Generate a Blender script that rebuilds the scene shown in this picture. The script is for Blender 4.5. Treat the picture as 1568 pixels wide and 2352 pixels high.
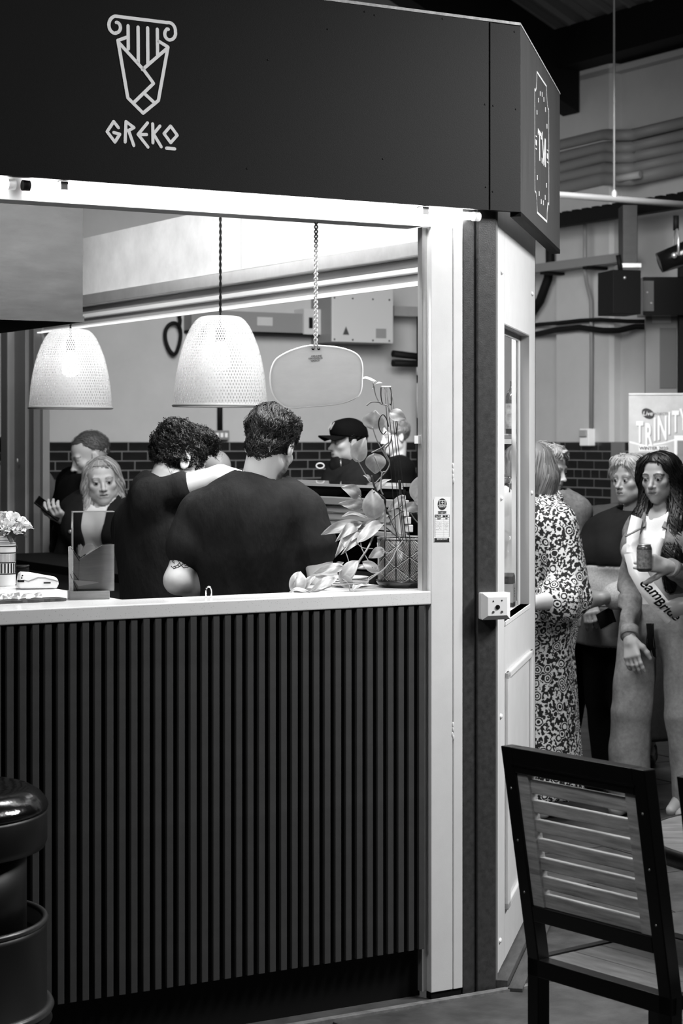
import bpy, bmesh, math, random
import numpy as np
from mathutils import Vector, Matrix

random.seed(7); np.random.seed(7)
for _o in list(bpy.data.objects): bpy.data.objects.remove(_o)
SC = bpy.context.scene
COL = SC.collection
R = math.radians

# ------------------------------------------------------------ camera
CAMH = 1.6; FPX = 4573.0; CU = 784.0; CVH = 1015.0
cam = bpy.data.cameras.new('camera'); camo = bpy.data.objects.new('camera', cam); COL.objects.link(camo)
camo.location = (0, 0, CAMH); camo.rotation_euler = (R(90), 0, 0)
cam.sensor_fit = 'VERTICAL'; cam.sensor_height = 36.0; cam.lens = 36.0 * FPX / 2352.0
cam.shift_y = -(1176.0 - CVH) / 2352.0
cam.clip_start = 0.1; cam.clip_end = 200
cam.dof.use_dof = True; cam.dof.focus_distance = 5.9; cam.dof.aperture_fstop = 8.0
SC.camera = camo

# ------------------------------------------------------------ world, exposure
world = bpy.data.worlds.new('world'); SC.world = world; world.use_nodes = True
wb = world.node_tree.nodes['Background']; wb.inputs[0].default_value = (1, 1, 1, 1); wb.inputs[1].default_value = 0.006
vs = SC.view_settings
vs.view_transform = 'Standard'; vs.look = 'None'; vs.gamma = 1.0; vs.use_curve_mapping = False; vs.exposure = 0.0

def lamp(name, kind, loc, power, size=0.5, sizey=None, aim=None, spot=None, blend=0.5, spread=None):
    l = bpy.data.lights.new(name, kind); o = bpy.data.objects.new(name, l); COL.objects.link(o)
    l.energy = power; o.location = loc
    if kind == 'AREA':
        l.size = size
        if sizey: l.shape = 'RECTANGLE'; l.size_y = sizey
        if spread: l.spread = spread
    elif kind == 'SPOT':
        l.spot_size = spot; l.spot_blend = blend; l.shadow_soft_size = size
    else: l.shadow_soft_size = size
    if aim is not None:
        o.rotation_euler = (Vector(aim) - Vector(loc)).to_track_quat('-Z', 'Y').to_euler()
    return o

# stall frame: x along the service front, y into the stall, z up
ANG = math.atan2(0.505, 0.863)
MS = Matrix.Translation((0.27, 5.716, 0)) @ Matrix.Rotation(ANG, 4, 'Z')
# chamfered corner frame: x along the corner face going away, y = into the stall
MC = Matrix.Translation((0.46, 5.86, 0)) @ Matrix.Rotation(math.atan2(0.979, 0.2045), 4, 'Z')
def S(a, b, z): return MS @ Vector((a, b, z))

# hall luminaires (out of frame, under the roof), then two added fill lights
lamp('hall_light_queue', 'AREA', (0.5, 7.6, 4.4), 150, 1.4, aim=(1.0, 8.8, 0.8))
lamp('hall_light_wall', 'AREA', (-0.3, 11.6, 3.3), 62, 2.0, aim=(0.0, 17.0, 1.1), spread=R(88))
lamp('hall_light_wall_east', 'AREA', (1.6, 11.6, 3.3), 23, 1.2, aim=(2.3, 16.3, 1.2), spread=R(80))
lamp('hall_light_corner', 'AREA', (2.6, 5.5, 3.2), 38, 0.6, aim=(0.4, 6.0, 1.3), spread=R(98))
lamp('hall_light_seating', 'AREA', (2.7, 4.3, 4.0), 24, 0.8, aim=(1.15, 4.8, 0), spread=R(80))
lamp('emblem_fill_light', 'AREA', (-2.6, 1.2, 4.6), 10, 0.6, aim=(-0.55, 5.1, 2.62), spread=R(44))  # added fill to brighten the fascia emblem, no known fitting there
lamp('chair_fill_light', 'AREA', (-0.6, 2.6, 3.2), 0.8, 0.3, aim=(0.62, 4.4, 0.75), spread=R(30))  # added weak fill for the chair backs, not an existing downlight
# batten lamps inside the stall, above the opening and over the customer counter
lamp('stall_batten_front', 'AREA', S(-0.25, 0.22, 2.5), 38, 1.0, 0.08, aim=S(-0.2, 0.9, 1.1))
lamp('stall_batten_back', 'AREA', S(0.2, 2.9, 2.62), 20, 3.4, 0.06, aim=S(0.88, 3.0, 2.45))
# ------------------------------------------------------------ materials
def lin(sv): 
    c = max(0.0, sv) / 255.0
    return c / 12.92 if c <= 0.04045 else ((c + 0.055) / 1.055) ** 2.4
MATS = {}
def G(name, sv, rough=0.5, metal=0.0, spec=0.5, bump=None, var=None, emit=None, trans=0.0, alpha=1.0, attr=None, stretch=None, coat=0.0, sub=0.0):
    """grey procedural material. bump=(scale,strength,dist) var=(scale,low,high multipliers) attr=name of a float attribute that multiplies the tone"""
    if name in MATS: return MATS[name]
    m = bpy.data.materials.new(name); m.use_nodes = True; nt = m.node_tree; N = nt.nodes; L = nt.links
    p = N['Principled BSDF']; g = lin(sv)
    p.inputs['Base Color'].default_value = (g, g, g, 1); p.inputs['Roughness'].default_value = rough
    p.inputs['Metallic'].default_value = metal; p.inputs['Specular IOR Level'].default_value = spec
    p.inputs['Coat Weight'].default_value = coat
    if trans: p.inputs['Transmission Weight'].default_value = trans
    if sub:
        p.inputs['Subsurface Weight'].default_value = sub; p.inputs['Subsurface Radius'].default_value = (0.01, 0.01, 0.01); p.inputs['Subsurface Scale'].default_value = 0.5
    if alpha < 1: p.inputs['Alpha'].default_value = alpha
    if emit:
        p.inputs['Emission Color'].default_value = (1, 1, 1, 1); p.inputs['Emission Strength'].default_value = emit
    tc = N.new('ShaderNodeTexCoord'); co = tc.outputs['Object']
    if stretch:
        mp = N.new('ShaderNodeMapping'); mp.inputs['Scale'].default_value = stretch; L.new(co, mp.inputs[0]); co = mp.outputs[0]
    col = None
    if var:
        nz = N.new('ShaderNodeTexNoise'); nz.inputs['Scale'].default_value = var[0]; nz.inputs['Detail'].default_value = 6; nz.inputs['Roughness'].default_value = 0.65
        L.new(co, nz.inputs['Vector'])
        mr = N.new('ShaderNodeMapRange'); mr.inputs[1].default_value = 0.3; mr.inputs[2].default_value = 0.7
        mr.inputs[3].default_value = var[1] * g; mr.inputs[4].default_value = var[2] * g
        L.new(nz.outputs['Fac'], mr.inputs[0]); col = mr.outputs[0]
    if attr:
        at = N.new('ShaderNodeAttribute'); at.attribute_name = attr
        mu = N.new('ShaderNodeMath'); mu.operation = 'MULTIPLY'
        L.new(at.outputs['Fac'], mu.inputs[0])
        if col is not None: L.new(col, mu.inputs[1])
        else: mu.inputs[1].default_value = g
        col = mu.outputs[0]
    if col is not None: L.new(col, p.inputs['Base Color'])
    if bump:
        nb = N.new('ShaderNodeTexNoise'); nb.inputs['Scale'].default_value = bump[0]; nb.inputs['Detail'].default_value = 5
        L.new(co, nb.inputs['Vector'])
        bp = N.new('ShaderNodeBump'); bp.inputs['Strength'].default_value = bump[1]; bp.inputs['Distance'].default_value = bump[2]
        L.new(nb.outputs['Fac'], bp.inputs['Height']); L.new(bp.outputs[0], p.inputs['Normal'])
    MATS[name] = m
    return m
def glass(name, tone=0.92, rough=0.02, refl=1.0):
    """thin clear sheet: mostly straight through plus a fresnel reflection"""
    if name in MATS: return MATS[name]
    m = bpy.data.materials.new(name); m.use_nodes = True; nt = m.node_tree; N = nt.nodes; L = nt.links
    N.remove(N['Principled BSDF']); out = N['Material Output']
    t = N.new('ShaderNodeBsdfTransparent'); t.inputs[0].default_value = (tone, tone, tone, 1)
    gl = N.new('ShaderNodeBsdfGlossy'); gl.inputs['Roughness'].default_value = rough
    fr = N.new('ShaderNodeFresnel'); fr.inputs[0].default_value = 1.45
    mu = N.new('ShaderNodeMath'); mu.operation = 'MULTIPLY'; mu.inputs[1].default_value = refl; L.new(fr.outputs[0], mu.inputs[0])
    mx = N.new('ShaderNodeMixShader'); L.new(mu.outputs[0], mx.inputs[0]); L.new(t.outputs[0], mx.inputs[1]); L.new(gl.outputs[0], mx.inputs[2])
    L.new(mx.outputs[0], out.inputs[0]); MATS[name] = m
    return m
def emis(name, strength):
    m = bpy.data.materials.new(name); m.use_nodes = True; nt = m.node_tree; N = nt.nodes
    N.remove(N['Principled BSDF']); e = N.new('ShaderNodeEmission'); e.inputs[1].default_value = strength
    nt.links.new(e.outputs[0], N['Material Output'].inputs[0]); return m

# ------------------------------------------------------------ mesh building
class MB:
    def __init__(s): s.v = []; s.f = []; s.n = 0; s.sm = []
    def add(s, V, F, smooth=False, M=None):
        V = np.asarray(V, float).reshape(-1, 3)
        if M is not None:
            A = np.array(M); V = V @ A[:3, :3].T + A[:3, 3]
        s.v.append(V); s.f += [tuple(int(i) + s.n for i in f) for f in F]; s.sm += [smooth] * len(F); s.n += len(V)
        return s
    def box(s, x0, x1, y0, y1, z0, z1, M=None):
        V = [(x, y, z) for x in (x0, x1) for y in (y0, y1) for z in (z0, z1)]
        F = [(0, 1, 3, 2), (4, 6, 7, 5), (0, 4, 5, 1), (2, 3, 7, 6), (0, 2, 6, 4), (1, 5, 7, 3)]
        return s.add(V, F, False, M)
    def tube(s, path, r, n=8, caps=True, smooth=True, M=None, closed=False):
        P = np.asarray(path, float); k = len(P); rr = np.broadcast_to(np.asarray(r, float), (k,))
        T = np.gradient(P, axis=0) if not closed else (np.roll(P, -1, 0) - np.roll(P, 1, 0))
        T /= np.linalg.norm(T, axis=1)[:, None] + 1e-12
        u = np.cross(T[0], (0, 0, 1) if abs(T[0][2]) < 0.9 else (1, 0, 0)); u /= np.linalg.norm(u)
        V = []; th = np.arange(n) * 2 * np.pi / n
        for i in range(k):
            u = u - T[i] * u.dot(T[i]); u /= np.linalg.norm(u) + 1e-12; w = np.cross(T[i], u)
            V.append(P[i] + rr[i] * (np.cos(th)[:, None] * u + np.sin(th)[:, None] * w))
        F = []
        for i in range(k if closed else k - 1):
            j = (i + 1) % k
            for a in range(n):
                b = (a + 1) % n; F.append((i * n + a, i * n + b, j * n + b, j * n + a))
        s.add(np.concatenate(V), F, smooth, M)
        if caps and not closed:
            o = s.n - k * n
            s.f += [tuple(o + a for a in range(n))[::-1], tuple(o + (k - 1) * n + a for a in range(n))]; s.sm += [False, False]
        return s
    def lathe(s, prof, n=32, smooth=True, M=None, cap=True):
        V = []; F = []; k = len(prof); th = np.arange(n) * 2 * np.pi / n
        for r, z in prof: V += [(r * math.cos(t), r * math.sin(t), z) for t in th]
        for i in range(k - 1):
            for a in range(n):
                b = (a + 1) % n; F.append((i * n + a, i * n + b, (i + 1) * n + b, (i + 1) * n + a))
        s.add(V, F, smooth, M)
        if cap:
            o = s.n - k * n
            if prof[0][0] > 1e-4: s.f.append(tuple(o + a for a in range(n))[::-1]); s.sm.append(False)
            if prof[-1][0] > 1e-4: s.f.append(tuple(o + (k - 1) * n + a for a in range(n))); s.sm.append(False)
        return s
    def prism(s, poly, y0, y1, M=None, smooth=False):
        """polygon in local x,z pushed from y0 to y1"""
        n = len(poly); V = [(x, y0, z) for x, z in poly] + [(x, y1, z) for x, z in poly]
        F = [tuple(range(n)), tuple(range(2 * n - 1, n - 1, -1))] + [(i, i + n, (i + 1) % n + n, (i + 1) % n) for i in range(n)]
        return s.add(V, F, smooth, M)
    def ball(s, c, r, nu=16, nv=10, M=None):
        r = np.broadcast_to(np.asarray(r, float), (3,)); V = []; F = []
        for j in range(nv + 1):
            ph = math.pi * j / nv
            for i in range(nu):
                t = 2 * math.pi * i / nu
                V.append((c[0] + r[0] * math.sin(ph) * math.cos(t), c[1] + r[1] * math.sin(ph) * math.sin(t), c[2] + r[2] * math.cos(ph)))
        for j in range(nv):
            for i in range(nu):
                k = (i + 1) % nu; F.append((j * nu + i, (j + 1) * nu + i, (j + 1) * nu + k, j * nu + k))
        return s.add(V, F, True, M)
    def stroke(s, pts, w, y0, y1, M=None, caps=True, closed=False):
        """line of width w in the local x,z plane"""
        P = [np.array(p, float) for p in pts]
        seg = list(zip(P[:-1], P[1:])) + ([(P[-1], P[0])] if closed else [])
        for k_, (a, b) in enumerate(seg):
            d = b - a; l = np.linalg.norm(d)
            if l < 1e-9: continue
            n = np.array((-d[1], d[0])) / l * w / 2
            s.prism([tuple(a + n), tuple(a - n), tuple(b - n), tuple(b + n)], y0 + 4e-5 * (k_ % 5) + 2e-4 * (s.n % 3), y1, M)
        for i, p in enumerate(P):
            if caps or closed or 0 < i < len(P) - 1:
                s.prism([(p[0] + w / 2 * math.cos(t), p[1] + w / 2 * math.sin(t)) for t in np.arange(12) * math.pi / 6], y0 + 6e-4, y1, M)
        return s
    def mesh(s, name, mat=None):
        me = bpy.data.meshes.new(name); V = np.concatenate(s.v) if s.v else np.zeros((0, 3))
        me.from_pydata(V.tolist(), [], s.f); me.update()
        me.polygons.foreach_set('use_smooth', s.sm)
        bm = bmesh.new(); bm.from_mesh(me); bmesh.ops.recalc_face_normals(bm, faces=bm.faces); bm.to_mesh(me); bm.free()
        if mat: me.materials.append(mat)
        return me
def tag(o, label=None, cat=None, group=None, kind=None):
    for k, v in (('label', label), ('category', cat), ('group', group), ('kind', kind)):
        if v: o[k] = v
    return o
def root(name, M, label, cat, group=None, kind=None):
    o = bpy.data.objects.new(name, None); COL.objects.link(o); o.empty_display_size = 0.1
    o.matrix_world = M if isinstance(M, Matrix) else Matrix.Translation(M)
    return tag(o, label, cat, group, kind)
def mk(name, mb, mat, parent=None, M=None, bevel=0.0, label=None, cat=None, group=None, kind=None, seg=2):
    me = mb.mesh(name, mat) if isinstance(mb, MB) else mb
    o = bpy.data.objects.new(name, me); COL.objects.link(o)
    if parent: o.parent = parent
    if M is not None: o.matrix_local = M
    if bevel:
        b = o.modifiers.new('bevel', 'BEVEL'); b.width = bevel; b.segments = seg; b.limit_method = 'ANGLE'; b.angle_limit = R(40); b.harden_normals = False
    return tag(o, label, cat, group, kind)
def copy_tree(o, parent=None):
    c = o.copy(); COL.objects.link(c); c.parent = parent
    for ch in list(o.children): copy_tree(ch, c)
    return c
def W(u, v, Y): return Vector(((u - CU) / FPX * Y, Y, CAMH - (v - CVH) / FPX * Y))
def hit(u, v, M, y=0.0):
    """where the sight line through photo pixel (u, v) meets the plane y of frame M, as local (x, z)"""
    Mi = M.inverted(); o = Mi @ Vector((0, 0, CAMH)); d = Mi.to_3x3() @ (W(u, v, 1.0) - Vector((0, 0, CAMH)))
    t = (y - o.y) / d.y; p = o + d * t
    return (p.x, p.z)
FONT = None
def text_mesh(txt, size, depth=0.0008, align='CENTER', shear=0.0, bold=0.0, space=1.0):
    c = bpy.data.curves.new('lettering', 'FONT'); c.body = txt; c.size = size; c.extrude = depth; c.align_x = align; c.align_y = 'CENTER'
    c.shear = shear; c.offset = bold; c.resolution_u = 3; c.space_character = space
    o = bpy.data.objects.new('lettering_tmp', c); COL.objects.link(o); bpy.context.view_layer.update()
    me = bpy.data.meshes.new_from_object(o.evaluated_get(bpy.context.evaluated_depsgraph_get()))
    bpy.data.objects.remove(o); return me
def lettering(txt, size, mat, parent, M, name='lettering', **kw):
    """flat lettering facing local -y (upright in x,z)"""
    me = text_mesh(txt, size, **kw); me.materials.clear(); me.materials.append(mat)
    return mk(name, me, mat, parent, M @ Matrix.Rotation(R(90), 4, 'X'))
# ============================================================ materials of the place
m_black_board = G('black painted board', 15, 0.62, bump=(420, 0.14, 0.002), var=(3, 0.85, 1.15), spec=0.22)
m_logo = G('pale grey vinyl', 246, 0.5)
m_white = G('white powder coat', 226, 0.38, bump=(400, 0.05, 0.001))
m_whitewear = G('white paint worn', 214, 0.45, bump=(260, 0.12, 0.001), var=(9, 0.94, 1.03))
m_tube = emis('fluorescent tube', 26.0)
m_led = emis('led strip', 1.3)
m_darkpost = G('dark painted steel', 52, 0.36, spec=0.5, bump=(260, 0.2, 0.002), var=(60, 0.75, 1.5))
m_slat = G('charcoal slat', 58, 0.55, bump=(300, 0.15, 0.001), var=(14, 0.85, 1.15), spec=0.4)
m_black = G('black', 9, 0.7, spec=0.2)
m_blackgloss = G('black gloss', 12, 0.2)
m_alu = G('brushed aluminium', 205, 0.34, metal=0.75, var=(12, 0.9, 1.05))
m_grey = G('mid grey paint', 150, 0.5)
m_ply = G('smudged white lining board', 222, 0.42, var=(5, 0.78, 1.06), bump=(60, 0.1, 0.002))
m_steel = G('stainless sheet', 66, 0.46, metal=0.9, var=(6, 0.8, 1.1), bump=(7, 0.08, 0.01), stretch=(1, 1, 3))

# speckled stone worktop
def stone():
    m = G('speckled white stone', 224, 0.16, var=(8, 0.96, 1.03), spec=0.5); nt = m.node_tree; N = nt.nodes; L = nt.links
    p = N['Principled BSDF']; src = p.inputs['Base Color'].links[0].from_socket
    vo = N.new('ShaderNodeTexVoronoi'); vo.inputs['Scale'].default_value = 170
    L.new(N['Texture Coordinate'].outputs['Object'], vo.inputs['Vector'])
    mr = N.new('ShaderNodeMapRange'); mr.inputs[1].default_value = 0.10; mr.inputs[2].default_value = 0.17; mr.inputs[3].default_value = 0.45; mr.inputs[4].default_value = 1.0
    L.new(vo.outputs['Distance'], mr.inputs[0]); mu = N.new('ShaderNodeMath'); mu.operation = 'MULTIPLY'
    L.new(mr.outputs[0], mu.inputs[0]); L.new(src, mu.inputs[1]); L.new(mu.outputs[0], p.inputs['Base Color']); return m
m_stone = stone()

# ============================================================ stall shell
# fascia over the service side
FB = -0.046
fa = root('fascia_sign', MS, 'wide black fascia board with pale column emblem above the tube light', 'sign')
mk('front_board', MB().box(-2.6, 0.153, FB, FB + 0.018, 2.27, 2.815), m_black_board, fa)
mk('end_board', MB().box(0.158, 0.265, FB, FB + 0.018, 2.27, 2.813), m_black_board, fa, bevel=0.001)
mk('top_edge', MB().box(-2.6, 0.265, FB - 0.002, FB + 0.02, 2.815, 2.823), G('worn pale edge', 190, 0.6, var=(40, 0.5, 1.2)), fa)
bb = MB().box(-2.6, 0.25, FB + 0.018, 0.0, 2.30, 2.80)
mk('backing', bb, m_black, fa)
rnd = random.Random(3); sc = MB()
for (u, v) in [(837, 27), (860, 35), (1016, 43), (1113, 240), (1132, 243), (1184, 251), (1181, 73), (1115, 430), (1131, 440), (879, 365), (615, 137), (752, 67), (567, 387)]:
    x, z = hit(u, v, MS, FB); sc.ball((x, FB, z), (0.0028, 0.0015, 0.0028), 8, 6)
sc_o = mk('screw_heads', sc, m_black_board, fa); tag(sc_o, kind='stuff')
# emblem: a column capital over a wrapped shape, traced as flat vinyl
def zl(x, y): return hit(230 + x / 6.92, 20 + y / 6.918, MS, FB)
lw = 0.0088
lg = MB()
def L2(pts, w=lw, caps=True): lg.stroke([zl(*p) for p in pts], w, FB - 0.0016, FB, caps=caps)
def arc(cx, cy, rx, ry, a0, a1, n=16): return [(cx + rx * math.cos(R(a0 + (a1 - a0) * i / n)), cy - ry * math.sin(R(a0 + (a1 - a0) * i / n))) for i in range(n + 1)]
L2([(255, 220)] + arc(252, 300, 68, 83, 80, -90) + arc(245, 257, 108, 137, 270, 92, 20) + [(1060, 222)] + arc(1078, 360, 116, 140, 85, -5, 10) + arc(1110, 390, 86, 105, 0, -90, 8) + arc(1108, 402, 84, 96, 270, 125, 12) + [(1080, 328)])
for x, y0, y1 in ((441, 272, 640), (600, 294, 860), (752, 306, 870), (906, 328, 740)): L2([(x, y0), (x + 4, y1)])
L2([(441, 447), (280, 505), (437, 1418), (680, 1660), (922, 1460), (1075, 610), (906, 505)])
L2([(285, 530), (690, 975), (845, 1188), (540, 1485)]); L2([(1068, 625), (670, 968)]); L2([(700, 1350), (868, 1505)])
mk('emblem', lg, m_logo, fa, label='pale grey outline of a column capital')
gw = 0.0082
def word(letter, strokes):
    mb = MB()
    for st in strokes: mb.stroke([zl(*p) for p in st], gw, FB - 0.0016, FB)
    mk('letter_' + letter, mb, m_logo, fa)
word('g', [[(288, 1893), (212, 1795), (108, 1955), (232, 2120), (310, 1995), (215, 1968)]])
word('r', [[(395, 2118), (408, 1795), (535, 1890), (450, 1935), (532, 2175)], [(408, 1935), (450, 1935)]])
word('e', [[(750, 1815), (600, 1998), (758, 2200)], [(620, 2000), (735, 2000)]])
word('k', [[(832, 1830), (836, 2132)], [(948, 1865), (845, 1990), (968, 2196)]])
word('o', [[(1115, 1865), (1012, 1985), (1118, 2130), (1222, 2012), (1115, 1865)]])
lb = MB(); lb.stroke([zl(1052, 2218), zl(1182, 2228)], 0.0088, FB - 0.0016, FB); mk('letter_underline', lb, m_logo, fa)

# corner panel of the fascia, turned along the chamfer
MT = Matrix.Translation((0.522, 5.81, 0)) @ Matrix.Rotation(math.atan2(0.979, 0.2045), 4, 'Z')
ft = root('corner_sign', MT, 'narrow brushed black corner panel with white monogram in a ticket-shaped outline', 'sign')
m_tm = G('brushed charcoal panel', 72, 0.42, spec=0.6, bump=(40, 0.2, 0.003), var=(5, 0.75, 1.25), stretch=(6, 6, 0.6))
mk('corner_board', MB().box(0, 1.18, 0, 0.02, 2.272, 2.815), m_tm, ft)
mk('lower_edge', MB().box(0, 1.18, -0.001, 0.03, 2.258, 2.272), m_black, ft)
mk('top_edge', MB().box(0, 1.18, -0.002, 0.02, 2.815, 2.821), MATS['worn pale edge'], ft)
m_tmw = G('white vinyl', 236, 0.5)
def tz(x, y): return hit(1200 + x / 5.6, 140 + y / 5.6, MT, 0)
ol = MB()
def L3(pts, w): ol.stroke([tz(*p) for p in pts], w, -0.0015, 0)
L3([(180, 145), (302, 330)], 0.007); L3([(184, 1950), (310, 2070)], 0.007)
L3([(180, 145), (177, 260), (172, 350), (160, 385), (149, 365), (152, 900), (155, 1675), (165, 1690), (178, 1800), (184, 1950)], 0.006)
L3([(302, 330), (305, 440), (312, 560), (322, 615), (330, 620), (332, 1200), (334, 1850), (322, 1830), (312, 1940), (310, 2070)], 0.006)
mk('ticket_outline', ol, m_tmw, ft)
# ring of small letters THE TAPROOM-like marks are unreadable: short vertical ticks as photographed
tk = MB()
for x, y in [(221, 420), (246, 430), (198, 505), (267, 495), (180, 660), (289, 625), (307, 840), (184, 1500), (303, 1600), (207, 1705), (285, 1755), (234, 1810), (261, 1825)]:
    tk.stroke([tz(x, y - 30), tz(x + 1, y + 30)], 0.016, -0.0015, 0, caps=False)
for x, y in [(170, 1050), (316, 1225)]: tk.stroke([tz(x, y - 35), tz(x, y + 35)], 0.035, -0.0015, 0, caps=False)
for x, y in [(170, 970), (170, 1130), (316, 1150), (316, 1305)]: tk.stroke([tz(x - 8, y - 7), tz(x + 8, y + 7)], 0.004, -0.0015, 0, caps=False)
tag(mk('ring_marks', tk, m_tmw, ft), kind='stuff')
for nm, st in (('letter_t', [[(193, 905), (193, 950)], [(193, 890), (238, 960)], [(212, 925), (215, 1285)], [(236, 955), (236, 1010)]]),
               ('letter_m', [[(246, 1250), (246, 1320)], [(248, 965), (268, 1335)], [(284, 1020), (268, 1335)], [(287, 1000), (288, 1365)], [(245, 950), (253, 960)]])):
    mb = MB()
    for s_ in st: mb.stroke([tz(*p) for p in s_], 0.022 if st.index(s_) in (2, 3) or nm == 'letter_m' else 0.012, -0.0015, 0, caps=False)
    mk(nm, mb, m_tmw, ft)

# header over the opening + tubes
hd = root('opening_header', MS, 'white boxed header beam spanning the serving opening beneath the tube light', 'beam')
mk('face_board', MB().box(-2.6, 0.0931, 0.0, 0.012, 2.217, 2.30), m_white, hd)
mk('soffit', MB().box(-2.6, -0.03, 0.012, 0.105, 2.219, 2.235), G('soffit grey', 120, 0.5), hd)
mk('inner_board', MB().box(-2.6, -0.03, 0.09, 0.105, 2.235, 2.33), m_grey, hd)
def tube_light(name, a0, a1, label):
    r = root(name, MS @ Matrix.Translation((0, -0.022, 2.252)), label, 'lamp', 'tube lights below the fascia')
    mk('tube', MB().tube([(a0 + 0.02, 0, 0), (a1 - 0.02, 0, 0)], 0.011, 14), m_tube, r)
    mk('cap', MB().tube([(a1 - 0.02, 0, 0), (a1, 0, 0)], 0.0135, 14), G('tube cap', 235, 0.3, trans=0.2), r, label='pale round end cap')
    mk('cap', MB().tube([(a0, 0, 0), (a0 + 0.02, 0, 0)], 0.0135, 14), m_black, r, label='dark round end cap')
    mk('clip', MB().box(a0 + 0.1, a0 + 0.12, -0.012, 0.022, -0.006, 0.016), m_alu, r)
    mk('clip', MB().box(a1 - 0.2, a1 - 0.18, -0.012, 0.022, -0.006, 0.016), m_alu, r)
    return r
tube_light('tube_light', -1.265, 0.135, 'glowing tube light that ends beside the white pillar')
tube_light('tube_light', -2.7, -1.285, 'glowing tube light reaching in past the dark end clamp')

# white pillar
pl = root('stall_pillar', MS, 'slim white corner pillar with an inspection label stuck on it', 'pillar')
mk('face_strip', MB().box(-0.0149, 0.0585, 0.0, 0.03, 0.02, 2.30), m_whitewear, pl, bevel=0.0015)
mk('edge_strip', MB().box(0.0618, 0.0931, 0.0, 0.03, 0.02, 2.30), m_whitewear, pl, bevel=0.0015)
mk('joint', MB().box(0.0585, 0.0618, 0.006, 0.03, 0.02, 2.29), m_grey, pl)
ch = MB()
for u, v in [(1040, 1070), (1040, 1082), (1040, 1094), (1041, 1104), (1040, 1665), (1040, 1675), (1039, 1688), (1041, 1694)]:
    x, z = hit(u, v, MS, 0); ch.ball((x, 0.001, z), (0.004, 0.003, 0.009), 8, 6)
tag(mk('filler_lumps', ch, m_whitewear, pl), kind='stuff')
mk('foot', MB().box(-0.012, 0.09, 0.004, 0.03, 0.0, 0.02), m_black, pl)
mk('inner_channel', MB().box(-0.032, -0.0149, 0.022, 0.045, 0.02, 2.217), m_alu, pl)
mk('catch', MB().box(-0.04, -0.03, 0.03, 0.05, 1.595, 1.618), m_white, pl)

# dark steel post
dp = root('steel_post', MS, 'dark scuffed steel post carrying the white fire alarm box', 'pillar')
mk('flange', MB().box(0.0965, 0.1395, 0.004, 0.05, 0.0, 2.32), m_darkpost, dp, bevel=0.002)
mk('web_face', MB().box(0.1425, 0.2085, -0.004, 0.05, 0.0, 2.32), m_darkpost, dp, bevel=0.003)
mk('groove', MB().box(0.139, 0.143, 0.012, 0.05, 0.0, 2.32), m_black, dp)
mk('edge_bead', MB().box(0.2085, 0.2165, 0.0, 0.05, 0.0, 2.30), G('grey bead', 120, 0.4), dp)

# white corner panel with a glazed opening (frame MC: x away, y into the stall)
cp = root('corner_screen', MC, 'tall white panelled screen with a narrow window showing bottles', 'panel')
WX0, _ = hit(1158, 1100, MC); WX1, _ = hit(1215, 1100, MC)
_, WZ1 = hit(1158, 744, MC); _, WZ0 = hit(1158, 1428, MC)
PX1 = 1.0
mk('stile', MB().box(0.0, WX0, 0, 0.03, 0.035, 2.35), m_whitewear, cp, bevel=0.0015)
mk('stile', MB().box(WX1, PX1, 0, 0.03, 0.035, 2.35), m_whitewear, cp, bevel=0.0015)
mk('lower_panel', MB().box(WX0, WX1, 0, 0.03, 0.035, WZ0), m_whitewear, cp)
mk('upper_panel', MB().box(WX0, WX1, 0, 0.03, WZ1, 2.35), m_whitewear, cp)
mk('edge_seal', MB().box(PX1, PX1 + 0.012, 0.0, 0.03, 0.02, 2.35), m_black, cp)
mk('sill', MB().box(WX0, WX1, -0.004, 0.05, WZ0 - 0.012, WZ0), m_white, cp)
rv = MB().box(WX1 - 0.002, WX1, 0.0, 0.034, WZ0, WZ1).box(WX0, WX1, 0.0, 0.034, WZ1 - 0.002, WZ1 + 0.002)
mk('reveal', rv, m_grey, cp)
fr = MB().box(WX1 - 0.05, WX1 - 0.002, 0.030, 0.036, WZ0, WZ1).box(WX0, WX1, 0.030, 0.036, WZ1 - 0.02, WZ1).box(WX1 - 0.075, WX1 - 0.065, 0.036, 0.05, WZ0, WZ1)
mk('glazing_bead', fr, m_whitewear, cp)
mk('window_glass', MB().box(WX0, WX1, 0.031, 0.034, WZ0, WZ1), glass('window glass', 0.93, 0.02, 0.12), cp)
bx0, bz0 = hit(1159, 1545, MC); bx1, bz1 = hit(1218, 1488, MC)
_, bzb = hit(1159, 2090, MC)
mo = MB()
for x0, x1, z0, z1 in ((bx0, bx1, bz0 - 0.022, bz0), (bx0, bx1, bzb, bzb + 0.022), (bx0, bx0 + 0.05, bzb, bz0), (bx1 - 0.05, bx1, bzb, bz0)):
    mo.box(x0, x1, -0.012, 0.0, z0, z1)
mk('moulding', mo, m_whitewear, cp, bevel=0.004)
for u, v in [(1151, 625), (1221, 675), (1150, 1144), (1220, 1132), (1149, 1645), (1222, 1568), (1147, 2160)]:
    x, z = hit(u, v, MC); b = MB(); b.ball((x, -0.001, z), (0.016, 0.006, 0.008), 12, 8); mk('bolt_cap', b, m_white, cp)

# timber threshold under the screen
th = root('threshold_strip', MC, 'scuffed dark timber threshold along the foot of the white screen', 'threshold')
m_oldwood = G('worn dark timber', 78, 0.6, var=(25, 0.5, 1.4), bump=(60, 0.4, 0.003), stretch=(0.25, 1, 1))
mk('board', MB().box(-0.04, 1.05, -0.034, 0.01, 0, 0.028), m_oldwood, th, bevel=0.002)
mk('board', MB().box(-0.06, 1.05, -0.08, -0.037, 0, 0.012), m_oldwood, th, bevel=0.002)

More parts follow.
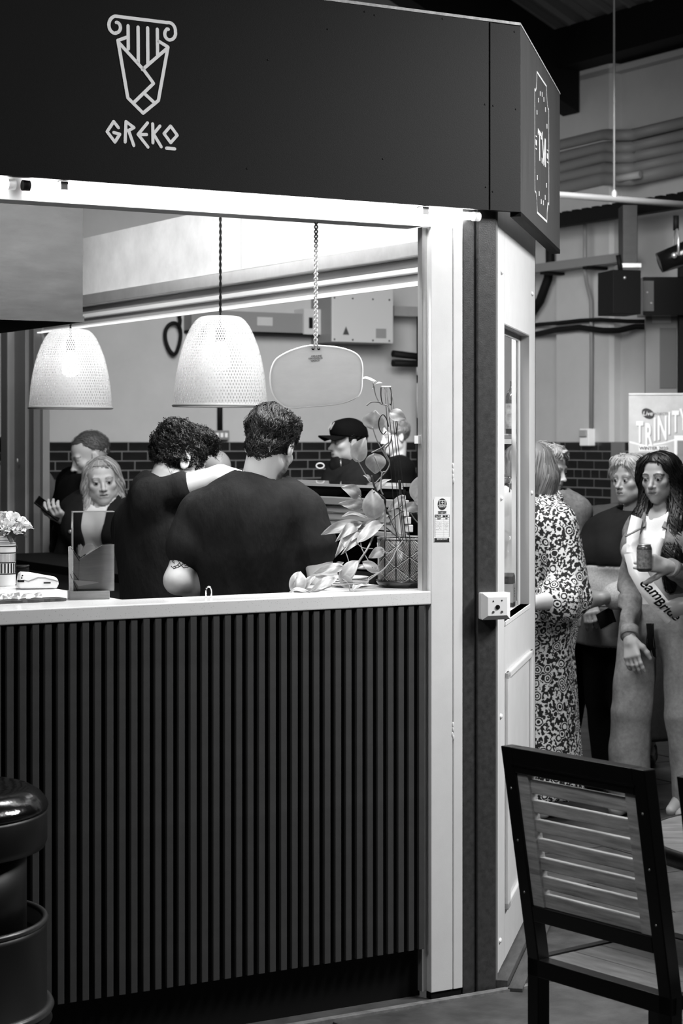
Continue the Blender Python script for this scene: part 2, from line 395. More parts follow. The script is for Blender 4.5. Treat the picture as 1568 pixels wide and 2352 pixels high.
# counter front with slats
cf = root('slatted_counter', MS, 'black counter front of upright slats under the pale stone ledge', 'counter')
mk('backing', MB().box(-2.2, -0.016, 0.045, 0.06, 0.13, 1.134), m_black, cf)
mk('plinth', MB().box(-2.2, -0.016, 0.06, 0.09, 0.0, 0.14), m_black, cf)
pitch = 0.0345; slat_me = None; k = 0
while True:
    a = -0.045 - k * pitch
    if a < -1.62: break
    if slat_me is None:
        slat_me = MB().box(-0.0095, 0.0095, 0.004, 0.045, 0.148, 1.134).mesh('slat', m_slat)
    mk('slat', slat_me, None, cf, Matrix.Translation((a, rnd.uniform(-0.001, 0.001), 0)), bevel=0.0012)
    k += 1
ws = root('stone_ledge', MS, 'narrow speckled pale stone ledge topping the slatted counter', 'worktop')
mk('slab', MB().box(-2.2, -0.0155, 0.0, 0.17, 1.134, 1.172), m_stone, ws, bevel=0.003)
mk('wide_end', MB().box(-0.24, -0.0155, 0.171, 0.40, 1.134, 1.172), m_stone, ws, bevel=0.003)
wr = root('side_counter', MS, 'pale glossy side counter where vase and card reader stand', 'counter')
mk('slab', MB().box(-2.2, -0.90, 0.172, 2.3, 1.134, 1.1715), m_stone, wr, bevel=0.003)
mk('cabinet', MB().box(-2.2, -0.93, 0.2, 2.3, 0.0, 1.134), m_grey, wr)
# U-shaped staple on the ledge
st = root('metal_staple', MS @ Matrix.Translation((hit(479, 1374, MS, 0.1)[0], 0.1, 1.172)), 'small bright metal loop standing upright on the stone ledge', 'handle')
mk('loop', MB().tube([(-0.008, 0, 0), (-0.008, 0, 0.022)] + [(-0.008 * math.cos(t), 0, 0.022 + 0.009 * math.sin(t)) for t in np.linspace(0, math.pi, 9)] + [(0.008, 0, 0.022), (0.008, 0, 0)], 0.0022, 8), G('chrome', 235, 0.12, metal=1.0), st)

# stall floor
fl_mb = MB(); _p = [(-2.4, 0.1), (0.2, 0.1), (0.83, 0.8), (0.83, 5.2), (-2.4, 5.2)]
fl_mb.add([(x, y, z) for z in (-0.02, 0.004) for x, y in _p], [(0, 1, 2, 3, 4), (9, 8, 7, 6, 5)] + [(i, (i + 1) % 5, (i + 1) % 5 + 5, i + 5) for i in range(5)])
mk('stall_floor', fl_mb, G('stall floor', 45, 0.5), None, MS, label='dark vinyl floor inside the stall', cat='floor', kind='structure')

# far (customer) side of the stall: header, lining board, led strip, corner post
AX = 0.88
bh = root('customer_header', MS, 'stepped pale header rail over the customer side with a bright lower lip', 'beam')
for nm, dx0, dx1, z0, z1, mt in (('lower_lip', -0.035, 0.03, 2.185, 2.196, m_white), ('rail', -0.02, 0.03, 2.196, 2.225, m_grey), ('rail', -0.05, 0.03, 2.225, 2.245, m_white), ('rail', -0.035, 0.03, 2.245, 2.28, m_grey), ('guide_box', -0.09, 0.03, 2.28, 2.335, m_alu)):
    mk(nm, MB().box(AX + dx0, AX + dx1, 0.80, 5.14, z0, z1), mt, bh, bevel=0.004)
mk('led_strip', MB().box(AX - 0.04, AX - 0.02, 0.82, 5.4, 2.1795, 2.185), m_led, bh)
lb = root('lining_board', MS, 'smudged white lining board above the customer header', 'panel')
mk('board', MB().box(AX, AX + 0.02, 0.7, 2.9, 2.335, 2.64), m_ply, lb)
mk('board', MB().box(AX, AX + 0.02, 2.905, 5.45, 2.335, 2.64), m_ply, lb)
m_gdk = G('dull grey metal', 118, 0.4)
fo = root('rear_corner_post', MS @ Matrix.Translation((0, 0.45, 0)), 'pale grooved metal post at the far corner of the stall', 'pillar')
for nm, a0, a1, b0, b1, mt in (('channel', 0.86, 0.90, 5.00, 5.03, m_grey), ('channel', 0.82, 0.90, 5.03, 5.10, m_gdk), ('web_face', 0.80, 0.9, 5.10, 5.26, m_grey), ('edge_strip', 0.76, 0.9, 5.26, 5.36, m_grey)):
    mk(nm, MB().box(a0, a1, b0 - 0.3, b1 - 0.3, 0, 2.30), mt, fo, bevel=0.003)
mk('bolt_cap', MB().ball((0.778, 4.86, 1.5), (0.004, 0.012, 0.012), 10, 6), m_white, fo)
# customer counter body and display case
cc = root('customer_counter', MS, 'dark lower counter along the customer side below the glass case', 'counter')
mk('body', MB().box(0.48, 0.70, 0.95, 5.0, 0.0, 0.98), m_grey, cc)
mk('slab', MB().box(0.45, 0.85, 0.95, 5.0, 0.98, 1.02), m_black, cc, bevel=0.003)
# ============================================================ hall
m_plaster = G('pale plaster', 176, 0.7, var=(1.6, 0.9, 1.06), bump=(30, 0.1, 0.004))
m_mortar = G('mortar', 104, 0.85, bump=(90, 0.3, 0.004))
m_brick = G('glazed dark brick', 26, 0.22, var=(6, 0.6, 1.5), spec=0.5)
m_paver = G('dark stone paver', 70, 0.55, var=(7, 0.55, 1.5), bump=(28, 0.35, 0.006), spec=0.35)
m_duct = G('grey lagged pipe', 120, 0.6)
m_roof = G('roof sheet', 100, 0.5)
m_conduit = G('grey conduit', 120, 0.5)
WA, WB = 6.98, 9.68       # hall walls in the stall frame
DADO = 1.6
def bricks_on(parent, axis, lo, hi, off, first, shown, flip=1):
    """English-bond glazed bricks; axis 'a' = wall along a at b=off, 'b' = wall along b at a=off. The rows that can be told apart are parts."""
    def bm_(l):
        m = MB(); m.box(-l / 2, l / 2, 0, 0.02, -0.0325, 0.0325); me = m.mesh('brick', m_brick); return me
    long_, short_ = bm_(0.215), bm_(0.1025)
    far = MB(); rn = random.Random(5 if axis == 'a' else 6); row = 0; z = DADO - 0.0375
    while z > 0.03:
        head = row % 2 == 1 and rn.random() < 0.62
        step = 0.1125 if head else 0.225
        cur = lo; first_l = step * (1.0 if row % 2 == 0 else 0.5) * rn.choice((1, 1, 0.75))
        while cur < hi - 0.02:
            l = min(first_l, hi - cur); first_l = step
            x = cur + l / 2; full = abs(l - step) < 1e-4; cur += l; l -= 0.010
            pr = rn.uniform(-0.0012, 0.0012) + 0.0035
            if axis == 'a': M = Matrix.Translation((x, off - pr, z))
            else: M = Matrix.Translation((off - pr, x, z)) @ Matrix.Rotation(R(-90), 4, 'Z')
            if row < shown and first[0] <= x <= first[1]:
                mk('brick', (short_ if head else long_) if full else bm_(l), None, parent, M)
            else: far.box(-l / 2, l / 2, 0, 0.02, -0.0325, 0.0325, M)
        z -= 0.075; row += 1
    tag(mk('brick_courses', far, m_brick, parent), kind='stuff')
wl = root('wall_back', MS, 'pale plastered hall wall above a dado of dark glazed bricks', 'wall', kind='structure')
mk('plaster', MB().box(-6, WA, WB, WB + 0.2, DADO, 6.5), m_plaster, wl)
mk('mortar', MB().box(-6, WA, WB, WB + 0.2, 0, DADO), m_mortar, wl)
bricks_on(wl, 'a', 1.2, WA - 0.02, WB, (2.6, 6.3), 8)
wr_ = root('wall_right', MS, 'pale plastered hall wall with pipes and a glazed brick dado behind the queue', 'wall', kind='structure')
PB0, PB1, PJ = 7.98, 8.72, 0.10   # pier
mk('plaster', MB().box(WA, WA + 0.2, 2.0, WB, DADO, 4.9), m_plaster, wr_)
mk('mortar', MB().box(WA, WA + 0.2, 2.0, WB, 0, DADO), m_mortar, wr_)
pr_ = MB(); pr_.prism([(0, 0)] * 0 or [(WA, PB0), (WA - PJ + 0.03, PB0), (WA - PJ, PB0 + 0.03), (WA - PJ, PB1), (WA, PB1)], -4.75, -DADO, Matrix(((1, 0, 0, 0), (0, 0, 1, 0), (0, -1, 0, 0), (0, 0, 0, 1))))
mk('pier', pr_, m_plaster, wr_)
mk('pier_base', MB().box(WA - PJ, WA, PB0, PB1, 0, DADO), m_mortar, wr_)
bricks_on(wr_, 'b', PB1, WB - 0.05, WA, (8.7, 9.2), 14)
bricks_on(wr_, 'b', PB0, PB1 - 0.05, WA - PJ, (7.9, 8.8), 14)
bricks_on(wr_, 'b', 6.0, PB0 - 0.05, WA, (7.5, 8.0), 8)
mk('floor', MB().box(-16, 16, -12, 20, -0.2, -0.012), G('floor bed', 40, 0.8), None, MS, label='dark bedding under the stone pavers of the hall', cat='floor', kind='structure')
fl = root('floor_paving', MS, 'large dark stone pavers of the market hall floor', 'floor', kind='structure')
rp = random.Random(11); j = -5
for j in range(-5, 15):
    off = 0.10 + (0.0 if j % 2 == 0 else 0.36)
    for i in range(-3, 8):
        a0 = off + 0.83 * i; b0 = -0.016 + 0.5 * j
        if b0 > 0.05 and a0 < 0.95 and a0 + 0.8 > -2.4 and b0 < 5: 
            if a0 + 0.83 < 0.95 + 0 or b0 > 0.9 and a0 + 0.83 < 1.3: continue
        if b0 > 0.05 and a0 < 0.9: a0c = 0.15 if b0 < 0.8 else 0.9
        else: a0c = a0
        top = rp.uniform(-0.002, 0.001)
        if a0 + 0.83 - a0c < 0.1: continue
        mk('paver', MB().box(a0c + 0.004, a0 + 0.826, b0 + 0.004, b0 + 0.496, -0.03, top), m_paver, fl, bevel=0.002)
mk('kerb_strip', MB().box(-2.3, 0.35, -0.045, -0.019, -0.02, 0.008), G('pale kerb', 120, 0.7, var=(30, 0.5, 1.2)), fl)

# ---- roof: ribbed sheets on dark rafters
rf = root('ceiling', MS, 'ribbed metal roof sheets sloping down to the hall wall on dark rafters', 'roof', kind='structure')
TS = 0.457; ZE = 4.86
def roofz(a): return ZE + (WA - a) * TS
A1 = -7.0; sheets = MB()
b = 2.0
while b < 10.2:   # pan + rib profile across b, extruded along the slope
    prof = [(b, 0), (b + 0.20, 0), (b + 0.212, -0.045), (b + 0.248, -0.045), (b + 0.26, 0)]
    V = [(a, p, roofz(a) + q) for a in (WA + 0.1, A1) for p, q in prof]
    sheets.add(V, [(i, i + 1, i + 6, i + 5) for i in range(4)]); b += 0.26
tag(mk('roof_sheets', sheets, m_roof, rf), kind='stuff')
MR = Matrix.Translation((0, 0, 0))
for b0 in (8.38, 4.6, 12.0):
    ra = MB(); V = []
    for a in (WA - 0.12, A1):
        for p in (b0, b0 + 0.22):
            V += [(a, p, roofz(a) - 0.06), (a, p, roofz(a) - 0.60)]
    ra.add(V, [(0, 1, 3, 2), (4, 6, 7, 5), (0, 4, 5, 1), (2, 3, 7, 6), (0, 2, 6, 4), (1, 5, 7, 3)])
    mk('rafter', ra, m_black, rf)
mk('eaves_beam', MB().box(WA - 0.35, WA - 0.01, 2.0, WB, 4.66, 4.98), m_black, rf)
for a in (3.8, 0.6): mk('purlin', MB().box(a, a + 0.12, 2, 10, roofz(a) - 0.28, roofz(a) - 0.09), m_black, rf)
mk('trim_1', MB().box(WA - 0.1, WA - 0.002, 4.5, WB - 0.3, 4.58, 4.625), m_plaster, None, MS, label='pale cornice strip under the dark eaves beam', cat='cornice', kind='structure')

# ---- services on the right-hand wall
def wallpath(u, v, off=0.06, wall='R'):
    """point on a hall wall (pulled off it by off) seen at photo pixel u,v -> stall frame"""
    Mi = MS.inverted(); o = Mi @ Vector((0, 0, CAMH)); d = Mi.to_3x3() @ (W(u, v, 1.0) - Vector((0, 0, CAMH)))
    t = ((WA - off - o.x) / d.x) if wall == 'R' else ((WB - off - o.y) / d.y)
    return o + d * t
def pipe_thing(name, pts, r, mat, label, cat='pipe', group=None, wall='R', off=0.08, n=10):
    P = [wallpath(*p, off=p[2] if len(p) > 2 else off, wall=wall) if True else 0 for p in [(q[0], q[1]) + tuple(q[2:]) for q in pts]] if False else [wallpath(q[0], q[1], q[2] if len(q) > 2 else off, wall) for q in pts]
    c = P[0]; mb = MB().tube([tuple(p - c) for p in P], r, n)
    return mk(name, mb, mat, None, MS @ Matrix.Translation(c), label=label, cat=cat, group=group)
names = ['topmost', 'second from the top', 'middle', 'second from the bottom', 'lowest']
for i, (v0, v1, v2) in enumerate([(336, 311, 282), (364, 339, 311), (389, 362, 338), (411, 388, 362), (436, 412, 385)]):
    r = 0.046 if i < 4 else 0.056
    pipe_thing('lagged_pipe', [(1180, v0 + 22, 0.10), (1285, v0 - 2, 0.10), (1385, v1 - 1, 0.10), (1400, v1 - 2, 0.12), (1415, v1, 0.21), (1450, v1 - 1, 0.21), (1464, v1 - 4, 0.12), (1568, v2, 0.10), (1640, v2 - 16, 0.10)], r, m_duct,
               f'grey lagged pipe along the wall, {names[i]} of five', group='lagged pipes on the hall wall')
lbl = pipe_thing('pipe_label', [(1418, 410, 0.30), (1470, 401, 0.22)], 0.03, G('pale tape', 165, 0.6), 'pale tape marker wrapped on the lowest lagged pipe', 'label')
# suspended bar with hanger rod
bar0 = S(2.6, 3.6, 0); 
br = root('lighting_bar', MS, 'thin grey horizontal bar hung from the roof on a slender rod', 'bar')
yb = 5.0; x0, z0 = hit(1225, 441, MS, yb); x1, z1 = hit(1620, 475, MS, yb); xr, zr = hit(1410, 457, MS, yb)
zb = (z0 + z1) / 2
mk('rail', MB().tube([(x0, yb, zb), (x1, yb, zb)], 0.021, 10), G('bar grey', 105, 0.45), br)
mk('hanger_rod', MB().tube([(xr, yb, zb), (xr, yb, 6.2)], 0.007, 8), G('rod', 120, 0.5), br)
mk('clamp', MB().ball((xr, yb, zb + 0.02), (0.02, 0.02, 0.04), 10, 8), m_alu, br)
# cable tray
ct = root('cable_tray', MS, 'black ladder cable tray with straps along the wall', 'tray')
p0 = wallpath(1200, 522, 0.35); p1 = wallpath(1700, 440, 0.35)
zt = (p0.z + p1.z) / 2 - 0.01
tb = MB().box(WA - 0.44, WA - 0.36, p1.y, p0.y, zt - 0.05, zt + 0.05); mk('tray', tb, m_black, ct)
tb = MB(); y = p1.y
while y < p0.y: tb.box(WA - 0.445, WA - 0.355, y, y + 0.07, zt + 0.05, zt + 0.065); y += 0.13
tag(mk('straps', tb, m_black, ct), kind='stuff')
# steel duct, lower tray, black wall boxes
def vbox(u0, u1, v0, v1, Y, dep):
    p = W(u0, v1, Y); q = W(u1, v0, Y); return p, q, (q.x - p.x), (q.z - p.z)
def front_box(name, u0, u1, v0, v1, Y, dep, mat, label, cat, parent=None, rot=0, bevel=0.004):
    p, q, w, h = vbox(u0, u1, v0, v1, Y, dep)
    M = Matrix.Translation(((p.x + q.x) / 2, Y, p.z)) @ Matrix.Rotation(rot, 4, 'Z')
    if parent is None and label:
        r = root(name, M, label, cat); mk('body', MB().box(-w / 2, w / 2, 0, dep, 0, h), mat, r, bevel=bevel); return r, w, h
    return mk(name, MB().box(-w / 2, w / 2, 0, dep, 0, h), mat, parent, M, bevel=bevel), w, h
RW = ANG - math.pi / 2   # facing of things on the right-hand wall (their fronts look along -a)
d1, w, h = front_box('steel_duct', 1430, 1464, 470, 606, 15.0, 0.25, m_steel, 'shiny rectangular steel duct dropping to a flanged tray', 'duct')
mk('flange', MB().box(-w / 2 - 0.03, w / 2 + 0.02, -0.05, 0.28, -0.03, 0.0), m_alu, d1)
lt = root('lower_tray', MS, 'grey horizontal channel running along the wall under the ducts', 'tray')
p0 = wallpath(1190, 622, 0.25); p1 = wallpath(1440, 592, 0.25); zt = (p0.z + p1.z) / 2
mk('channel', MB().box(WA - 0.3, WA - 0.2, p1.y, p0.y, zt - 0.035, zt + 0.035), m_conduit, lt)
for u in (1247, 1345): p = wallpath(u, 610, 0.3); mk('bracket', MB().box(WA - 0.31, WA - 0.02, p.y - 0.03, p.y + 0.03, zt - 0.06, zt - 0.036), m_black, lt)
sp, w, h = front_box('loudspeaker', 1405, 1474, 620, 721, 14.6, 0.3, m_black, 'black box loudspeaker hung under the steel duct', 'speaker', rot=0.25)
mk('bolt', MB().ball((-0.02, -0.004, h * 0.82), 0.012, 8, 6), m_alu, sp)
mk('hanger', MB().tube([(0.0, 0.12, h), (-0.02, 0.12, h + 0.12)], 0.02, 8), m_black, sp)
sc_, w, h = front_box('black_cabinet', 1476, 1600, 636, 724, 14.9, 0.3, m_blackgloss, 'black glossy wall cabinet beside the loudspeaker', 'cabinet')
mk('side_plate', MB().box(-w / 2, -w / 2 + 0.08, -0.01, 0, 0.03, h - 0.03), G('dull plate', 70, 0.4), sc_)
for x, z in ((0.03, 0.17), (0.06, 0.09)): mk('screw', MB().ball((-w / 2 + x, -0.012, z), 0.01, 8, 6), m_alu, sc_)
gp, w, h = front_box('grey_notice_panel', 1482, 1559, 723, 904, 15.2, 0.05, G('dull grey panel', 120, 0.5), 'dull grey panel on the wall above the banner', 'panel')
mk('upper_strip', MB().box(-w * 0.3, w * 0.25, -0.01, 0, h - 0.06, h - 0.02), m_plaster, gp)
mk('inset', MB().box(-w * 0.08, w * 0.42, -0.008, 0, 0.04, h - 0.1), G('dull inset', 84, 0.35), gp)
dr, w, h = front_box('door_1', 1560, 1760, 560, 1900, 15.0, 0.1, m_black, None, None), 0, 0
dr[0]['label'] = 'tall unlit doorway at the edge of the hall wall'; dr[0]['category'] = 'door'; dr[0]['kind'] = 'structure'
# stage lamp
sl = root('stage_lamp', W(1552, 590, 13.5), 'black theatre lamp with open flaps hanging by the duct', 'lamp')
rr_ = Matrix.Rotation(R(90), 4, 'X') @ Matrix.Rotation(R(20), 4, 'Y')
mk('body', MB().lathe([(0.03, -0.12), (0.07, -0.12), (0.08, 0.05), (0.085, 0.1)], 18, M=Matrix.Rotation(R(70), 4, 'Y')), m_blackgloss, sl)
for i in range(4):
    t = i * math.pi / 2; f = MB().box(-0.07, 0.07, -0.004, 0.004, 0, 0.12)
    mk('flap', f, m_black, sl, Matrix.Rotation(R(70), 4, 'Y') @ Matrix.Rotation(t, 4, 'Z') @ Matrix.Translation((0, 0.085, 0.1)) @ Matrix.Rotation(R(-30), 4, 'X'))
mk('yoke', MB().tube([(0.0, -0.1, 0), (0, -0.1, 0.12), (0, -0.05, 0.18), (0, 0.05, 0.18), (0, 0.1, 0.12), (0, 0.1, 0)], 0.008, 8), m_alu, sl)
mk('clamp', MB().tube([(0, 0, 0.18), (0, 0, 0.28)], 0.02, 8), m_black, sl)
mk('knob', MB().ball((-0.03, -0.11, 0.0), 0.02, 10, 8), m_alu, sl)
# vertical conduit with socket
pipe_thing('wall_conduit', [(1343, 500, 0.25), (1343, 622, 0.25), (1347, 650, 0.2), (1357, 690, PJ + 0.04), (1358, 800, PJ + 0.03), (1357, 1000, PJ + 0.03)], 0.017, m_conduit, 'thin grey conduit dropping down the wall to a socket')
so = root('wall_socket', MS @ Matrix.Translation(wallpath(1352, 1024, PJ + 0.02)), 'small pale double socket at the top of the brick dado', 'socket')
mk('back_box', MB().box(-0.05, 0.02, -0.06, 0.06, 0, 0.14), m_white, so, bevel=0.005)
mk('cover', MB().box(-0.07, -0.05, -0.045, 0.045, 0.075, 0.13), m_grey, so, bevel=0.004)
pipe_thing('black_cable', [(1180, 752, 0.06), (1240, 745, 0.06), (1280, 742, PJ + 0.05), (1335, 736, PJ + 0.05), (1380, 734, PJ + 0.05), (1440, 738, 0.14), (1492, 738, 0.06)], 0.017, m_black, 'black cable clipped across the wall, upper of two', 'cable')
pipe_thing('black_cable', [(1180, 775, 0.06), (1240, 766, 0.06), (1280, 757, PJ + 0.05), (1330, 752, PJ + 0.05), (1385, 759, PJ + 0.06), (1420, 759, 0.14), (1460, 750, 0.08), (1496, 750, 0.06)], 0.024, m_black, 'thicker sagging black cable on the wall, lower of two', 'cable')
pipe_thing('hose_pipe', [(1262, 540, 0.1), (1263, 600, 0.1), (1258, 640, 0.1), (1240, 690, 0.1), (1220, 720, 0.1)], 0.04, m_black, 'thick black hose curving down the wall behind the white screen', 'hose')
# things on the back wall seen through the stall
pipe_thing('wall_conduit', [(505, 890, 0.04), (505, 995, 0.04)], 0.022, m_black, 'dark conduit ending in a socket behind the pendant lamp', wall='B')
so2 = root('wall_socket', MS @ Matrix.Translation(wallpath(505, 1010, 0.04, 'B')), 'small pale socket seen between the two servers', 'socket')
mk('back_box', MB().box(-0.07, 0.07, -0.03, 0.04, 0.0, 0.075), m_conduit, so2, bevel=0.004)
for x in (-0.04, 0, 0.04): mk('outlet', MB().box(x - 0.012, x + 0.012, -0.036, -0.03, 0.02, 0.055), m_white, so2)
eb = root('electrical_box', MS @ Matrix.Translation(wallpath(760, 785, 0.34, 'B')), 'large pale electrical cabinet high on the back wall', 'cabinet')
e1 = wallpath(900, 676, 0.34, 'B'); e0 = wallpath(760, 785, 0.34, 'B')
ew, eh = (e1 - e0).x, e1.z - e0.z + 0.05
mk('door', MB().box(0, ew, -0.02, 0.0, 0, eh), G('cabinet pale', 182, 0.5), eb, bevel=0.005)
mk('case', MB().box(0, ew, 0.0, 0.33, 0, eh), G('cabinet grey', 120, 0.5), eb)
wt = G('dark print', 60, 0.6)
mk('warning_mark', MB().prism([(0.10, 0.06), (0.16, 0.06), (0.13, 0.13)], -0.022, -0.02), wt, eb)
mk('maker_plate', MB().box(ew - 0.17, ew - 0.07, -0.022, -0.02, 0.04, 0.12), G('plate', 130, 0.5), eb)
for x in (0.02, ew * 0.33, ew * 0.66, ew - 0.04):
    for z in (0.02, eh - 0.1): mk('screw', MB().ball((x, -0.022, z), 0.008, 8, 6), wt, eb)
t0 = wallpath(440, 757, 0.15, 'B'); t1 = wallpath(735, 757, 0.15, 'B')
tk_ = root('wall_trunking', MS @ Matrix.Translation(t0), 'grey trunking box along the back wall beside the electrical cabinet', 'trunking')
tw = (t1 - t0).x
mk('body', MB().box(0, tw * 0.86, 0, 0.14, 0, 0.16), G('trunk grey', 125, 0.5), tk_)
mk('end_box', MB().box(tw * 0.86, tw, -0.02, 0.14, -0.01, 0.2), G('cabinet pale', 182), tk_)
mk('window', MB().box(tw * 0.9, tw * 0.93, -0.024, -0.02, 0.04, 0.13), m_black, tk_)
mk('lower_edge', MB().box(0, tw, -0.005, 0.14, -0.02, -0.001), m_black, tk_)
mk('label_plate', MB().box(tw * 0.5, tw * 0.62, -0.004, 0, 0.05, 0.12), m_plaster, tk_)
c = wallpath(398, 778, 0.06, 'B'); cr = MB()
cr.tube([(0.066 * math.cos(t) + 0.01 * math.sin(2 * t), 0.01 * math.cos(t * 2), 0.125 * math.sin(t)) for t in np.linspace(0, 2 * math.pi, 33)[:-1]], 0.016, 8, closed=True)
cr.tube([(0.05, 0, 0.08), (0.06, 0, 0.15), (0.062, 0.03, 0.2)], 0.016, 8)
mk('cable_coil', cr, m_black, None, MS @ Matrix.Translation(c), label='black cable looped in a coil on the back wall', cat='cable')
dp_ = root('soil_pipe', MS @ Matrix.Translation(wallpath(966, 1300, 0.2, 'B')), 'dark vertical pipe with pale sleeves beside the pillar opening', 'pipe')
ph = 2.2
mk('stack', MB().tube([(0, 0, -0.5), (0, 0, ph)], 0.036, 12), m_black, dp_)
for v0, v1 in ((838, 862), (880, 960)):
    z0 = wallpath(966, v1, 0.2, 'B').z - wallpath(966, 1300, 0.2, 'B').z; z1 = wallpath(966, v0, 0.2, 'B').z - wallpath(966, 1300, 0.2, 'B').z
    mk('sleeve', MB().tube([(0, 0, z0), (0, 0, z1)], 0.04, 12), m_plaster, dp_, label='pale sleeve round the pipe')
mk('cross_pipe', MB().tube([(-0.28, 0, 1.72), (0.1, 0, 1.72)], 0.03, 10), m_black, dp_)
mk('cross_pipe', MB().tube([(-0.28, 0, 1.80), (0.1, 0, 1.77)], 0.03, 10), m_black, dp_)
mk('top_channel', MB().box(-0.3, 0.2, -0.05, 0.05, 2.12, 2.2), m_alu, dp_)
vp = root('vertical_pipes', W(14, 1300, 12.4), 'pair of dark pipes with bright edges past the far stall post', 'pipe')
for x, r in ((0.0, 0.022), (0.055, 0.03), (-0.05, 0.012)): mk('pipe', MB().tube([(x, 0, -0.84), (x, 0, 2.2)], r, 10), m_blackgloss, vp)
# roller banner
bn = root('roller_banner', W(1510, 1810, 14.4) , 'pale roller banner headed TRINITY standing behind the queue', 'banner')
_z = bn.location.z; bn.location.z = 0.0; bn.rotation_euler = (0, 0, R(-6))
def bz(v): return W(1510, v, 14.4).z
def bxx(u): return (u - 1510) / FPX * 14.4
m_ban = G('banner print', 188, 0.55, var=(3.2, 0.78, 1.15))
mk('sheet', MB().box(bxx(1444), bxx(1700), -0.004, 0.0, 0.06, bz(907)), m_ban, bn)
mk('upper_rail', MB().box(bxx(1444), bxx(1700), -0.012, 0.012, bz(907), bz(903)), m_alu, bn)
mk('base', MB().box(bxx(1444), bxx(1700), -0.1, 0.1, 0.0, 0.06), m_alu, bn, bevel=0.01)
m_ink = G('banner ink', 40, 0.6); m_pale = G('banner white', 232, 0.5); m_mid = G('banner mid', 128, 0.6)
dr_ = MB(); dr_.prism([(bxx(1487) + 0.042 * math.cos(t) * (1.15 if math.cos(t) > 0 else 1.0), bz(950) + 0.038 * math.sin(t) - 0.012 * math.cos(t)) for t in np.linspace(0, 2 * math.pi, 20)[:-1]], -0.006, -0.004)
mk('roundel', dr_, m_ink, bn)
lettering('Live', 0.045, m_pale, bn, Matrix.Translation((bxx(1487), -0.0075, bz(950))), shear=0.2)
lettering('PROJECTS', 0.026, m_ink, bn, Matrix.Translation((bxx(1516), -0.006, bz(951))))
_let = [('T', 1469, 995, 0.20), ('R', 1489, 1002, 0.22), ('I', 1503, 989, 0.22), ('N', 1520, 986, 0.23), ('I', 1536, 975, 0.21), ('T', 1550, 971, 0.20), ('Y', 1568, 966, 0.2)]
for ch_, u, v, s_ in _let:
    for dx, mt, y in ((0.006, m_mid, -0.0055), (0.0, m_pale, -0.0085)):
        me = text_mesh(ch_, s_, bold=0.006); me.materials.clear(); me.materials.append(mt)
        mk('headline_letter' if y < -0.006 else 'letter_shadow', me, mt and None, bn, Matrix.Translation((bxx(u) + dx, y, bz(v) - dx)) @ Matrix.Rotation(R(90), 4, 'X') @ Matrix.Diagonal((0.40, 1.05, 1, 1)))
mk('date_strip', MB().box(bxx(1467), bxx(1533), -0.007, -0.004, bz(1036), bz(1024)), m_pale, bn)
lettering('WINTER 2025', 0.034, m_ink, bn, Matrix.Translation((bxx(1501), -0.008, bz(1030))), bold=0.001)
mk('photo_frame', MB().box(bxx(1547), bxx(1640), -0.006, -0.004, bz(1045), bz(1000)), m_pale, bn)
mk('photo_area', MB().box(bxx(1554), bxx(1640), -0.008, -0.006, bz(1045), bz(1012)), m_mid, bn)
sw = MB(); sw.stroke([(bxx(1446), bz(1015)), (bxx(1480), bz(1024)), (bxx(1520), bz(1018)), (bxx(1570), bz(1004))], 0.012, -0.0045, -0.004); mk('swoosh', sw, m_pale, bn)
mk('lower_field', MB().box(bxx(1444), bxx(1700), -0.0048, -0.004, 0.06, bz(1040)), m_mid, bn)
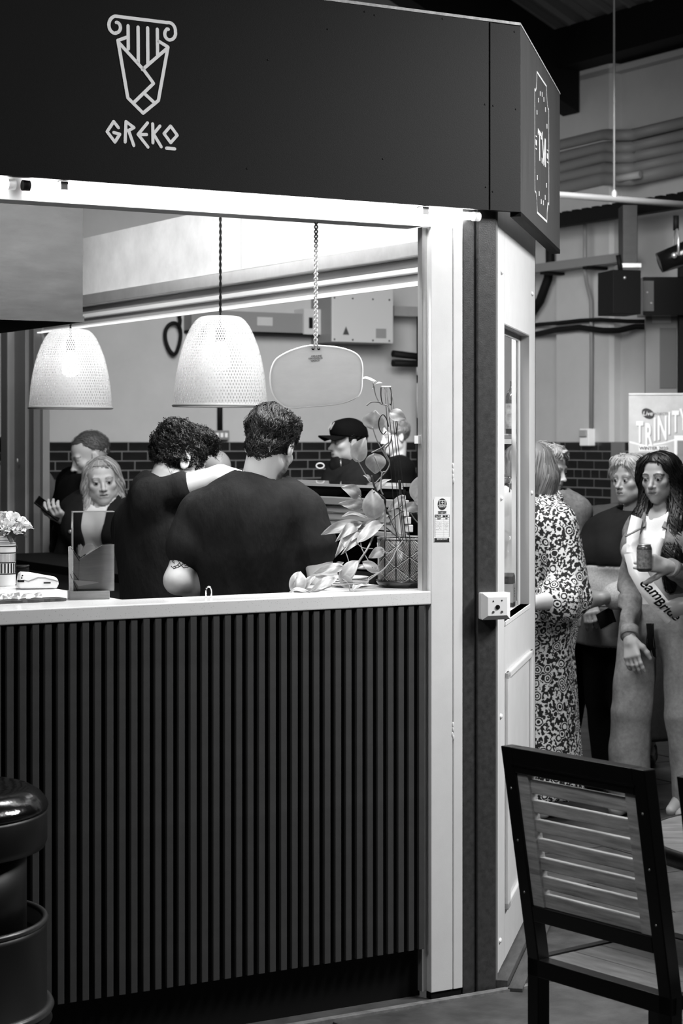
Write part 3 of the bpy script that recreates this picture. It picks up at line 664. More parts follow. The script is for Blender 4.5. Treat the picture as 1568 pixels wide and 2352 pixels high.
# ============================================================ pendant lamps
m_weave = G('pale bamboo strips', 215, 0.55, trans=0.0)
_p = m_weave.node_tree; _tl = _p.nodes.new('ShaderNodeBsdfTranslucent'); _tl.inputs[0].default_value = (0.75, 0.75, 0.75, 1)
_mx = _p.nodes.new('ShaderNodeMixShader'); _mx.inputs[0].default_value = 0.45
_p.links.new(_p.nodes['Principled BSDF'].outputs[0], _mx.inputs[1]); _p.links.new(_tl.outputs[0], _mx.inputs[2]); _p.links.new(_mx.outputs[0], _p.nodes['Material Output'].inputs[0])
m_bulb = emis('glowing bulb', 21.0)
def pendant(px, vtop, vbot, Y, label, cordv):
    c = W(px, vbot, Y); H = W(px, vtop, Y).z - c.z; r = root('pendant_lamp', c, label, 'lamp', 'woven pendant lamps over the customer counter')
    Rm = H * 0.52
    prof = [(0.00, 1.0), (0.36, 1.0), (0.46, 0.985), (0.55, 0.94), (0.63, 0.88), (0.72, 0.78), (0.80, 0.67), (0.855, 0.57), (0.91, 0.44), (0.95, 0.31), (0.98, 0.16), (1.0, 0.03), (1.0, 0.0)]
    pr = np.array(prof); seg = np.r_[0, np.cumsum(np.hypot(np.diff(pr[:, 0]), np.diff(pr[:, 1])))]
    s0 = seg[1] * 0.55
    def P(s, th, off=0.0):
        rr = np.interp(s, seg, pr[:, 0]) * Rm + off; zz = np.interp(s, seg, pr[:, 1]) * H
        return np.stack([rr * np.cos(th), rr * np.sin(th), zz], -1)
    mb = MB(); NS = 92; n = 30; ss = np.linspace(s0, seg[-1] - 0.02, n)
    for fam in (1, -1):
        for k in range(NS):
            th0 = 2 * math.pi * k / NS
            th = th0 + fam * (ss - s0) / (seg[-1] - s0) * 1.35
            wv = 0.00085 * np.sign(np.sin(np.arange(n) * math.pi * 0.5 + k * math.pi)) * 1
            wd = 0.0060 * np.interp(ss, seg, pr[:, 0]) / 1.0 + 0.0003
            rr = np.maximum(np.interp(ss, seg, pr[:, 0]) * Rm, 0.02); dth = wd / rr / 2
            A = P(ss, th - dth, fam * 0.0007 + wv); B = P(ss, th + dth, fam * 0.0007 + wv)
            V = np.stack([A, B], 1).reshape(-1, 3); F = [(2 * i, 2 * i + 1, 2 * i + 3, 2 * i + 2) for i in range(n - 1)]
            mb.add(V, F, True)
    tag(mk('woven_shade', mb, m_weave, r), kind='stuff')
    rim = MB(); rim.tube([(Rm * 1.005 * math.cos(t), Rm * 1.005 * math.sin(t), 0.004) for t in np.linspace(0, 2 * math.pi, 65)[:-1]], 0.0055, 8, closed=True)
    mk('rim_hoop', rim, G('bamboo hoop', 170, 0.5), r)
    cap = MB(); cap.lathe([(0.001, H * 1.0 + 0.002), (Rm * 0.3, H + 0.002), (Rm * 0.42, H * 0.995)], 32, cap=False); mk('top_disc', cap, m_weave, r)
    sk = MB().tube([(0, 0, H * 0.72), (0, 0, H * 0.88)], 0.02, 14); mk('lamp_holder', sk, m_black, r)
    bu = MB().lathe([(0.012, H * 0.73), (0.020, H * 0.68), (0.034, H * 0.60), (0.040, H * 0.52), (0.036, H * 0.45), (0.02, H * 0.41), (0.001, H * 0.40)], 20); mk('bulb', bu, m_bulb, r)
    n = 60; tw = np.linspace(0, 1, n); z1 = 2.8
    cd = MB()
    for q in range(2):
        cd.tube([(0.003 * math.cos(t * 90 + q * math.pi), 0.003 * math.sin(t * 90 + q * math.pi), H * 0.85 + (z1 - H * 0.85 - c.z) * t) for t in np.linspace(0, 1, 140)], 0.0032, 5)
    mk('twisted_cord', cd, m_black, r)
pendant(506, 727, 934, 8.0, 'woven bamboo pendant lamp directly over the servers, the nearer of two', 480)
pendant(162, 757, 939, 9.0, 'woven bamboo pendant lamp hanging under the steel hood, the farther of two', 690)

lr = root('lamp_rail', (0, 0, 2.8), 'dark rail above the fascia line carrying both pendant lamps', 'rail')
q0, q1 = W(506, 500, 8.0), W(162, 500, 9.0); dq = (q1 - q0) * 0.15
mk('rail', MB().tube([((q0 - dq).x, (q0 - dq).y, 0.012), ((q1 + dq).x, (q1 + dq).y, 0.012)], 0.012, 10), m_black, lr)
for q in (q0, q1): mk('hanger_rod', MB().tube([(q.x, q.y, 0.02), (q.x, q.y, 4.2)], 0.006, 6), m_black, lr)
# ---- extractor hood
hp = W(190, 735, 6.7); ht = W(190, 455, 6.7)
hx = (MS.inverted() @ hp)
hood = root('extractor_hood', MS @ Matrix.Translation((hx.x, hx.y, hp.z)), 'large brushed steel extractor hood hanging over the side counter', 'hood')
Hh = 0.85
mk('front_sheet', MB().box(-1.3, 0, 0, 0.006, 0.0, Hh), m_steel, hood)
mk('end_sheet', MB().box(-0.006, 0, 0.006, 1.1, 0.0, Hh), m_steel, hood)
mk('lip', MB().box(-1.3, 0.004, -0.004, 0.004, -0.008, 0.012).box(-0.004, 0.004, 0, 1.1, -0.008, 0.012), m_steel, hood)
mk('inner_tray', MB().box(-1.29, -0.01, 0.01, 1.09, 0.03, 0.04), m_black, hood)
mk('upper_band', MB().box(-1.3, 0.0, -0.003, 0.0, Hh * 0.5, Hh * 0.52), m_steel, hood)

# ---- hanging oval board
ob = root('hanging_board', W(725, 868, 5.62), 'smooth oval wooden board hung on a cord, small writing burnt near its upper edge', 'board')
ob.rotation_euler = (R(2), R(0), R(7))
def obx(u, v): return ((u - 725) / FPX * 5.62 / math.cos(R(7)), -(v - 868) / FPX * 5.62)
out = [(622, 872), (624, 850), (632, 830), (646, 818), (670, 806), (700, 797), (722, 795), (760, 797), (790, 802), (815, 812), (827, 826), (831, 846), (830, 872), (829, 892), (822, 908), (805, 918), (780, 926), (740, 931), (700, 934), (665, 936), (648, 929), (633, 914), (625, 896)]
def cr2(pts, m=4):
    P = [np.array(p, float) for p in pts]; n = len(P); o = []
    for i in range(n):
        a, b, c, d = P[i - 1], P[i], P[(i + 1) % n], P[(i + 2) % n]
        for t in np.arange(m) / m: o.append(0.5 * ((2 * b) + (c - a) * t + (2 * a - 5 * b + 4 * c - d) * t * t + (3 * b - a - 3 * c + d) * t ** 3))
    return o
oo = [obx(*p) for p in cr2(out)]
m_board = G('board face', 196, 0.55, var=(14, 0.9, 1.08), stretch=(1, 1, 3))
_bn = m_board.node_tree; _tl = _bn.nodes.new('ShaderNodeBsdfTranslucent'); _tl.inputs[0].default_value = (0.8, 0.8, 0.8, 1)
_mx = _bn.nodes.new('ShaderNodeMixShader'); _mx.inputs[0].default_value = 0.4
_bn.links.new(_bn.nodes['Principled BSDF'].outputs[0], _mx.inputs[1]); _bn.links.new(_tl.outputs[0], _mx.inputs[2]); _bn.links.new(_mx.outputs[0], _bn.nodes['Material Output'].inputs[0])
mk('face', MB().prism(oo, -0.004, 0.004), m_board, ob)
eg = MB().tube([(x * 1.0, 0.0, z) for x, z in oo], 0.0042, 6, closed=True); mk('pale_edge', eg, G('board edge', 235, 0.5), ob)
for i, t in enumerate(('GENUINE', 'HANDMADE', 'GREECE')):
    x, z = obx(724 + (2, 0, -1)[i], 818 + i * 5.2); lettering(t, 0.0072, G('burnt print', 84, 0.6), ob, Matrix.Translation((x, -0.0048, z)) @ Matrix.Rotation(R(-3), 4, 'Y'))
m_cord = G('jute cord', 200, 0.8)
z_top = 2.218 - ob.location.z; kn = obx(724, 786)
cds = MB()
for q, hole in ((0, obx(718, 801)), (1, obx(731, 801))):
    cds.tube([(hole[0], -0.006, hole[1]), (kn[0] + (q - 0.5) * 0.004, -0.004, kn[1])] + [(kn[0] + (q - 0.5) * 0.005 + 0.0016 * math.cos(t * 160 + q * 3.1), -0.004 + 0.0016 * math.sin(t * 160 + q * 3.1), kn[1] + (z_top - kn[1]) * t) for t in np.linspace(0.02, 1, 300)], 0.0024, 5)
mk('cord', cds, m_cord, ob)
for hole in (obx(718, 801), obx(731, 801)): mk('hole', MB().tube([(hole[0], -0.0055, hole[1]), (hole[0], 0.0055, hole[1])], 0.0042, 10), m_black, ob)

# ---- fire alarm call box on the steel post
x0, z0 = hit(1093, 1422, MS, -0.03); x1, z1 = hit(1163, 1357, MS, -0.03)
mcb = MS @ Matrix.Translation((hit(1128, 1390, MS, -0.004)[0], -0.004, hit(1128, 1390, MS, -0.004)[1])) @ Matrix.Rotation(R(-12), 4, 'Z')
ab = root('alarm_box', mcb, 'white square alarm box with a keyhole mounted on the dark post', 'alarm box')
w, h = 0.088, 0.078
m_plastic = G('white plastic', 232, 0.35)
mk('back_box', MB().box(-w / 2, w / 2, -0.034, -0.002, -h / 2, h / 2), m_plastic, ab, bevel=0.004)
fp = MB(); i0, i1 = 0.0, 0.013
V = []
for s_, y in ((1.0, -0.036), (0.68, -0.047)): V += [(-w / 2 * s_, y, -h / 2 * s_), (w / 2 * s_, y, -h / 2 * s_), (w / 2 * s_, y, h / 2 * s_), (-w / 2 * s_, y, h / 2 * s_)]
fp.add(V, [(0, 1, 5, 4), (1, 2, 6, 5), (2, 3, 7, 6), (3, 0, 4, 7), (4, 5, 6, 7)]); mk('cover', fp, m_plastic, ab)
mk('keyhole', MB().tube([(0, -0.049, -0.002), (0, -0.046, -0.002)], 0.0068, 18), G('lock metal', 60, 0.3, metal=0.8), ab)
mk('key_slot', MB().box(-0.0012, 0.0012, -0.0505, -0.049, -0.006, 0.002), m_black, ab)
for s_ in (-1, 1):
    mk('indicator', MB().tube([(s_ * 0.0135, -0.0485, -0.016), (s_ * 0.0135, -0.046, -0.016)], 0.0034, 12), G('indicator', 70, 0.4), ab)
    mk('arrow_mark', MB().prism([(s_ * 0.0135 - 0.0025, 0.016 + 0.0025 * s_), (s_ * 0.0135 + 0.0025, 0.016 + 0.0025 * s_), (s_ * 0.0135, 0.016 - 0.0028 * s_)], -0.0478, -0.0469), m_black, ab)

# ---- inspection label on the pillar
def lz(x, y): return hit(980 + x / 16.8, 1120 + y / 16.8, MS, 0)
il = root('inspection_label', MS, 'white door inspection label headed by a round dark mark, IMPORTANT printed along its foot', 'label')
m_paper = G('label white', 236, 0.5); m_print = G('label ink', 26, 0.6)
mk('paper', MB().prism([lz(325, 370), lz(265, 445), lz(265, 2095), lz(895, 2095), lz(903, 372)], -0.0008, 0), m_paper, il)
cx_, cz_ = lz(585, 640); rx_ = abs(lz(760, 640)[0] - cx_); rz_ = abs(lz(585, 865)[1] - cz_)
mk('roundel', MB().prism([(cx_ + rx_ * math.cos(t), cz_ + rz_ * math.sin(t)) for t in np.linspace(0, 2 * math.pi, 33)[:-1]], -0.0012, -0.0008), m_print, il)
lg = MB(); lwd = 0.0011
for st_ in ([(475, 495), (475, 655), (705, 655), (705, 495), (475, 495)], [(575, 500), (575, 650)], [(600, 500), (600, 650)], [(540, 575), (640, 575)], [(515, 500), (515, 650)], [(660, 500), (660, 650)]): lg.stroke([lz(*p) for p in st_], lwd, -0.0015, -0.0012)
mk('mark', lg, m_paper, il)
for t, s_, x, y, m_, yy, wx in (('AUTO DOOR', 0.0042, 585, 692, m_paper, -0.0013, 0.9), ('SERVICES', 0.0046, 585, 738, m_paper, -0.0013, 0.9), ('www.autodoorservices.com', 0.0032, 585, 918, m_print, -0.0009, 0.62), ('07813 410674', 0.0048, 585, 980, m_print, -0.0009, 0.8), ('Door No.', 0.0042, 415, 1098, m_paper, -0.0013, 0.8), ('TSC 3/2', 0.0048, 700, 1100, m_print, -0.0017, 0.8), ('Engineer', 0.0034, 470, 1192, m_print, -0.0013, 0.8), ('Date', 0.0034, 750, 1192, m_print, -0.0013, 0.8), ('IMPORTANT', 0.0054, 578, 1992, m_paper, -0.0013, 0.95)):
    lettering(t, s_ * 1.25, m_, il, Matrix.Translation((lz(x, y)[0], yy, lz(x, y)[1])) @ Matrix.Diagonal((wx, 1, 1, 1)))
tbm = MB(); tbm.stroke([lz(305, 1050), lz(305, 1905), lz(855, 1905), lz(862, 1050), lz(305, 1050)], 0.0012, -0.0012, -0.0008)
q = [lz(300, 1045), lz(525, 1045), lz(525, 1145), lz(300, 1145)]; tbm.prism(q, -0.0012, -0.0008); q = [lz(285, 1950), lz(855, 1950), lz(855, 2095), lz(285, 2095)]; tbm.prism(q, -0.0012, -0.0008)
tbm.stroke([lz(300, 1142), lz(860, 1142)], 0.0012, -0.0012, -0.0008); mk('printed_table', tbm, m_print, il)
rl = MB()
for y in range(1222, 1880, 84): rl.stroke([lz(310, y), lz(850, y)], 0.0004, -0.0011, -0.0008, caps=False)
rl.stroke([lz(645, 1150), lz(645, 1900)], 0.0004, -0.0011, -0.0008, caps=False); mk('ruled_lines', rl, m_grey, il)
hw = MB(); rh = random.Random(4)
for y in (1345, 1428, 1515, 1612):
    for x0, x1 in ((350, 560), (670, 810)):
        pts = [lz(x0 + (x1 - x0) * i / 9, y + rh.uniform(-30, 30)) for i in range(10)]; hw.stroke(pts, 0.0004, -0.0012, -0.0009, caps=False)
tag(mk('handwriting', hw, G('pen', 90, 0.6), il), kind='stuff')

# ============================================================ seating
m_frame = G('black metal frame', 11, 0.32, spec=0.45)
m_wood_lit = G('oiled wood lit tone', 186, 0.5, var=(9, 0.45, 1.25), bump=(50, 0.15, 0.002), stretch=(0.8, 4, 9))  # same wood as the seat, lightened to stand in for front light
m_wood_dim = G('oiled wood dim tone', 108, 0.5, var=(9, 0.45, 1.25), bump=(50, 0.15, 0.002), stretch=(0.8, 4, 9))  # same wood as the slats, darkened in place of weaker light from above
def chair_mesh_root(M, label):
    """local: x along the back (0..W), y forward (seat side), z up, origin at the floor under the first post"""
    r = root('slatted_chair', M, label, 'chair', 'black framed chairs with wooden slat backs')
    Wd, pw, zs, zt = 0.40, 0.036, 0.425, 0.915
    lean = lambda z: -0.0 if z < zs else -(z - zs) * 0.17
    def back_post(x):
        mb = MB(); V = []; 
        for z in (0, zs, zt): V += [(x - pw / 2, lean(z) - pw / 2, z), (x + pw / 2, lean(z) - pw / 2, z), (x + pw / 2, lean(z) + pw / 2, z), (x - pw / 2, lean(z) + pw / 2, z)]
        F = [(0, 3, 2, 1), (8, 9, 10, 11)]
        for k in range(2): F += [(4 * k + i, 4 * k + (i + 1) % 4, 4 * k + 4 + (i + 1) % 4, 4 * k + 4 + i) for i in range(4)]
        return mb.add(V, F)
    for x in (0, Wd): mk('back_post', back_post(x), m_frame, r, bevel=0.0025)
    def tilted(x0, x1, z0, z1, y0, y1):
        return MB().add([(x, lean(z) + y, z) for x in (x0, x1) for y in (y0, y1) for z in (z0, z1)], [(0, 1, 3, 2), (4, 6, 7, 5), (0, 4, 5, 1), (2, 3, 7, 6), (0, 2, 6, 4), (1, 5, 7, 3)])
    mk('upper_rail', tilted(pw / 2, Wd - pw / 2, zt - 0.058, zt, -pw / 2, pw / 2), m_frame, r, bevel=0.002)
    mk('upper_lip', tilted(0.012, Wd - 0.012, zt - 0.040, zt - 0.036, -pw / 2 - 0.004, -pw / 2), m_frame, r)
    zb = 0.515
    mk('lower_rail', tilted(pw / 2, Wd - pw / 2, zb, zb + 0.036, -pw / 2, pw / 2), m_frame, r, bevel=0.002)
    z0, z1 = zb + 0.036, zt - 0.058; fx0, fx1 = pw / 2, Wd - pw / 2
    for x in (fx0, fx1 - 0.034): mk('slat_frame', tilted(x, x + 0.034, z0, z1, -0.012, 0.012), m_wood_lit, r, bevel=0.0015)
    ns = 7; p = (z1 - z0) / ns
    for k in range(ns):
        a = z0 + p * k
        mk('slat', tilted(fx0 + 0.034, fx1 - 0.034, a, a + p * (0.66 if k not in (0, ns - 1) else 0.72), -0.006, 0.006 + 0.004), m_wood_lit, r, bevel=0.002)
    for x in (0, Wd):
        for z in (0.82, 0.70, 0.58): mk('screw', MB().ball((x - (pw / 2 if False else 0), lean(z) - pw / 2, z), (0.003, 0.0015, 0.003), 8, 6), m_alu, r)
    D = 0.40
    mk('seat_rail', MB().box(-pw / 2, Wd + pw / 2, -pw / 2, pw / 2, zs - 0.040, zs), m_frame, r, bevel=0.002)
    mk('seat_rail', MB().box(-pw / 2, Wd + pw / 2, D - pw / 2, D + pw / 2, zs - 0.040, zs), m_frame, r, bevel=0.002)
    for x in (-pw / 2, Wd + pw / 2 - 0.02): mk('seat_rail', MB().box(x, x + 0.02, pw / 2, D - pw / 2, zs - 0.03, zs), m_frame, r)
    for k in range(4):
        y0 = pw / 2 + 0.001 + k * (D - pw) / 4; mk('seat_board', MB().box(0.004, Wd - 0.004, y0, y0 + (D - pw) / 4 - 0.0015, zs - 0.02, zs - 0.003), m_wood_dim, r, bevel=0.0015)
    for x in (0, Wd): mk('front_leg', MB().box(x - pw / 2, x + pw / 2, D - pw / 2, D + pw / 2, 0, zs - 0.04), m_frame, r, bevel=0.0025)
    return r
cdir = Matrix.Rotation(math.atan2(-0.783, 0.622), 4, 'Z')
c1 = chair_mesh_root(Matrix.Translation((0.449, 4.54, 0)) @ cdir, 'black framed chair with a full wooden slatted back in front of the white screen')
c2 = copy_tree(c1); c2.matrix_world = Matrix.Translation((0.449 + 0.327, 4.54 - 0.41, 0)) @ cdir
c2['label'] = 'black framed chair of which only one back post enters the picture edge'
rt = root('round_table', (1.12, 4.76, 0), 'low round wooden table with a thick black rim beside the chairs', 'table')
TT = 0.655
mk('table_top', MB().lathe([(0.001, TT), (0.385, TT)], 64, cap=False), m_wood_dim, rt)
mk('rim', MB().lathe([(0.382, TT + 0.001), (0.396, TT), (0.398, TT - 0.01), (0.396, TT - 0.036), (0.001, TT - 0.036)], 64, cap=False), m_frame, rt)
mk('stem', MB().tube([(0, 0, 0.02), (0, 0, TT - 0.036)], 0.035, 20), m_frame, rt)
mk('foot_plate', MB().lathe([(0.22, 0.0), (0.22, 0.012), (0.05, 0.03)], 40), m_frame, rt)

# ---- barrel stool
bs = root('barrel_stool', W(-150, 1015, 4.42) - Vector((0, 0, 1.6)), 'black oil drum stool with a glossy padded seat at the picture edge', 'stool')
m_drum = G('black drum paint', 12, 0.42, var=(8, 0.8, 1.6)); m_seat = G('black glossy leatherette', 16, 0.16, bump=(25, 0.3, 0.006), spec=0.7)
r0 = 0.247
mk('drum', MB().lathe([(0.0, 0.02), (r0 - 0.004, 0.02), (r0, 0.03), (r0, 0.30), (r0 + 0.012, 0.315), (r0, 0.33), (r0, 0.52), (r0 - 0.002, 0.535), (r0 - 0.014, 0.535), (r0 - 0.014, 0.50), (0.0, 0.50)], 72), m_drum, bs)
rm = MB(); rm.tube([((r0 - 0.004) * math.cos(t), (r0 - 0.004) * math.sin(t), 0.538) for t in np.linspace(0, 2 * math.pi, 73)[:-1]], 0.007, 8, closed=True); mk('rim', rm, G('worn rim', 80, 0.3, metal=0.6), bs)
rm = MB(); rm.tube([((r0 + 0.006) * math.cos(t), (r0 + 0.006) * math.sin(t), 0.345) for t in np.linspace(0, 2 * math.pi, 73)[:-1]], 0.010, 8, closed=True); mk('rolling_hoop', rm, MATS['worn rim'], bs)
mk('column', MB().lathe([(r0 - 0.045, 0.50), (r0 - 0.045, 0.70)], 48), m_drum, bs)
mk('seat_skirt', MB().lathe([(r0 - 0.04, 0.69), (r0 - 0.005, 0.70), (r0 + 0.001, 0.715), (r0 + 0.001, 0.775), (r0 - 0.002, 0.783)], 72), m_drum, bs)
pr = [(r0 + 0.001, 0.783), (r0 + 0.003, 0.79), (r0, 0.80), (r0 - 0.012, 0.815), (r0 - 0.03, 0.826), (r0 - 0.06, 0.832), (r0 - 0.10, 0.829), (0.09, 0.832), (0.03, 0.829), (0.001, 0.826)]
mk('padded_seat', MB().lathe(pr, 72), m_seat, bs)
pb = MB()
for k in range(12): t = k * math.pi / 6; pb.ball((0.13 * math.cos(t), 0.13 * math.sin(t), 0.831), (0.006, 0.006, 0.003), 8, 6)
tag(mk('seat_buttons', pb, m_black, bs), kind='stuff')

# ============================================================ things on the side counter
ZC = 1.1715
def onC(u, v): # counter-top point under pixel
    Y = FPX * (CAMH - ZC) / (v - CVH); return W(u, v, Y)
# card reader
cr_ = root('card_reader', onC(85, 1352), 'white hand-held card reader lying face up on the glossy counter', 'card reader')
cr_.rotation_euler = (0, 0, R(14))
m_cr = G('reader white', 228, 0.3)
pf = [(-0.054, 0.003), (-0.058, 0.012), (-0.053, 0.045), (-0.046, 0.049), (-0.02, 0.047), (0.01, 0.041), (0.052, 0.033), (0.058, 0.028), (0.06, 0.014), (0.055, 0.002)]
mk('body', MB().prism(pf, -0.034, 0.034), m_cr, cr_, bevel=0.005)
bnd = [(-0.054, 0.026), (-0.040, 0.027), (-0.028, 0.024), (-0.014, 0.029), (0.0, 0.034), (0.02, 0.033), (0.056, 0.023)]
b_ = MB(); b_.stroke(bnd, 0.004, -0.0348, -0.033); mk('grey_band', b_, m_grey, cr_)
mk('side_button', MB().box(0.016, 0.036, -0.0355, -0.033, 0.017, 0.021), m_black, cr_); mk('end_cap', MB().box(-0.0585, -0.04, -0.0352, -0.02, 0.022, 0.028), m_black, cr_)
for x, z in ((-0.045, 0.041), (-0.047, 0.034)): mk('indicator', MB().ball((x, -0.0345, z), 0.0022, 8, 6), m_black, cr_)
mk('screen', MB().box(-0.005, 0.035, -0.024, 0.024, 0.036, 0.0372), m_blackgloss, cr_, Matrix.Rotation(R(11), 4, 'Y'))
# black cup behind it
cu_ = root('black_canister', onC(47, 1343), 'matt black square canister behind the card reader', 'canister')
mk('body', MB().box(-0.024, 0.022, -0.02, 0.03, 0, 0.052), m_black, cu_, bevel=0.004); mk('lid', MB().box(-0.025, 0.023, -0.021, 0.031, 0.053, 0.058), m_blackgloss, cu_, bevel=0.002)
# vase with flowers
va = root('flower_vase', onC(8, 1346), 'pale patterned cylindrical vase filled with white roses', 'vase')
vr = 0.036
vh0 = va.location.z
def vz(v): return W(8, v, va.location.y).z - vh0
m_va = G('vase cream', 214, 0.5); m_vd = G('vase dark', 24, 0.5)
mk('body', MB().lathe([(0.0, 0), (vr * 0.92, 0), (vr, 0.006), (vr, vz(1235)), (vr * 0.97, vz(1233)), (vr * 0.9, vz(1236)), (0.0, vz(1240))], 40), m_va, va)
for v in (1254, 1269, 1291, 1317): mk('dark_ring', MB().lathe([(vr + 0.0006, vz(v + 1.2)), (vr + 0.0012, vz(v)), (vr + 0.0006, vz(v - 1.2))], 40, cap=False), m_vd, va)
for k in range(22):
    t = 2 * math.pi * k / 22; q = MB().box(-0.0024, 0.0024, -0.0012, 0.0008, vz(1315), vz(1293)); mk('stripe', q, m_vd, va, Matrix.Rotation(t, 4, 'Z') @ Matrix.Translation((0, -vr, 0)))
fl_ = MB()
for k in range(60):
    t = 2 * math.pi * k / 60; fl_.box(-0.0004, 0.0004, -0.0008, 0.0004, vz(1289), vz(1271), Matrix.Rotation(t, 4, 'Z') @ Matrix.Translation((0, -vr, 0)))
for v in (1240, 1244, 1248): fl_.lathe([(vr + 0.0002, vz(v + 0.6)), (vr + 0.0007, vz(v)), (vr + 0.0002, vz(v - 0.6))], 40, cap=False)
tag(mk('fine_lines', fl_, G('vase grey', 90, 0.5), va), kind='stuff')
def rose(rad, seed):
    rn = random.Random(seed); mb = MB()
    for ring in range(4):
        n = (3, 4, 5, 6)[ring]; rr = rad * (0.25 + 0.25 * ring)
        for k in range(n):
            t0 = 2 * math.pi * k / n + ring * 0.7 + rn.uniform(-0.2, 0.2); w_ = 2 * math.pi / n * 0.75
            V = []; 
            for j in range(4):
                zz = rad * (-0.45 + 0.42 * j - 0.07 * ring); fl2 = rr * (0.55 + 0.17 * j + (0.18 if j == 3 else 0) * ring / 2)
                for i in range(5):
                    t = t0 + w_ * (i / 4 - 0.5); V.append((fl2 * math.cos(t), fl2 * math.sin(t), zz - abs(i - 2) * rad * 0.06 * (j == 3)))
            mb.add(V, [(j * 5 + i, j * 5 + i + 1, j * 5 + i + 6, j * 5 + i + 5) for j in range(3) for i in range(4)], True)
    return mb
m_pet = G('white petal', 232, 0.6); m_dleaf = G('dark leaf', 44, 0.5); m_stem = G('stem', 70, 0.6)
roses = [(-4, 1190, 0), (14, 1186, 0.02), (32, 1192, -0.02), (48, 1200, 0.0), (24, 1208, -0.045), (42, 1215, -0.02), (56, 1207, 0.03), (4, 1205, -0.05), (-18, 1198, -0.02), (-14, 1214, -0.05), (10, 1222, -0.03)]
rn = random.Random(8)
for i, (u, v, dy) in enumerate(roses):
    p = W(u, v, va.location.y) - va.location + Vector((0, dy, 0)); d = Vector((p.x * 0.9, dy * 1.0 - 0.02, 0.05)).normalized()
    q = d.to_track_quat('Z', 'X').to_matrix().to_4x4()
    mk('rose', rose(0.0185, i), m_pet, va, Matrix.Translation(p) @ q)
    mk('stem', MB().tube([(p.x * 0.15, p.y * 0.15, vz(1250)), (p.x * 0.6, p.y * 0.6, (vz(1240) + p.z) / 2), tuple(p - d * 0.012)], 0.0018, 6), m_stem, va)
def leaf_mesh(L, Wd, cup=0.15, droop=0.25, n=9, heart=0.0, fold=0.12):
    """leaf from the base at origin along +y, face up +z"""
    V = []; F = []; m = 5
    for i in range(n + 1):
        t = i / n
        w = Wd * (math.sin(math.pi * min(1, t * 0.94 + 0.06) ** 0.75)) ** 0.9 * (1.0 if t < 0.98 else 0.3)
        y = L * t; z = -droop * L * t * t
        for j in range(m):
            s_ = (j / (m - 1) - 0.5) * 2
            yy = y - heart * L * abs(s_) ** 1.5 * max(0, 1 - t * 3.0)
            V.append((w * s_, yy, z + fold * Wd * abs(s_) * 2 - cup * Wd * s_ * s_ * 2))
    for i in range(n):
        for j in range(m - 1): F.append((i * m + j, i * m + j + 1, (i + 1) * m + j + 1, (i + 1) * m + j))
    return MB().add(V, F, True)
for k in range(16):
    t = rn.uniform(0, 2 * math.pi); rr = rn.uniform(0.02, 0.045); z = vz(rn.uniform(1212, 1238))
    M = Matrix.Translation((rr * math.cos(t), rr * math.sin(t) , z)) @ Matrix.Rotation(t - math.pi / 2, 4, 'Z') @ Matrix.Rotation(R(rn.uniform(-60, 10)), 4, 'X')
    mk('leaf', leaf_mesh(0.04, 0.011), m_dleaf, va, M)
# crumpled cling film / slate in front
rs = root('slate_board', onC(60, 1384), 'rough edged dark slate with a crumpled clear wrapper at the counter edge', 'board')
rs.rotation_euler = (0, 0, ANG)
rn = random.Random(3); sl_ = [(-0.11 + 0.22 * i / 14, -0.012 + rn.uniform(-0.004, 0.003)) for i in range(15)] + [(0.11 - 0.22 * i / 14, 0.05 + rn.uniform(-0.004, 0.004)) for i in range(15)]
m = MB(); n = len(sl_); m.add([(x, y, 0.001) for x, y in sl_] + [(x, y, 0.008) for x, y in sl_], [tuple(range(n))[::-1], tuple(range(n, 2 * n))] + [(i, (i + 1) % n, (i + 1) % n + n, i + n) for i in range(n)])
mk('slate', m, G('slate', 60, 0.35, var=(30, 0.6, 1.5)), rs)
def crumple(w, d, h, seed, n=14):
    rn = random.Random(seed); V = []; 
    for i in range(n):
        for j in range(8): V.append((w * (i / (n - 1) - 0.5) + rn.uniform(-1, 1) * w * 0.02, d * (j / 7 - 0.5), h * (0.15 + rn.random()) * math.sin(math.pi * (j + 0.5) / 8)))
    return MB().add(V, [(i * 8 + j, i * 8 + j + 1, i * 8 + j + 9, i * 8 + j + 8) for i in range(n - 1) for j in range(7)])
mk('wrapper', crumple(0.16, 0.04, 0.016, 5), G('clear film', 225, 0.08, trans=0.6), rs, Matrix.Translation((-0.03, 0.02, 0.009)))
# acrylic menu holder with kraft bag
ah = root('leaflet_holder', onC(197, 1376), 'clear upright holder with a wooden base and folded kraft card inside', 'holder')
ah.rotation_euler = (0, 0, R(14))
ay = ah.location.y; k_ = ay / FPX
def ax_(u): return (u - 197) * k_
def az_(v): return W(197, v, ay).z - ah.location.z
m_kraft = G('kraft card', 195, 0.7, var=(12, 0.85, 1.1), stretch=(1, 1, 8)); m_bw = G('pale wood base', 130, 0.5, var=(10, 0.7, 1.2), stretch=(1, 6, 6))
mk('base', MB().box(ax_(158), ax_(250), -0.02, 0.035, 0.0, az_(1357)), m_bw, ah, bevel=0.0015)
m_acr = glass('acrylic', 0.93, 0.02, 1.6)
mk('acrylic_front', MB().box(ax_(166), ax_(262), -0.008, -0.005, az_(1359), az_(1174)), m_acr, ah)
mk('acrylic_back', MB().box(ax_(166), ax_(262), 0.022, 0.025, az_(1359), az_(1174)), m_acr, ah)
ed = MB(); ed.box(ax_(166), ax_(167.5), -0.009, 0.025, az_(1359), az_(1174)).box(ax_(166), ax_(262), -0.009, -0.004, az_(1176.5), az_(1174)).box(ax_(166), ax_(262), 0.021, 0.026, az_(1176.5), az_(1174)); mk('acrylic_edge', ed, G('acrylic edge', 205, 0.1, trans=0.3), ah)
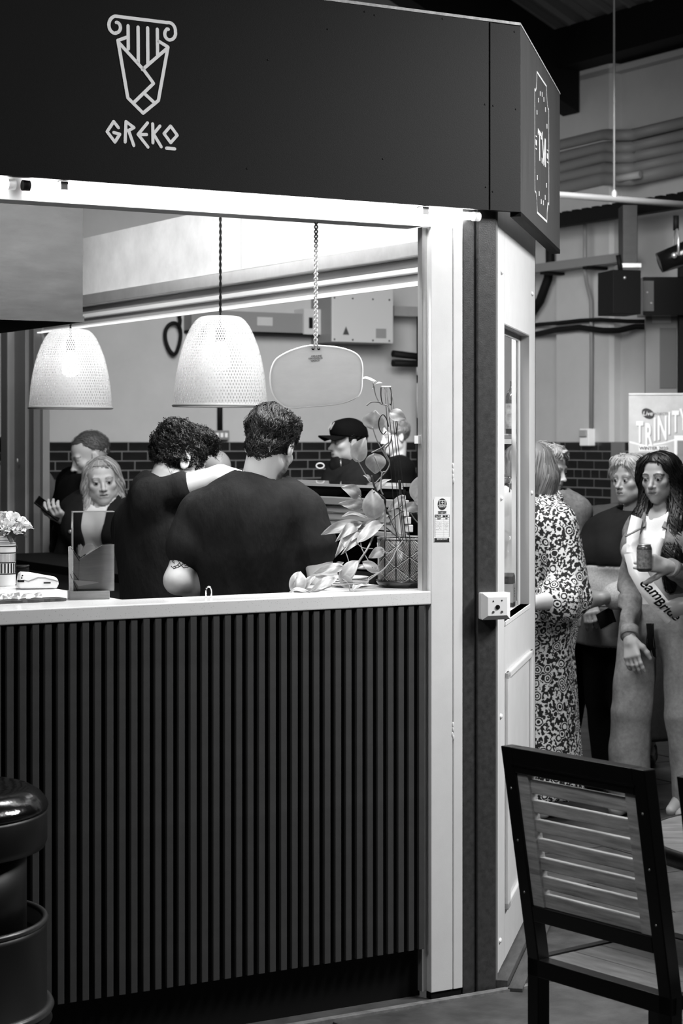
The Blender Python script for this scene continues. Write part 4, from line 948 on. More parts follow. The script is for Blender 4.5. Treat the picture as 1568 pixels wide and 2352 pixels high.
mk('card_front', MB().prism([(ax_(183), az_(1284)), (ax_(236), az_(1252)), (ax_(262), az_(1251)), (ax_(262), az_(1358)), (ax_(180), az_(1358))], 0.0, 0.003), m_kraft, ah)
mk('card_side', MB().prism([(ax_(158), az_(1256)), (ax_(163), az_(1254)), (ax_(184), az_(1285)), (ax_(180), az_(1358)), (ax_(160), az_(1358))], 0.004, 0.016), m_kraft, ah)
mk('white_slip', MB().prism([(ax_(182), az_(1275)), (ax_(197), az_(1251)), (ax_(214), az_(1250)), (ax_(220), az_(1258)), (ax_(186), az_(1280))], 0.010, 0.012), m_paper, ah)
mk('card_fold', MB().prism([(ax_(169), az_(1331)), (ax_(226), az_(1337)), (ax_(226), az_(1339)), (ax_(179), az_(1346))], -0.002, 0.0), m_paper, ah)
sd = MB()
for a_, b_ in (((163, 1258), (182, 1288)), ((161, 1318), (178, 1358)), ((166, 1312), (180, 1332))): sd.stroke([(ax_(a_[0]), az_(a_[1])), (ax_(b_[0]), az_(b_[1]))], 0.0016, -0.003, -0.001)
mk('card_edges', sd, G('card dark brown', 70, 0.7), ah)  # thin dark brown lines along the card edges

# ============================================================ glass display case on the customer counter
dc = root('display_case', MS, 'white framed glass display case on the customer counter behind the plant', 'display case')
ca0, ca1, cb0, cb1 = 0.50, 0.84, 0.98, 3.0
m_glz = glass('case glass', 0.95, 0.02)
mk('glass_top', MB().box(ca0, ca1, cb0, cb1, 1.440, 1.446), m_glz, dc)
mk('glass_edge', MB().box(ca0 - 0.002, ca0 + 0.003, cb0, cb1, 1.438, 1.4475), G('glass edge', 215, 0.1), dc)
mk('glass_front', MB().box(ca1 - 0.006, ca1, cb0, cb1, 1.10, 1.44), m_glz, dc)
mk('dark_rail', MB().box(ca0 + 0.004, ca0 + 0.016, cb0, cb1, 1.427, 1.437), m_black, dc)
mk('top_frame', MB().box(ca0 - 0.004, ca0 + 0.03, cb0, cb1, 1.372, 1.400), G('case frame', 170, 0.35), dc, bevel=0.003)
for i, (z0, z1) in enumerate(((1.345, 1.366), (1.318, 1.342), (1.290, 1.315))): mk('white_slat', MB().box(ca0 + 0.01 + 0.008 * i, ca0 + 0.03 + 0.008 * i, cb0, 2.05, z0, z1), G('case white', 205, 0.4), dc, bevel=0.002)
mk('lower_rail', MB().box(ca0, ca0 + 0.02, cb0, cb1, 1.270, 1.287), MATS['case frame'], dc, bevel=0.003)
for b in (1.0, 2.92): mk('upright', MB().box(ca0, ca0 + 0.04, b, b + 0.05, 1.02, 1.372), MATS['case frame'], dc, bevel=0.003)
mk('case_floor', MB().box(ca0, ca1, cb0, cb1, 1.022, 1.04), m_black, dc)
# dark pepper mill in the case, dome and plates
pm = root('pepper_mill', S(0.53, 1.63, 1.04), 'dark turned pepper mill standing in the display case', 'mill')
mk('body', MB().lathe([(0.0, 0), (0.028, 0), (0.03, 0.02), (0.02, 0.09), (0.022, 0.15), (0.026, 0.2)], 24), m_vd, pm)
mk('head', MB().lathe([(0.027, 0.202), (0.033, 0.21), (0.033, 0.235), (0.02, 0.24), (0.018, 0.265), (0.0, 0.268)], 24), m_vd, pm)
gd = root('glass_dome', S(0.62, 2.2, 1.298), 'clear glass dome over food inside the display case', 'dome')
mk('dome', MB().lathe([(0.13, 0), (0.125, 0.04), (0.10, 0.075), (0.05, 0.1), (0.0, 0.105)], 32, cap=False), m_glz, gd)
mk('rim', MB().tube([(0.13 * math.cos(t), 0.13 * math.sin(t), 0.003) for t in np.linspace(0, 2 * math.pi, 41)[:-1]], 0.004, 6, closed=True), m_alu, gd)
mk('food', MB().ball((0, 0, 0.02), (0.09, 0.09, 0.04), 20, 10), G('food', 150, 0.6, bump=(40, 0.5, 0.01)), gd)
# stack of white plates by the ledge
ps = None
for i in range(4):
    p = root('white_plate', MS @ Matrix.Translation((hit(800, 1352, MS, 0.28)[0], 0.28, 1.1725 + 0.0065 * i)), f'white plate, {("lowest","second lowest","second from the top","topmost")[i]} of the stack behind the trailing vine', 'plate', 'plates stacked behind the vine')
    mk('dish', MB().lathe([(0.0, 0.001), (0.036, 0.001), (0.038, 0.0), (0.042, 0.001), (0.06, 0.008), (0.06, 0.0095), (0.040, 0.004), (0.0, 0.004)], 40), m_cr, p)
wc = root('white_channel', MS, 'white ribbed upright channel standing behind the plant pot', 'post')
mk('post', MB().box(-0.162, -0.085, 0.50, 0.55, 0.004, 1.40), m_white, wc, bevel=0.002)
for a in (-0.15, -0.13, -0.11): mk('rib', MB().box(a, a + 0.006, 0.495, 0.5, 0.004, 1.40), m_white, wc)
# things in the window of the white screen
bt = root('glass_bottle', MC @ Matrix.Translation((hit(1175, 998, MC, 0.085)[0], 0.085, hit(1175, 997, MC, 0.085)[1])), 'stout clear glass bottle with dark contents on the window shelf', 'bottle')
_yb = bt.location.y; zb_ = lambda v: W(1170, v, _yb).z - W(1170, 997, _yb).z
m_bglass = G('bottle glass', 200, 0.03, trans=0.9, spec=0.8)
br_ = 0.022
mk('glass_body', MB().lathe([(0.0, 0), (br_, 0), (br_, zb_(925)), (br_ * 0.95, zb_(910)), (br_ * 0.6, zb_(897)), (br_ * 0.28, zb_(891)), (br_ * 0.25, zb_(880)), (br_ * 0.3, zb_(878)), (br_ * 0.3, zb_(876))], 28), m_bglass, bt)
mk('contents', MB().lathe([(0.0, 0.004), (br_ * 0.9, 0.004), (br_ * 0.9, zb_(918)), (0.0, zb_(918))], 28), G('dark contents', 40, 0.3, var=(60, 0.4, 3.0)), bt)
mk('paper_label', MB().lathe([(br_ * 1.02, zb_(985)), (br_ * 1.02, zb_(927))], 28, cap=False), G('bottle label', 200, 0.6, var=(40, 0.3, 1.1)), bt)
sh = root('window_shelf', MC, 'clear glass shelf with a bright front edge across the window', 'shelf')
zz = hit(1175, 997, MC, 0.085)[1]
mk('plate', MB().box(WX0 + 0.01, WX1 + 0.2, 0.055, 0.125, zz - 0.006, zz - 0.0002), m_glz, sh); mk('bright_edge', MB().box(WX0 + 0.01, WX1 - 0.08, 0.05, 0.055, zz - 0.034, zz - 0.018), m_white, sh)
jr = root('glass_jar', MC @ Matrix.Translation((hit(1166, 1200, MC, 0.09)[0], 0.09, WZ0)), 'clip-top glass jar standing low in the window', 'jar')
zj = hit(1166, 1110, MC, 0.09)[1] - WZ0
mk('glass_body', MB().lathe([(0.0, 0.0), (0.035, 0.0), (0.035, zj * 0.9), (0.03, zj)], 28), m_glz, jr)
mk('lid', MB().lathe([(0.034, zj), (0.036, zj + 0.012), (0.03, zj + 0.022), (0.0, zj + 0.024)], 28), m_bglass, jr); mk('clip', MB().tube([(-0.036, -0.01, zj - 0.03), (-0.04, -0.012, zj), (-0.03, -0.02, zj + 0.02)], 0.002, 6), m_alu, jr)
ct_ = root('carton', MC @ Matrix.Translation((WX1 - 0.09, 0.062, WZ0)), 'slim dark and pale carton at the foot of the window', 'carton')
zc_ = hit(1200, 1300, MC, 0.06)[1] - WZ0
mk('box', MB().box(-0.06, 0.0, -0.025, 0.02, 0.0, zc_ * 0.72), G('carton pale', 150, 0.5), ct_); mk('dark_top', MB().prism([(-0.06, zc_ * 0.72), (0, zc_ * 0.72), (0, zc_ * 0.95), (-0.03, zc_ * 1.05), (-0.06, zc_ * 0.95)], -0.025, 0.02), G('carton dark', 50, 0.5), ct_)
mk('dark_band', MB().box(-0.0605, 0.0005, -0.0255, 0.0205, 0.0, zc_ * 0.15), MATS['carton dark'], ct_)
for k in range(4): mk('print_dot', MB().box(-0.018, -0.012, -0.0265, -0.0255, zc_ * (0.3 + 0.08 * k), zc_ * (0.34 + 0.08 * k)), MATS['carton dark'], ct_)
# ============================================================ potted climbing plant
PY = 5.90
def Zp(x, y): return 630 + x / 4.127, 830 + y / 4.127
pc = W(938, 1343, PY); pc.z = 1.172
pp = root('potted_plant', pc, 'trailing heart-leaved vine on wire stakes in a black pot with fan pattern', 'plant')
def pot_mat():
    m = bpy.data.materials.new('fan pattern pot'); m.use_nodes = True; nt = m.node_tree; N = nt.nodes; L = nt.links; p = N['Principled BSDF']
    tc = N.new('ShaderNodeTexCoord'); sp = N.new('ShaderNodeSeparateXYZ'); L.new(tc.outputs['Object'], sp.inputs[0])
    def M_(op, a, b=None):
        n = N.new('ShaderNodeMath'); n.operation = op
        for i, x in enumerate((a, b)):
            if x is None: continue
            if isinstance(x, (int, float)): n.inputs[i].default_value = x
            else: L.new(x, n.inputs[i])
        return n.outputs[0]
    th = M_('ARCTAN2', sp.outputs[0], sp.outputs[1]); c = M_('MULTIPLY', th, 14 / (2 * math.pi)); q = M_('MULTIPLY', sp.outputs[2], 1 / 0.0593)
    h = M_('MULTIPLY', c, 0.5); A = M_('ADD', q, h); B = M_('SUBTRACT', q, h)
    a = M_('SUBTRACT', A, M_('FLOOR', A)); b = M_('SUBTRACT', B, M_('FLOOR', B))
    pa = M_('ABSOLUTE', M_('SUBTRACT', a, b)); qq = M_('MULTIPLY', M_('ADD', a, b), 0.5)
    s = M_('SUBTRACT', qq, M_('MULTIPLY', M_('POWER', pa, 0.55), 0.46))
    f = M_('DIVIDE', s, 0.072); fr = M_('SUBTRACT', f, M_('FLOOR', f))
    line = M_('LESS_THAN', fr, 0.30); rib = M_('GREATER_THAN', pa, 0.07)
    ed = M_('MINIMUM', a, b); inner = M_('GREATER_THAN', ed, 0.09); border = M_('LESS_THAN', ed, 0.035)
    w = M_('MAXIMUM', M_('MULTIPLY', M_('MULTIPLY', line, rib), inner), M_('MULTIPLY', border, rib))
    col = M_('ADD', M_('MULTIPLY', w, 0.42), 0.004); L.new(col, p.inputs['Base Color'])
    bp = N.new('ShaderNodeBump'); bp.inputs['Strength'].default_value = 0.35; bp.inputs['Distance'].default_value = 0.002; L.new(w, bp.inputs['Height']); L.new(bp.outputs[0], p.inputs['Normal'])
    p.inputs['Roughness'].default_value = 0.3; return m
PR = 0.0915
mk('saucer', MB().lathe([(0.0, 0.0), (PR - 0.006, 0.0), (PR + 0.004, 0.014), (PR + 0.006, 0.02), (PR + 0.002, 0.021), (PR - 0.004, 0.012), (0.0, 0.010)], 64), G('pot glaze', 40, 0.18, spec=0.6), pp)
mk('pot', MB().lathe([(0.0, 0.012), (PR - 0.003, 0.012), (PR, 0.018), (PR + 0.001, 0.142), (PR - 0.006, 0.144), (PR - 0.008, 0.12), (0.0, 0.12)], 96), pot_mat(), pp)
mk('pot_rim', MB().lathe([(PR + 0.002, 0.141), (PR + 0.002, 0.146), (PR - 0.007, 0.146), (PR - 0.007, 0.141)], 64, cap=False), G('pot rim', 120, 0.3), pp)
mk('soil', MB().lathe([(0.0, 0.128), (PR - 0.009, 0.124)], 40, cap=False), G('soil', 22, 0.9, bump=(90, 0.8, 0.01)), pp)
m_leaf = G('vine leaf', 158, 0.42, var=(26, 0.82, 1.15), spec=0.5, attr='tone')
_tl = m_leaf.node_tree.nodes.new('ShaderNodeBsdfTranslucent'); _tl.inputs[0].default_value = (0.3, 0.3, 0.3, 1)
_mx = m_leaf.node_tree.nodes.new('ShaderNodeMixShader'); _mx.inputs[0].default_value = 0.3
_nt = m_leaf.node_tree; _nt.links.new(_nt.nodes['Principled BSDF'].outputs[0], _mx.inputs[1]); _nt.links.new(_tl.outputs[0], _mx.inputs[2]); _nt.links.new(_mx.outputs[0], _nt.nodes['Material Output'].inputs[0])
m_vine = G('vine stem', 120, 0.5, var=(30, 0.8, 1.2)); m_stake = G('dark stake', 40, 0.6); m_wire = G('wire stake', 16, 0.4)
def depth(x, y):
    u, v = Zp(x, y); d = PY
    if v > 1240: d = PY - 0.10 - 0.10 * min(1, max(0, (v - 1240) / 110.0)) 
    if u < 830: d -= 0.03 * min(1, (830 - u) / 120)
    return d
rl_ = random.Random(21)
def pt(x, y, dy=0.0):
    u, v = Zp(x, y); p = W(u, v, depth(x, y) + dy); p.z = max(p.z, 1.1745); return p - pc
def plant_leaf(bx, by, tx, ty, w, kind='face'):
    k = depth(bx, by) / FPX / 4.127
    dy = rl_.uniform(-0.02, 0.02); dtip = rl_.uniform(-0.025, 0.012)
    P0 = pt(bx, by, dy); P1 = pt(tx, ty, dy + dtip); yv = P1 - P0; Ln = yv.length; yv.normalize()
    nh = Vector((rl_.uniform(-0.35, 0.35), -1, rl_.uniform(0.1, 0.6))) if kind == 'face' else Vector((rl_.uniform(-0.2, 0.2), -0.45, 1.0))
    zv = (nh - yv * nh.dot(yv)).normalized(); xv = yv.cross(zv)
    M = Matrix((xv, yv, zv)).transposed().to_4x4(); M.translation = P0
    Wd = w * k / 2 * (1.0 if kind == 'face' else 1.5)
    n, m = 14, 9; V = []; F = []; T = []
    for i in range(n + 1):
        t = i / n; s_ = t ** 0.72
        wid = Wd * 1.18 * (math.sin(math.pi * s_) ** 0.82) * (1 - 0.18 * t) + Wd * 0.02
        z = 0.16 * Ln * math.sin(math.pi * t * 0.9) - 0.1 * Ln * t * t
        for j in range(m):
            q = (j / (m - 1) - 0.5) * 2
            yy = Ln * t - 0.14 * Ln * abs(q) ** 1.4 * max(0, 1 - 2.6 * t)
            V.append((wid * q, yy, z + 0.22 * wid * abs(q) - 0.12 * wid * q * q + 0.03 * Ln * math.sin(7 * t + 3 * q)))
            vein = 0.5 + 0.5 * math.cos((t * 9 - abs(q) * 2.4) * 2 * math.pi)
            T.append(1.45 if j == m // 2 else (1.35 if j in (0, m - 1) else 0.92 + 0.16 * vein))
    for i in range(n):
        for j in range(m - 1): F.append((i * m + j, i * m + j + 1, (i + 1) * m + j + 1, (i + 1) * m + j))
    me = MB().add(V, F, True).mesh('leaf', m_leaf); at = me.attributes.new('tone', 'FLOAT', 'POINT'); at.data.foreach_set('value', T)
    return mk('leaf', me, None, pp, M)
LV = [(950, 190, 805, 165, 40, 'e'), (935, 250, 1020, 200, 45, 'e'), (930, 625, 955, 462, 190, 'f'), (1110, 490, 1250, 552, 110, 'f'), (780, 925, 862, 720, 150, 'f'), (945, 895, 960, 1068, 185, 'f'),
      (1340, 1285, 1450, 1040, 165, 'f'), (800, 1268, 638, 1190, 125, 'f'), (945, 1465, 925, 1210, 190, 'f'), (825, 1372, 610, 1345, 90, 'f'), (860, 1480, 635, 1465, 55, 'e'), (785, 1545, 440, 1637, 115, 'f'),
      (975, 1508, 745, 1600, 70, 'f'), (820, 1695, 1066, 1525, 115, 'f'), (800, 1612, 585, 1826, 125, 'f'), (765, 1560, 590, 1695, 100, 'f'), (770, 1690, 650, 1815, 75, 'f'), (1022, 1790, 893, 1862, 95, 'f'),
      (970, 1985, 830, 1895, 90, 'f'), (622, 1950, 366, 2008, 90, 'f'), (640, 2062, 800, 1880, 120, 'f'), (912, 1952, 690, 1968, 45, 'f'), (190, 2192, 250, 1985, 150, 'f'), (240, 2195, 402, 2020, 65, 'f'),
      (522, 2105, 390, 2035, 85, 'f'), (560, 2060, 328, 2187, 85, 'f'), (640, 2062, 752, 2132, 105, 'f'), (1372, 1380, 1180, 1395, 95, 'f'), (1342, 1290, 1445, 1400, 110, 'f'), (1222, 1290, 1070, 1420, 80, 'f'),
      (1062, 1440, 968, 1532, 75, 'f'), (965, 1225, 1106, 1112, 50, 'e'), (905, 1135, 845, 1078, 60, 'e'), (302, 2195, 138, 2190, 50, 'e'), (850, 2105, 733, 2192, 60, 'e'), (590, 1945, 655, 1905, 60, 'f')]
for l in LV: plant_leaf(*l[:5], 'face' if l[5] == 'f' else 'edge')
def stem(name, pts, r, mat, dy=0.0):
    P = [pt(x, y, dy) for x, y in pts]
    Q = []; n = len(P)
    for i in range(n - 1):
        a, b, c, d = P[max(i - 1, 0)], P[i], P[i + 1], P[min(i + 2, n - 1)]
        for t in np.arange(5) / 5: Q.append(0.5 * ((2 * b) + (c - a) * t + (2 * a - 5 * b + 4 * c - d) * t * t + (3 * b - a - 3 * c + d) * t ** 3))
    Q.append(P[-1]); return mk(name, MB().tube([tuple(q) for q in Q], r, 8), mat, pp)
for x0, x1, x2 in ((1160, 1085, 1045), (1215, 1118, 1062), (1250, 1150, 1092), (1288, 1172, 1108)):
    P = [pt(x0, 1720), pt(x1, 800), pt(x2, 250)]; mk('wire_stake', MB().tube([tuple(p) for p in P], 0.0013, 6), m_wire, pp)
stem('cane', [(920, 1080), (965, 1230), (1100, 1490), (1195, 1700)], 0.0032, m_stake); stem('cane', [(940, 1240), (1040, 1300), (1046, 1400), (1052, 1700)], 0.0034, m_stake, -0.01)
stem('cane', [(1185, 1130), (1205, 1400), (1235, 1700)], 0.0045, m_stake, 0.02)
for pts in ([(1015, 240), (1060, 240), (1105, 240)],): stem('tie', pts, 0.002, m_logo)
for pts in ([(1010, 245), (1010, 330), (1025, 400), (1060, 410)], [(1100, 245), (1112, 330), (1105, 410), (1092, 400)], [(1060, 660), (1030, 690), (995, 640), (990, 560), (1025, 505), (1062, 545), (1082, 620)], [(1110, 505), (1140, 510), (1162, 580), (1160, 660), (1145, 685)]): stem('wire_loop', pts, 0.0016, m_wire)
for pts, r in (([(935, 200), (960, 320), (1005, 400), (1070, 420), (1105, 495)], 0.0016), ([(872, 420), (920, 385), (1005, 388)], 0.0024), ([(930, 625), (968, 740), (1030, 860), (1085, 955)], 0.0017), ([(1110, 700), (1098, 765), (1045, 850), (1092, 960), (1062, 1040), (1020, 1062), (1008, 1205), (1030, 1265)], 0.0022), ([(920, 866), (1010, 822), (1080, 768)], 0.0022),
               ([(780, 925), (850, 1050), (905, 1135)], 0.0017), ([(945, 900), (1015, 1055), (1060, 1045)], 0.0016), ([(1060, 1045), (950, 1160)], 0.0018), ([(800, 1270), (880, 1370), (960, 1462)], 0.0014), ([(945, 1250), (965, 1400), (970, 1520)], 0.0024), ([(975, 1508), (1040, 1560), (1195, 1690), (1215, 1702)], 0.0018),
               ([(1215, 1702), (1150, 1800), (1118, 1870), (1020, 1985), (900, 2050), (870, 2100), (690, 2112), (530, 2135), (400, 2190), (190, 2197)], 0.0020), ([(1118, 1810), (1070, 1815), (1022, 1790)], 0.0014), ([(960, 1600), (885, 1770), (800, 1900), (765, 1995), (700, 2100)], 0.0030), ([(820, 1695), (830, 1780), (930, 1960)], 0.0015), ([(770, 1700), (830, 1765), (935, 1775)], 0.0013),
               ([(1080, 1540), (1180, 1440), (1320, 1395), (1400, 1525), (1440, 1525)], 0.0024), ([(1290, 1440), (1340, 1510), (1400, 1558), (1440, 1545)], 0.0018), ([(1340, 1288), (1360, 1380), (1430, 1490)], 0.0013), ([(640, 1720), (690, 1850), (715, 1945)], 0.0013), ([(970, 1985), (985, 1900), (975, 1720)], 0.0014), ([(640, 2062), (700, 2110), (715, 2190)], 0.0018), ([(520, 2105), (560, 2135)], 0.0013), ([(190, 2190), (185, 2120), (215, 2040)], 0.0012), ([(790, 1545), (850, 1560), (975, 1600)], 0.0014), ([(1020, 1985), (890, 2075), (860, 2090), (650, 2090)], 0.0018)):
    stem('vine_stem', pts, r, m_vine, -0.004)
# ============================================================ figures: smooth blended surfaces sampled on a grid
def smin(a, b, k):
    h = np.clip(0.5 + 0.5 * (b - a) / k, 0, 1); return b + (a - b) * h - k * h * (1 - h)
def smax(a, b, k): return -smin(-a, -b, k)
def ell(P, c, r, Rm=None):
    q = P - np.asarray(c, float)
    if Rm is not None: q = q @ Rm
    r = np.asarray(r, float); k0 = np.linalg.norm(q / r, axis=1); k1 = np.linalg.norm(q / (r * r), axis=1) + 1e-9
    return np.where(k0 < 1e-6, -r.min(), k0 * (k0 - 1) / k1)
def cap(P, a, b, r1, r2):
    a = np.asarray(a, float); b = np.asarray(b, float); d = b - a; L2_ = d.dot(d) + 1e-12
    t = np.clip((P - a) @ d / L2_, 0, 1); return np.linalg.norm(P - a - t[:, None] * d, axis=1) - (r1 + (r2 - r1) * t)
class Fig:
    """ordered list of blended shapes -> distance"""
    def __init__(s): s.ops = []
    def ball(s, c, r, k=0.02, sub=False, Rm=None): s.ops.append(('e', np.asarray(c, float), np.broadcast_to(np.asarray(r, float), (3,)), k, sub, Rm)); return s
    def cap(s, a, b, r1, r2, k=0.02, sub=False): s.ops.append(('c', np.asarray(a, float), np.asarray(b, float), (r1, r2), k, sub)); return s
    def chain(s, pts, rr, k=0.02):
        for i in range(len(pts) - 1): s.cap(pts[i], pts[i + 1], rr[i], rr[i + 1], k)
        return s
    def fn(s, f): s.ops.append(('f', f)); return s
    def bb(s):
        if len(getattr(s, '_b', ())) != len(s.ops):
            B = []
            for o in s.ops:
                if o[0] == 'e': r = float(o[2].max()); B.append((o[1] - r, o[1] + r, o[3] + 0.05))
                elif o[0] == 'c': r = float(max(o[3])); B.append((np.minimum(o[1], o[2]) - r, np.maximum(o[1], o[2]) + r, o[4] + 0.05))
                else: B.append(None)
            s._b = B
        return s._b
    def __call__(s, P):
        d = np.full(len(P), 1e3); plo = P.min(0); phi = P.max(0); small = len(P) < 12000 and len(P) > 700
        for o, B in zip(s.ops, s.bb()):
            if o[0] == 'f': d = o[1](P, d); continue
            if small and (np.maximum(plo - B[1], B[0] - phi).max() > B[2]): continue   # too far to touch the surface here
            if o[0] == 'e': q = ell(P, o[1], o[2], o[5]); k, sub = o[3], o[4]
            else: q = cap(P, o[1], o[2], *o[3]); k, sub = o[4], o[5]
            d = smax(d, -q, k) if sub else smin(d, q, k)
        return d
def sample_grid(f, lo, hi, h, block=8):
    lo = np.asarray(lo, float); hi = np.asarray(hi, float); nb = np.maximum(1, np.ceil((hi - lo) / (h * block)).astype(int)); n = nb * block + 1
    D = np.zeros(n)
    cs = [lo[i] + (np.arange(nb[i]) + 0.5) * h * block for i in range(3)]
    C = np.stack(np.meshgrid(*cs, indexing='ij'), -1).reshape(-1, 3); dc = f(C)
    near = np.abs(dc) < h * block * 1.15 + 0.012
    I = np.stack(np.meshgrid(*[np.arange(k) for k in nb], indexing='ij'), -1).reshape(-1, 3)
    Db = np.repeat(np.repeat(np.repeat(dc.reshape(nb), block, 0), block, 1), block, 2); D[:-1, :-1, :-1] = Db; D[-1] = D[-2]; D[:, -1] = D[:, -2]; D[:, :, -1] = D[:, :, -2]
    In = I[near]; g = np.stack(np.meshgrid(*[np.arange(block + 1)] * 3, indexing='ij'), -1).reshape(-1, 3)
    for s0 in range(0, len(In), 12):
        ii = (In[s0:s0 + 12, None, :] * block + g[None]).reshape(-1, 3); D[ii[:, 0], ii[:, 1], ii[:, 2]] = f(lo + ii * h)
    return D, lo
def surface(f, lo, hi, h):
    D, o = sample_grid(f, lo, hi, h); n = np.array(D.shape); sg = D < 0
    c = [sg[i:n[0] - 1 + i, j:n[1] - 1 + j, k:n[2] - 1 + k] for i in (0, 1) for j in (0, 1) for k in (0, 1)]
    s = np.sum(np.stack(c), 0); act = (s > 0) & (s < 8); idx = -np.ones(act.shape, int); A = np.argwhere(act); idx[act] = np.arange(len(A))
    acc = np.zeros((len(A), 3)); cnt = np.zeros(len(A)); off = np.array([(i, j, k) for i in (0, 1) for j in (0, 1) for k in (0, 1)])
    val = [D[A[:, 0] + q[0], A[:, 1] + q[1], A[:, 2] + q[2]] for q in off]
    for i in range(8):
        for j in range(i + 1, 8):
            if np.abs(off[i] - off[j]).sum() != 1: continue
            m = (val[i] < 0) != (val[j] < 0); den = val[i] - val[j]; t = np.where(m, val[i] / np.where(np.abs(den) < 1e-12, 1, den), 0)
            acc += np.where(m[:, None], off[i] + t[:, None] * (off[j] - off[i]), 0); cnt += m
    V = o + (A + acc / np.maximum(cnt, 1)[:, None]) * h; F = []
    for ax in range(3):
        a1, a2 = (ax + 1) % 3, (ax + 2) % 3
        sl0 = [slice(None)] * 3; sl1 = [slice(None)] * 3; sl0[ax] = slice(0, -1); sl1[ax] = slice(1, None)
        cr = sg[tuple(sl0)] != sg[tuple(sl1)]; E = np.argwhere(cr)
        E = E[(E[:, a1] > 0) & (E[:, a2] > 0) & (E[:, a1] < n[a1] - 1) & (E[:, a2] < n[a2] - 1)]
        if not len(E): continue
        def cell(d1, d2):
            q = E.copy(); q[:, a1] -= d1; q[:, a2] -= d2; return idx[q[:, 0], q[:, 1], q[:, 2]]
        Q = np.stack([cell(1, 1), cell(0, 1), cell(0, 0), cell(1, 0)], 1); flip = ~sg[E[:, 0], E[:, 1], E[:, 2]]
        Q[flip] = Q[flip][:, ::-1]; F.append(Q[(Q >= 0).all(1)])
    return V, (np.concatenate(F) if F else np.zeros((0, 4), int))
def fig_mesh(name, regions, mat, tone=None):
    """regions: list of (f, lo, hi, h)"""
    Vs = []; Fs = []; n = 0
    for f, lo, hi, h in regions:
        V, F = surface(f, lo, hi, h); Vs.append(V); Fs.append(F + n); n += len(V)
    V = np.concatenate(Vs); F = np.concatenate(Fs); me = bpy.data.meshes.new(name)
    me.vertices.add(len(V)); me.vertices.foreach_set('co', V.ravel().astype(np.float32)); me.loops.add(F.size); me.loops.foreach_set('vertex_index', F.ravel().astype(np.int32))
    me.polygons.add(len(F)); me.polygons.foreach_set('loop_start', np.arange(0, F.size, 4, dtype=np.int32)); me.polygons.foreach_set('use_smooth', np.ones(len(F), bool))
    me.update(calc_edges=True); me.validate()
    if len(me.vertices) == len(V):
        t = tone(V) if tone is not None else np.ones(len(V)); at = me.attributes.new('tone', 'FLOAT', 'POINT'); at.data.foreach_set('value', t.astype(np.float32))
    me.materials.append(mat); return me
def nz(P, f, seed=0.0):
    """cheap smooth pseudo noise in -1..1"""
    x, y, z = (P * f).T; s = seed
    return (np.sin(x * 1.7 + 1.3 * np.sin(y * 1.1 + s) + s) * np.cos(y * 1.9 + 1.1 * np.sin(z * 1.3 + 2 * s)) + np.sin(z * 1.6 + 1.2 * np.sin(x * 0.9 + 3 * s) + s * 1.7)) * 0.5
def rotm(yaw=0, pitch=0, roll=0):
    """columns are the local axes; yaw turns left, pitch tips the face down when negative, roll tips toward the right shoulder"""
    return np.array(Matrix.Rotation(R(yaw), 3, 'Z') @ Matrix.Rotation(R(pitch), 3, 'X') @ Matrix.Rotation(R(roll), 3, 'Y'))
def add_head(fig, C, Rm, s, jaw=1.0, nose=1.0, open_mouth=0.0, ears=True, cheek=1.0):
    """C head centre, s half height of the head (crown to chin); local x right, y forward, z up"""
    L = lambda *p: C + s * (Rm @ np.array(p, float)); B = lambda c, r, k, sub=False: fig.ball(L(*c), np.array(r) * s, k * s, sub, Rm); K = lambda a, b, r1, r2, k, sub=False: fig.cap(L(*a), L(*b), r1 * s, r2 * s, k * s, sub)
    B((0, -0.13, 0.33), (0.645, 0.80, 0.67), 0.05)
    B((0, 0.17, -0.25), (0.53 * cheek, 0.53, 0.70), 0.18)
    B((0, 0.36, -0.66), (0.30 * jaw, 0.28, 0.25), 0.22); B((0, 0.50, -0.83), (0.17 * jaw, 0.14, 0.13), 0.16)
    for x in (-1, 1): B((x * 0.42 * jaw, 0.08, -0.52), (0.12, 0.26, 0.18), 0.2)
    for x in (-1, 1): B((x * 0.36 * cheek, 0.44, -0.17), (0.17, 0.16, 0.14), 0.18)
    K((-0.32, 0.58, 0.15), (0.32, 0.58, 0.15), 0.11, 0.11, 0.13)
    for x in (-1, 1): B((x * 0.27, 0.77, -0.01), (0.17, 0.13, 0.11), 0.10, True)
    K((0, 0.64, 0.08), (0, 0.79 + 0.02 * nose, -0.26), 0.065, 0.085, 0.09); B((0, 0.80 + 0.05 * nose, -0.29), (0.088, 0.085, 0.08), 0.06)
    for x in (-1, 1): B((x * 0.105, 0.73, -0.32), (0.062, 0.075, 0.05), 0.05)
    B((0, 0.60, -0.50), (0.24, 0.12, 0.16), 0.12)
    K((-0.15, 0.655, -0.535), (0, 0.715, -0.505), 0.022, 0.042, 0.03); K((0.15, 0.655, -0.535), (0, 0.715, -0.505), 0.022, 0.042, 0.03)
    K((-0.12, 0.655, -0.60), (0.12, 0.655, -0.60), 0.048, 0.048, 0.045)
    K((-0.17, 0.70, -0.552 ), (0.17, 0.70, -0.552), 0.016 + open_mouth, 0.016 + open_mouth, 0.02, True)
    for x in (-1, 1): B((x * 0.27, 0.585, -0.02), (0.125, 0.125, 0.125), 0.03); B((x * 0.27, 0.735, -0.03), (0.112, 0.08, 0.030), 0.018, True)
    if ears:
        for x in (-1, 1):
            fig.ball(L(x * 0.655, -0.08, -0.05), np.array((0.055, 0.16, 0.27)) * s, 0.05 * s, False, Rm); fig.ball(L(x * 0.72, -0.02, -0.02), np.array((0.05, 0.085, 0.15)) * s, 0.04 * s, True, Rm)
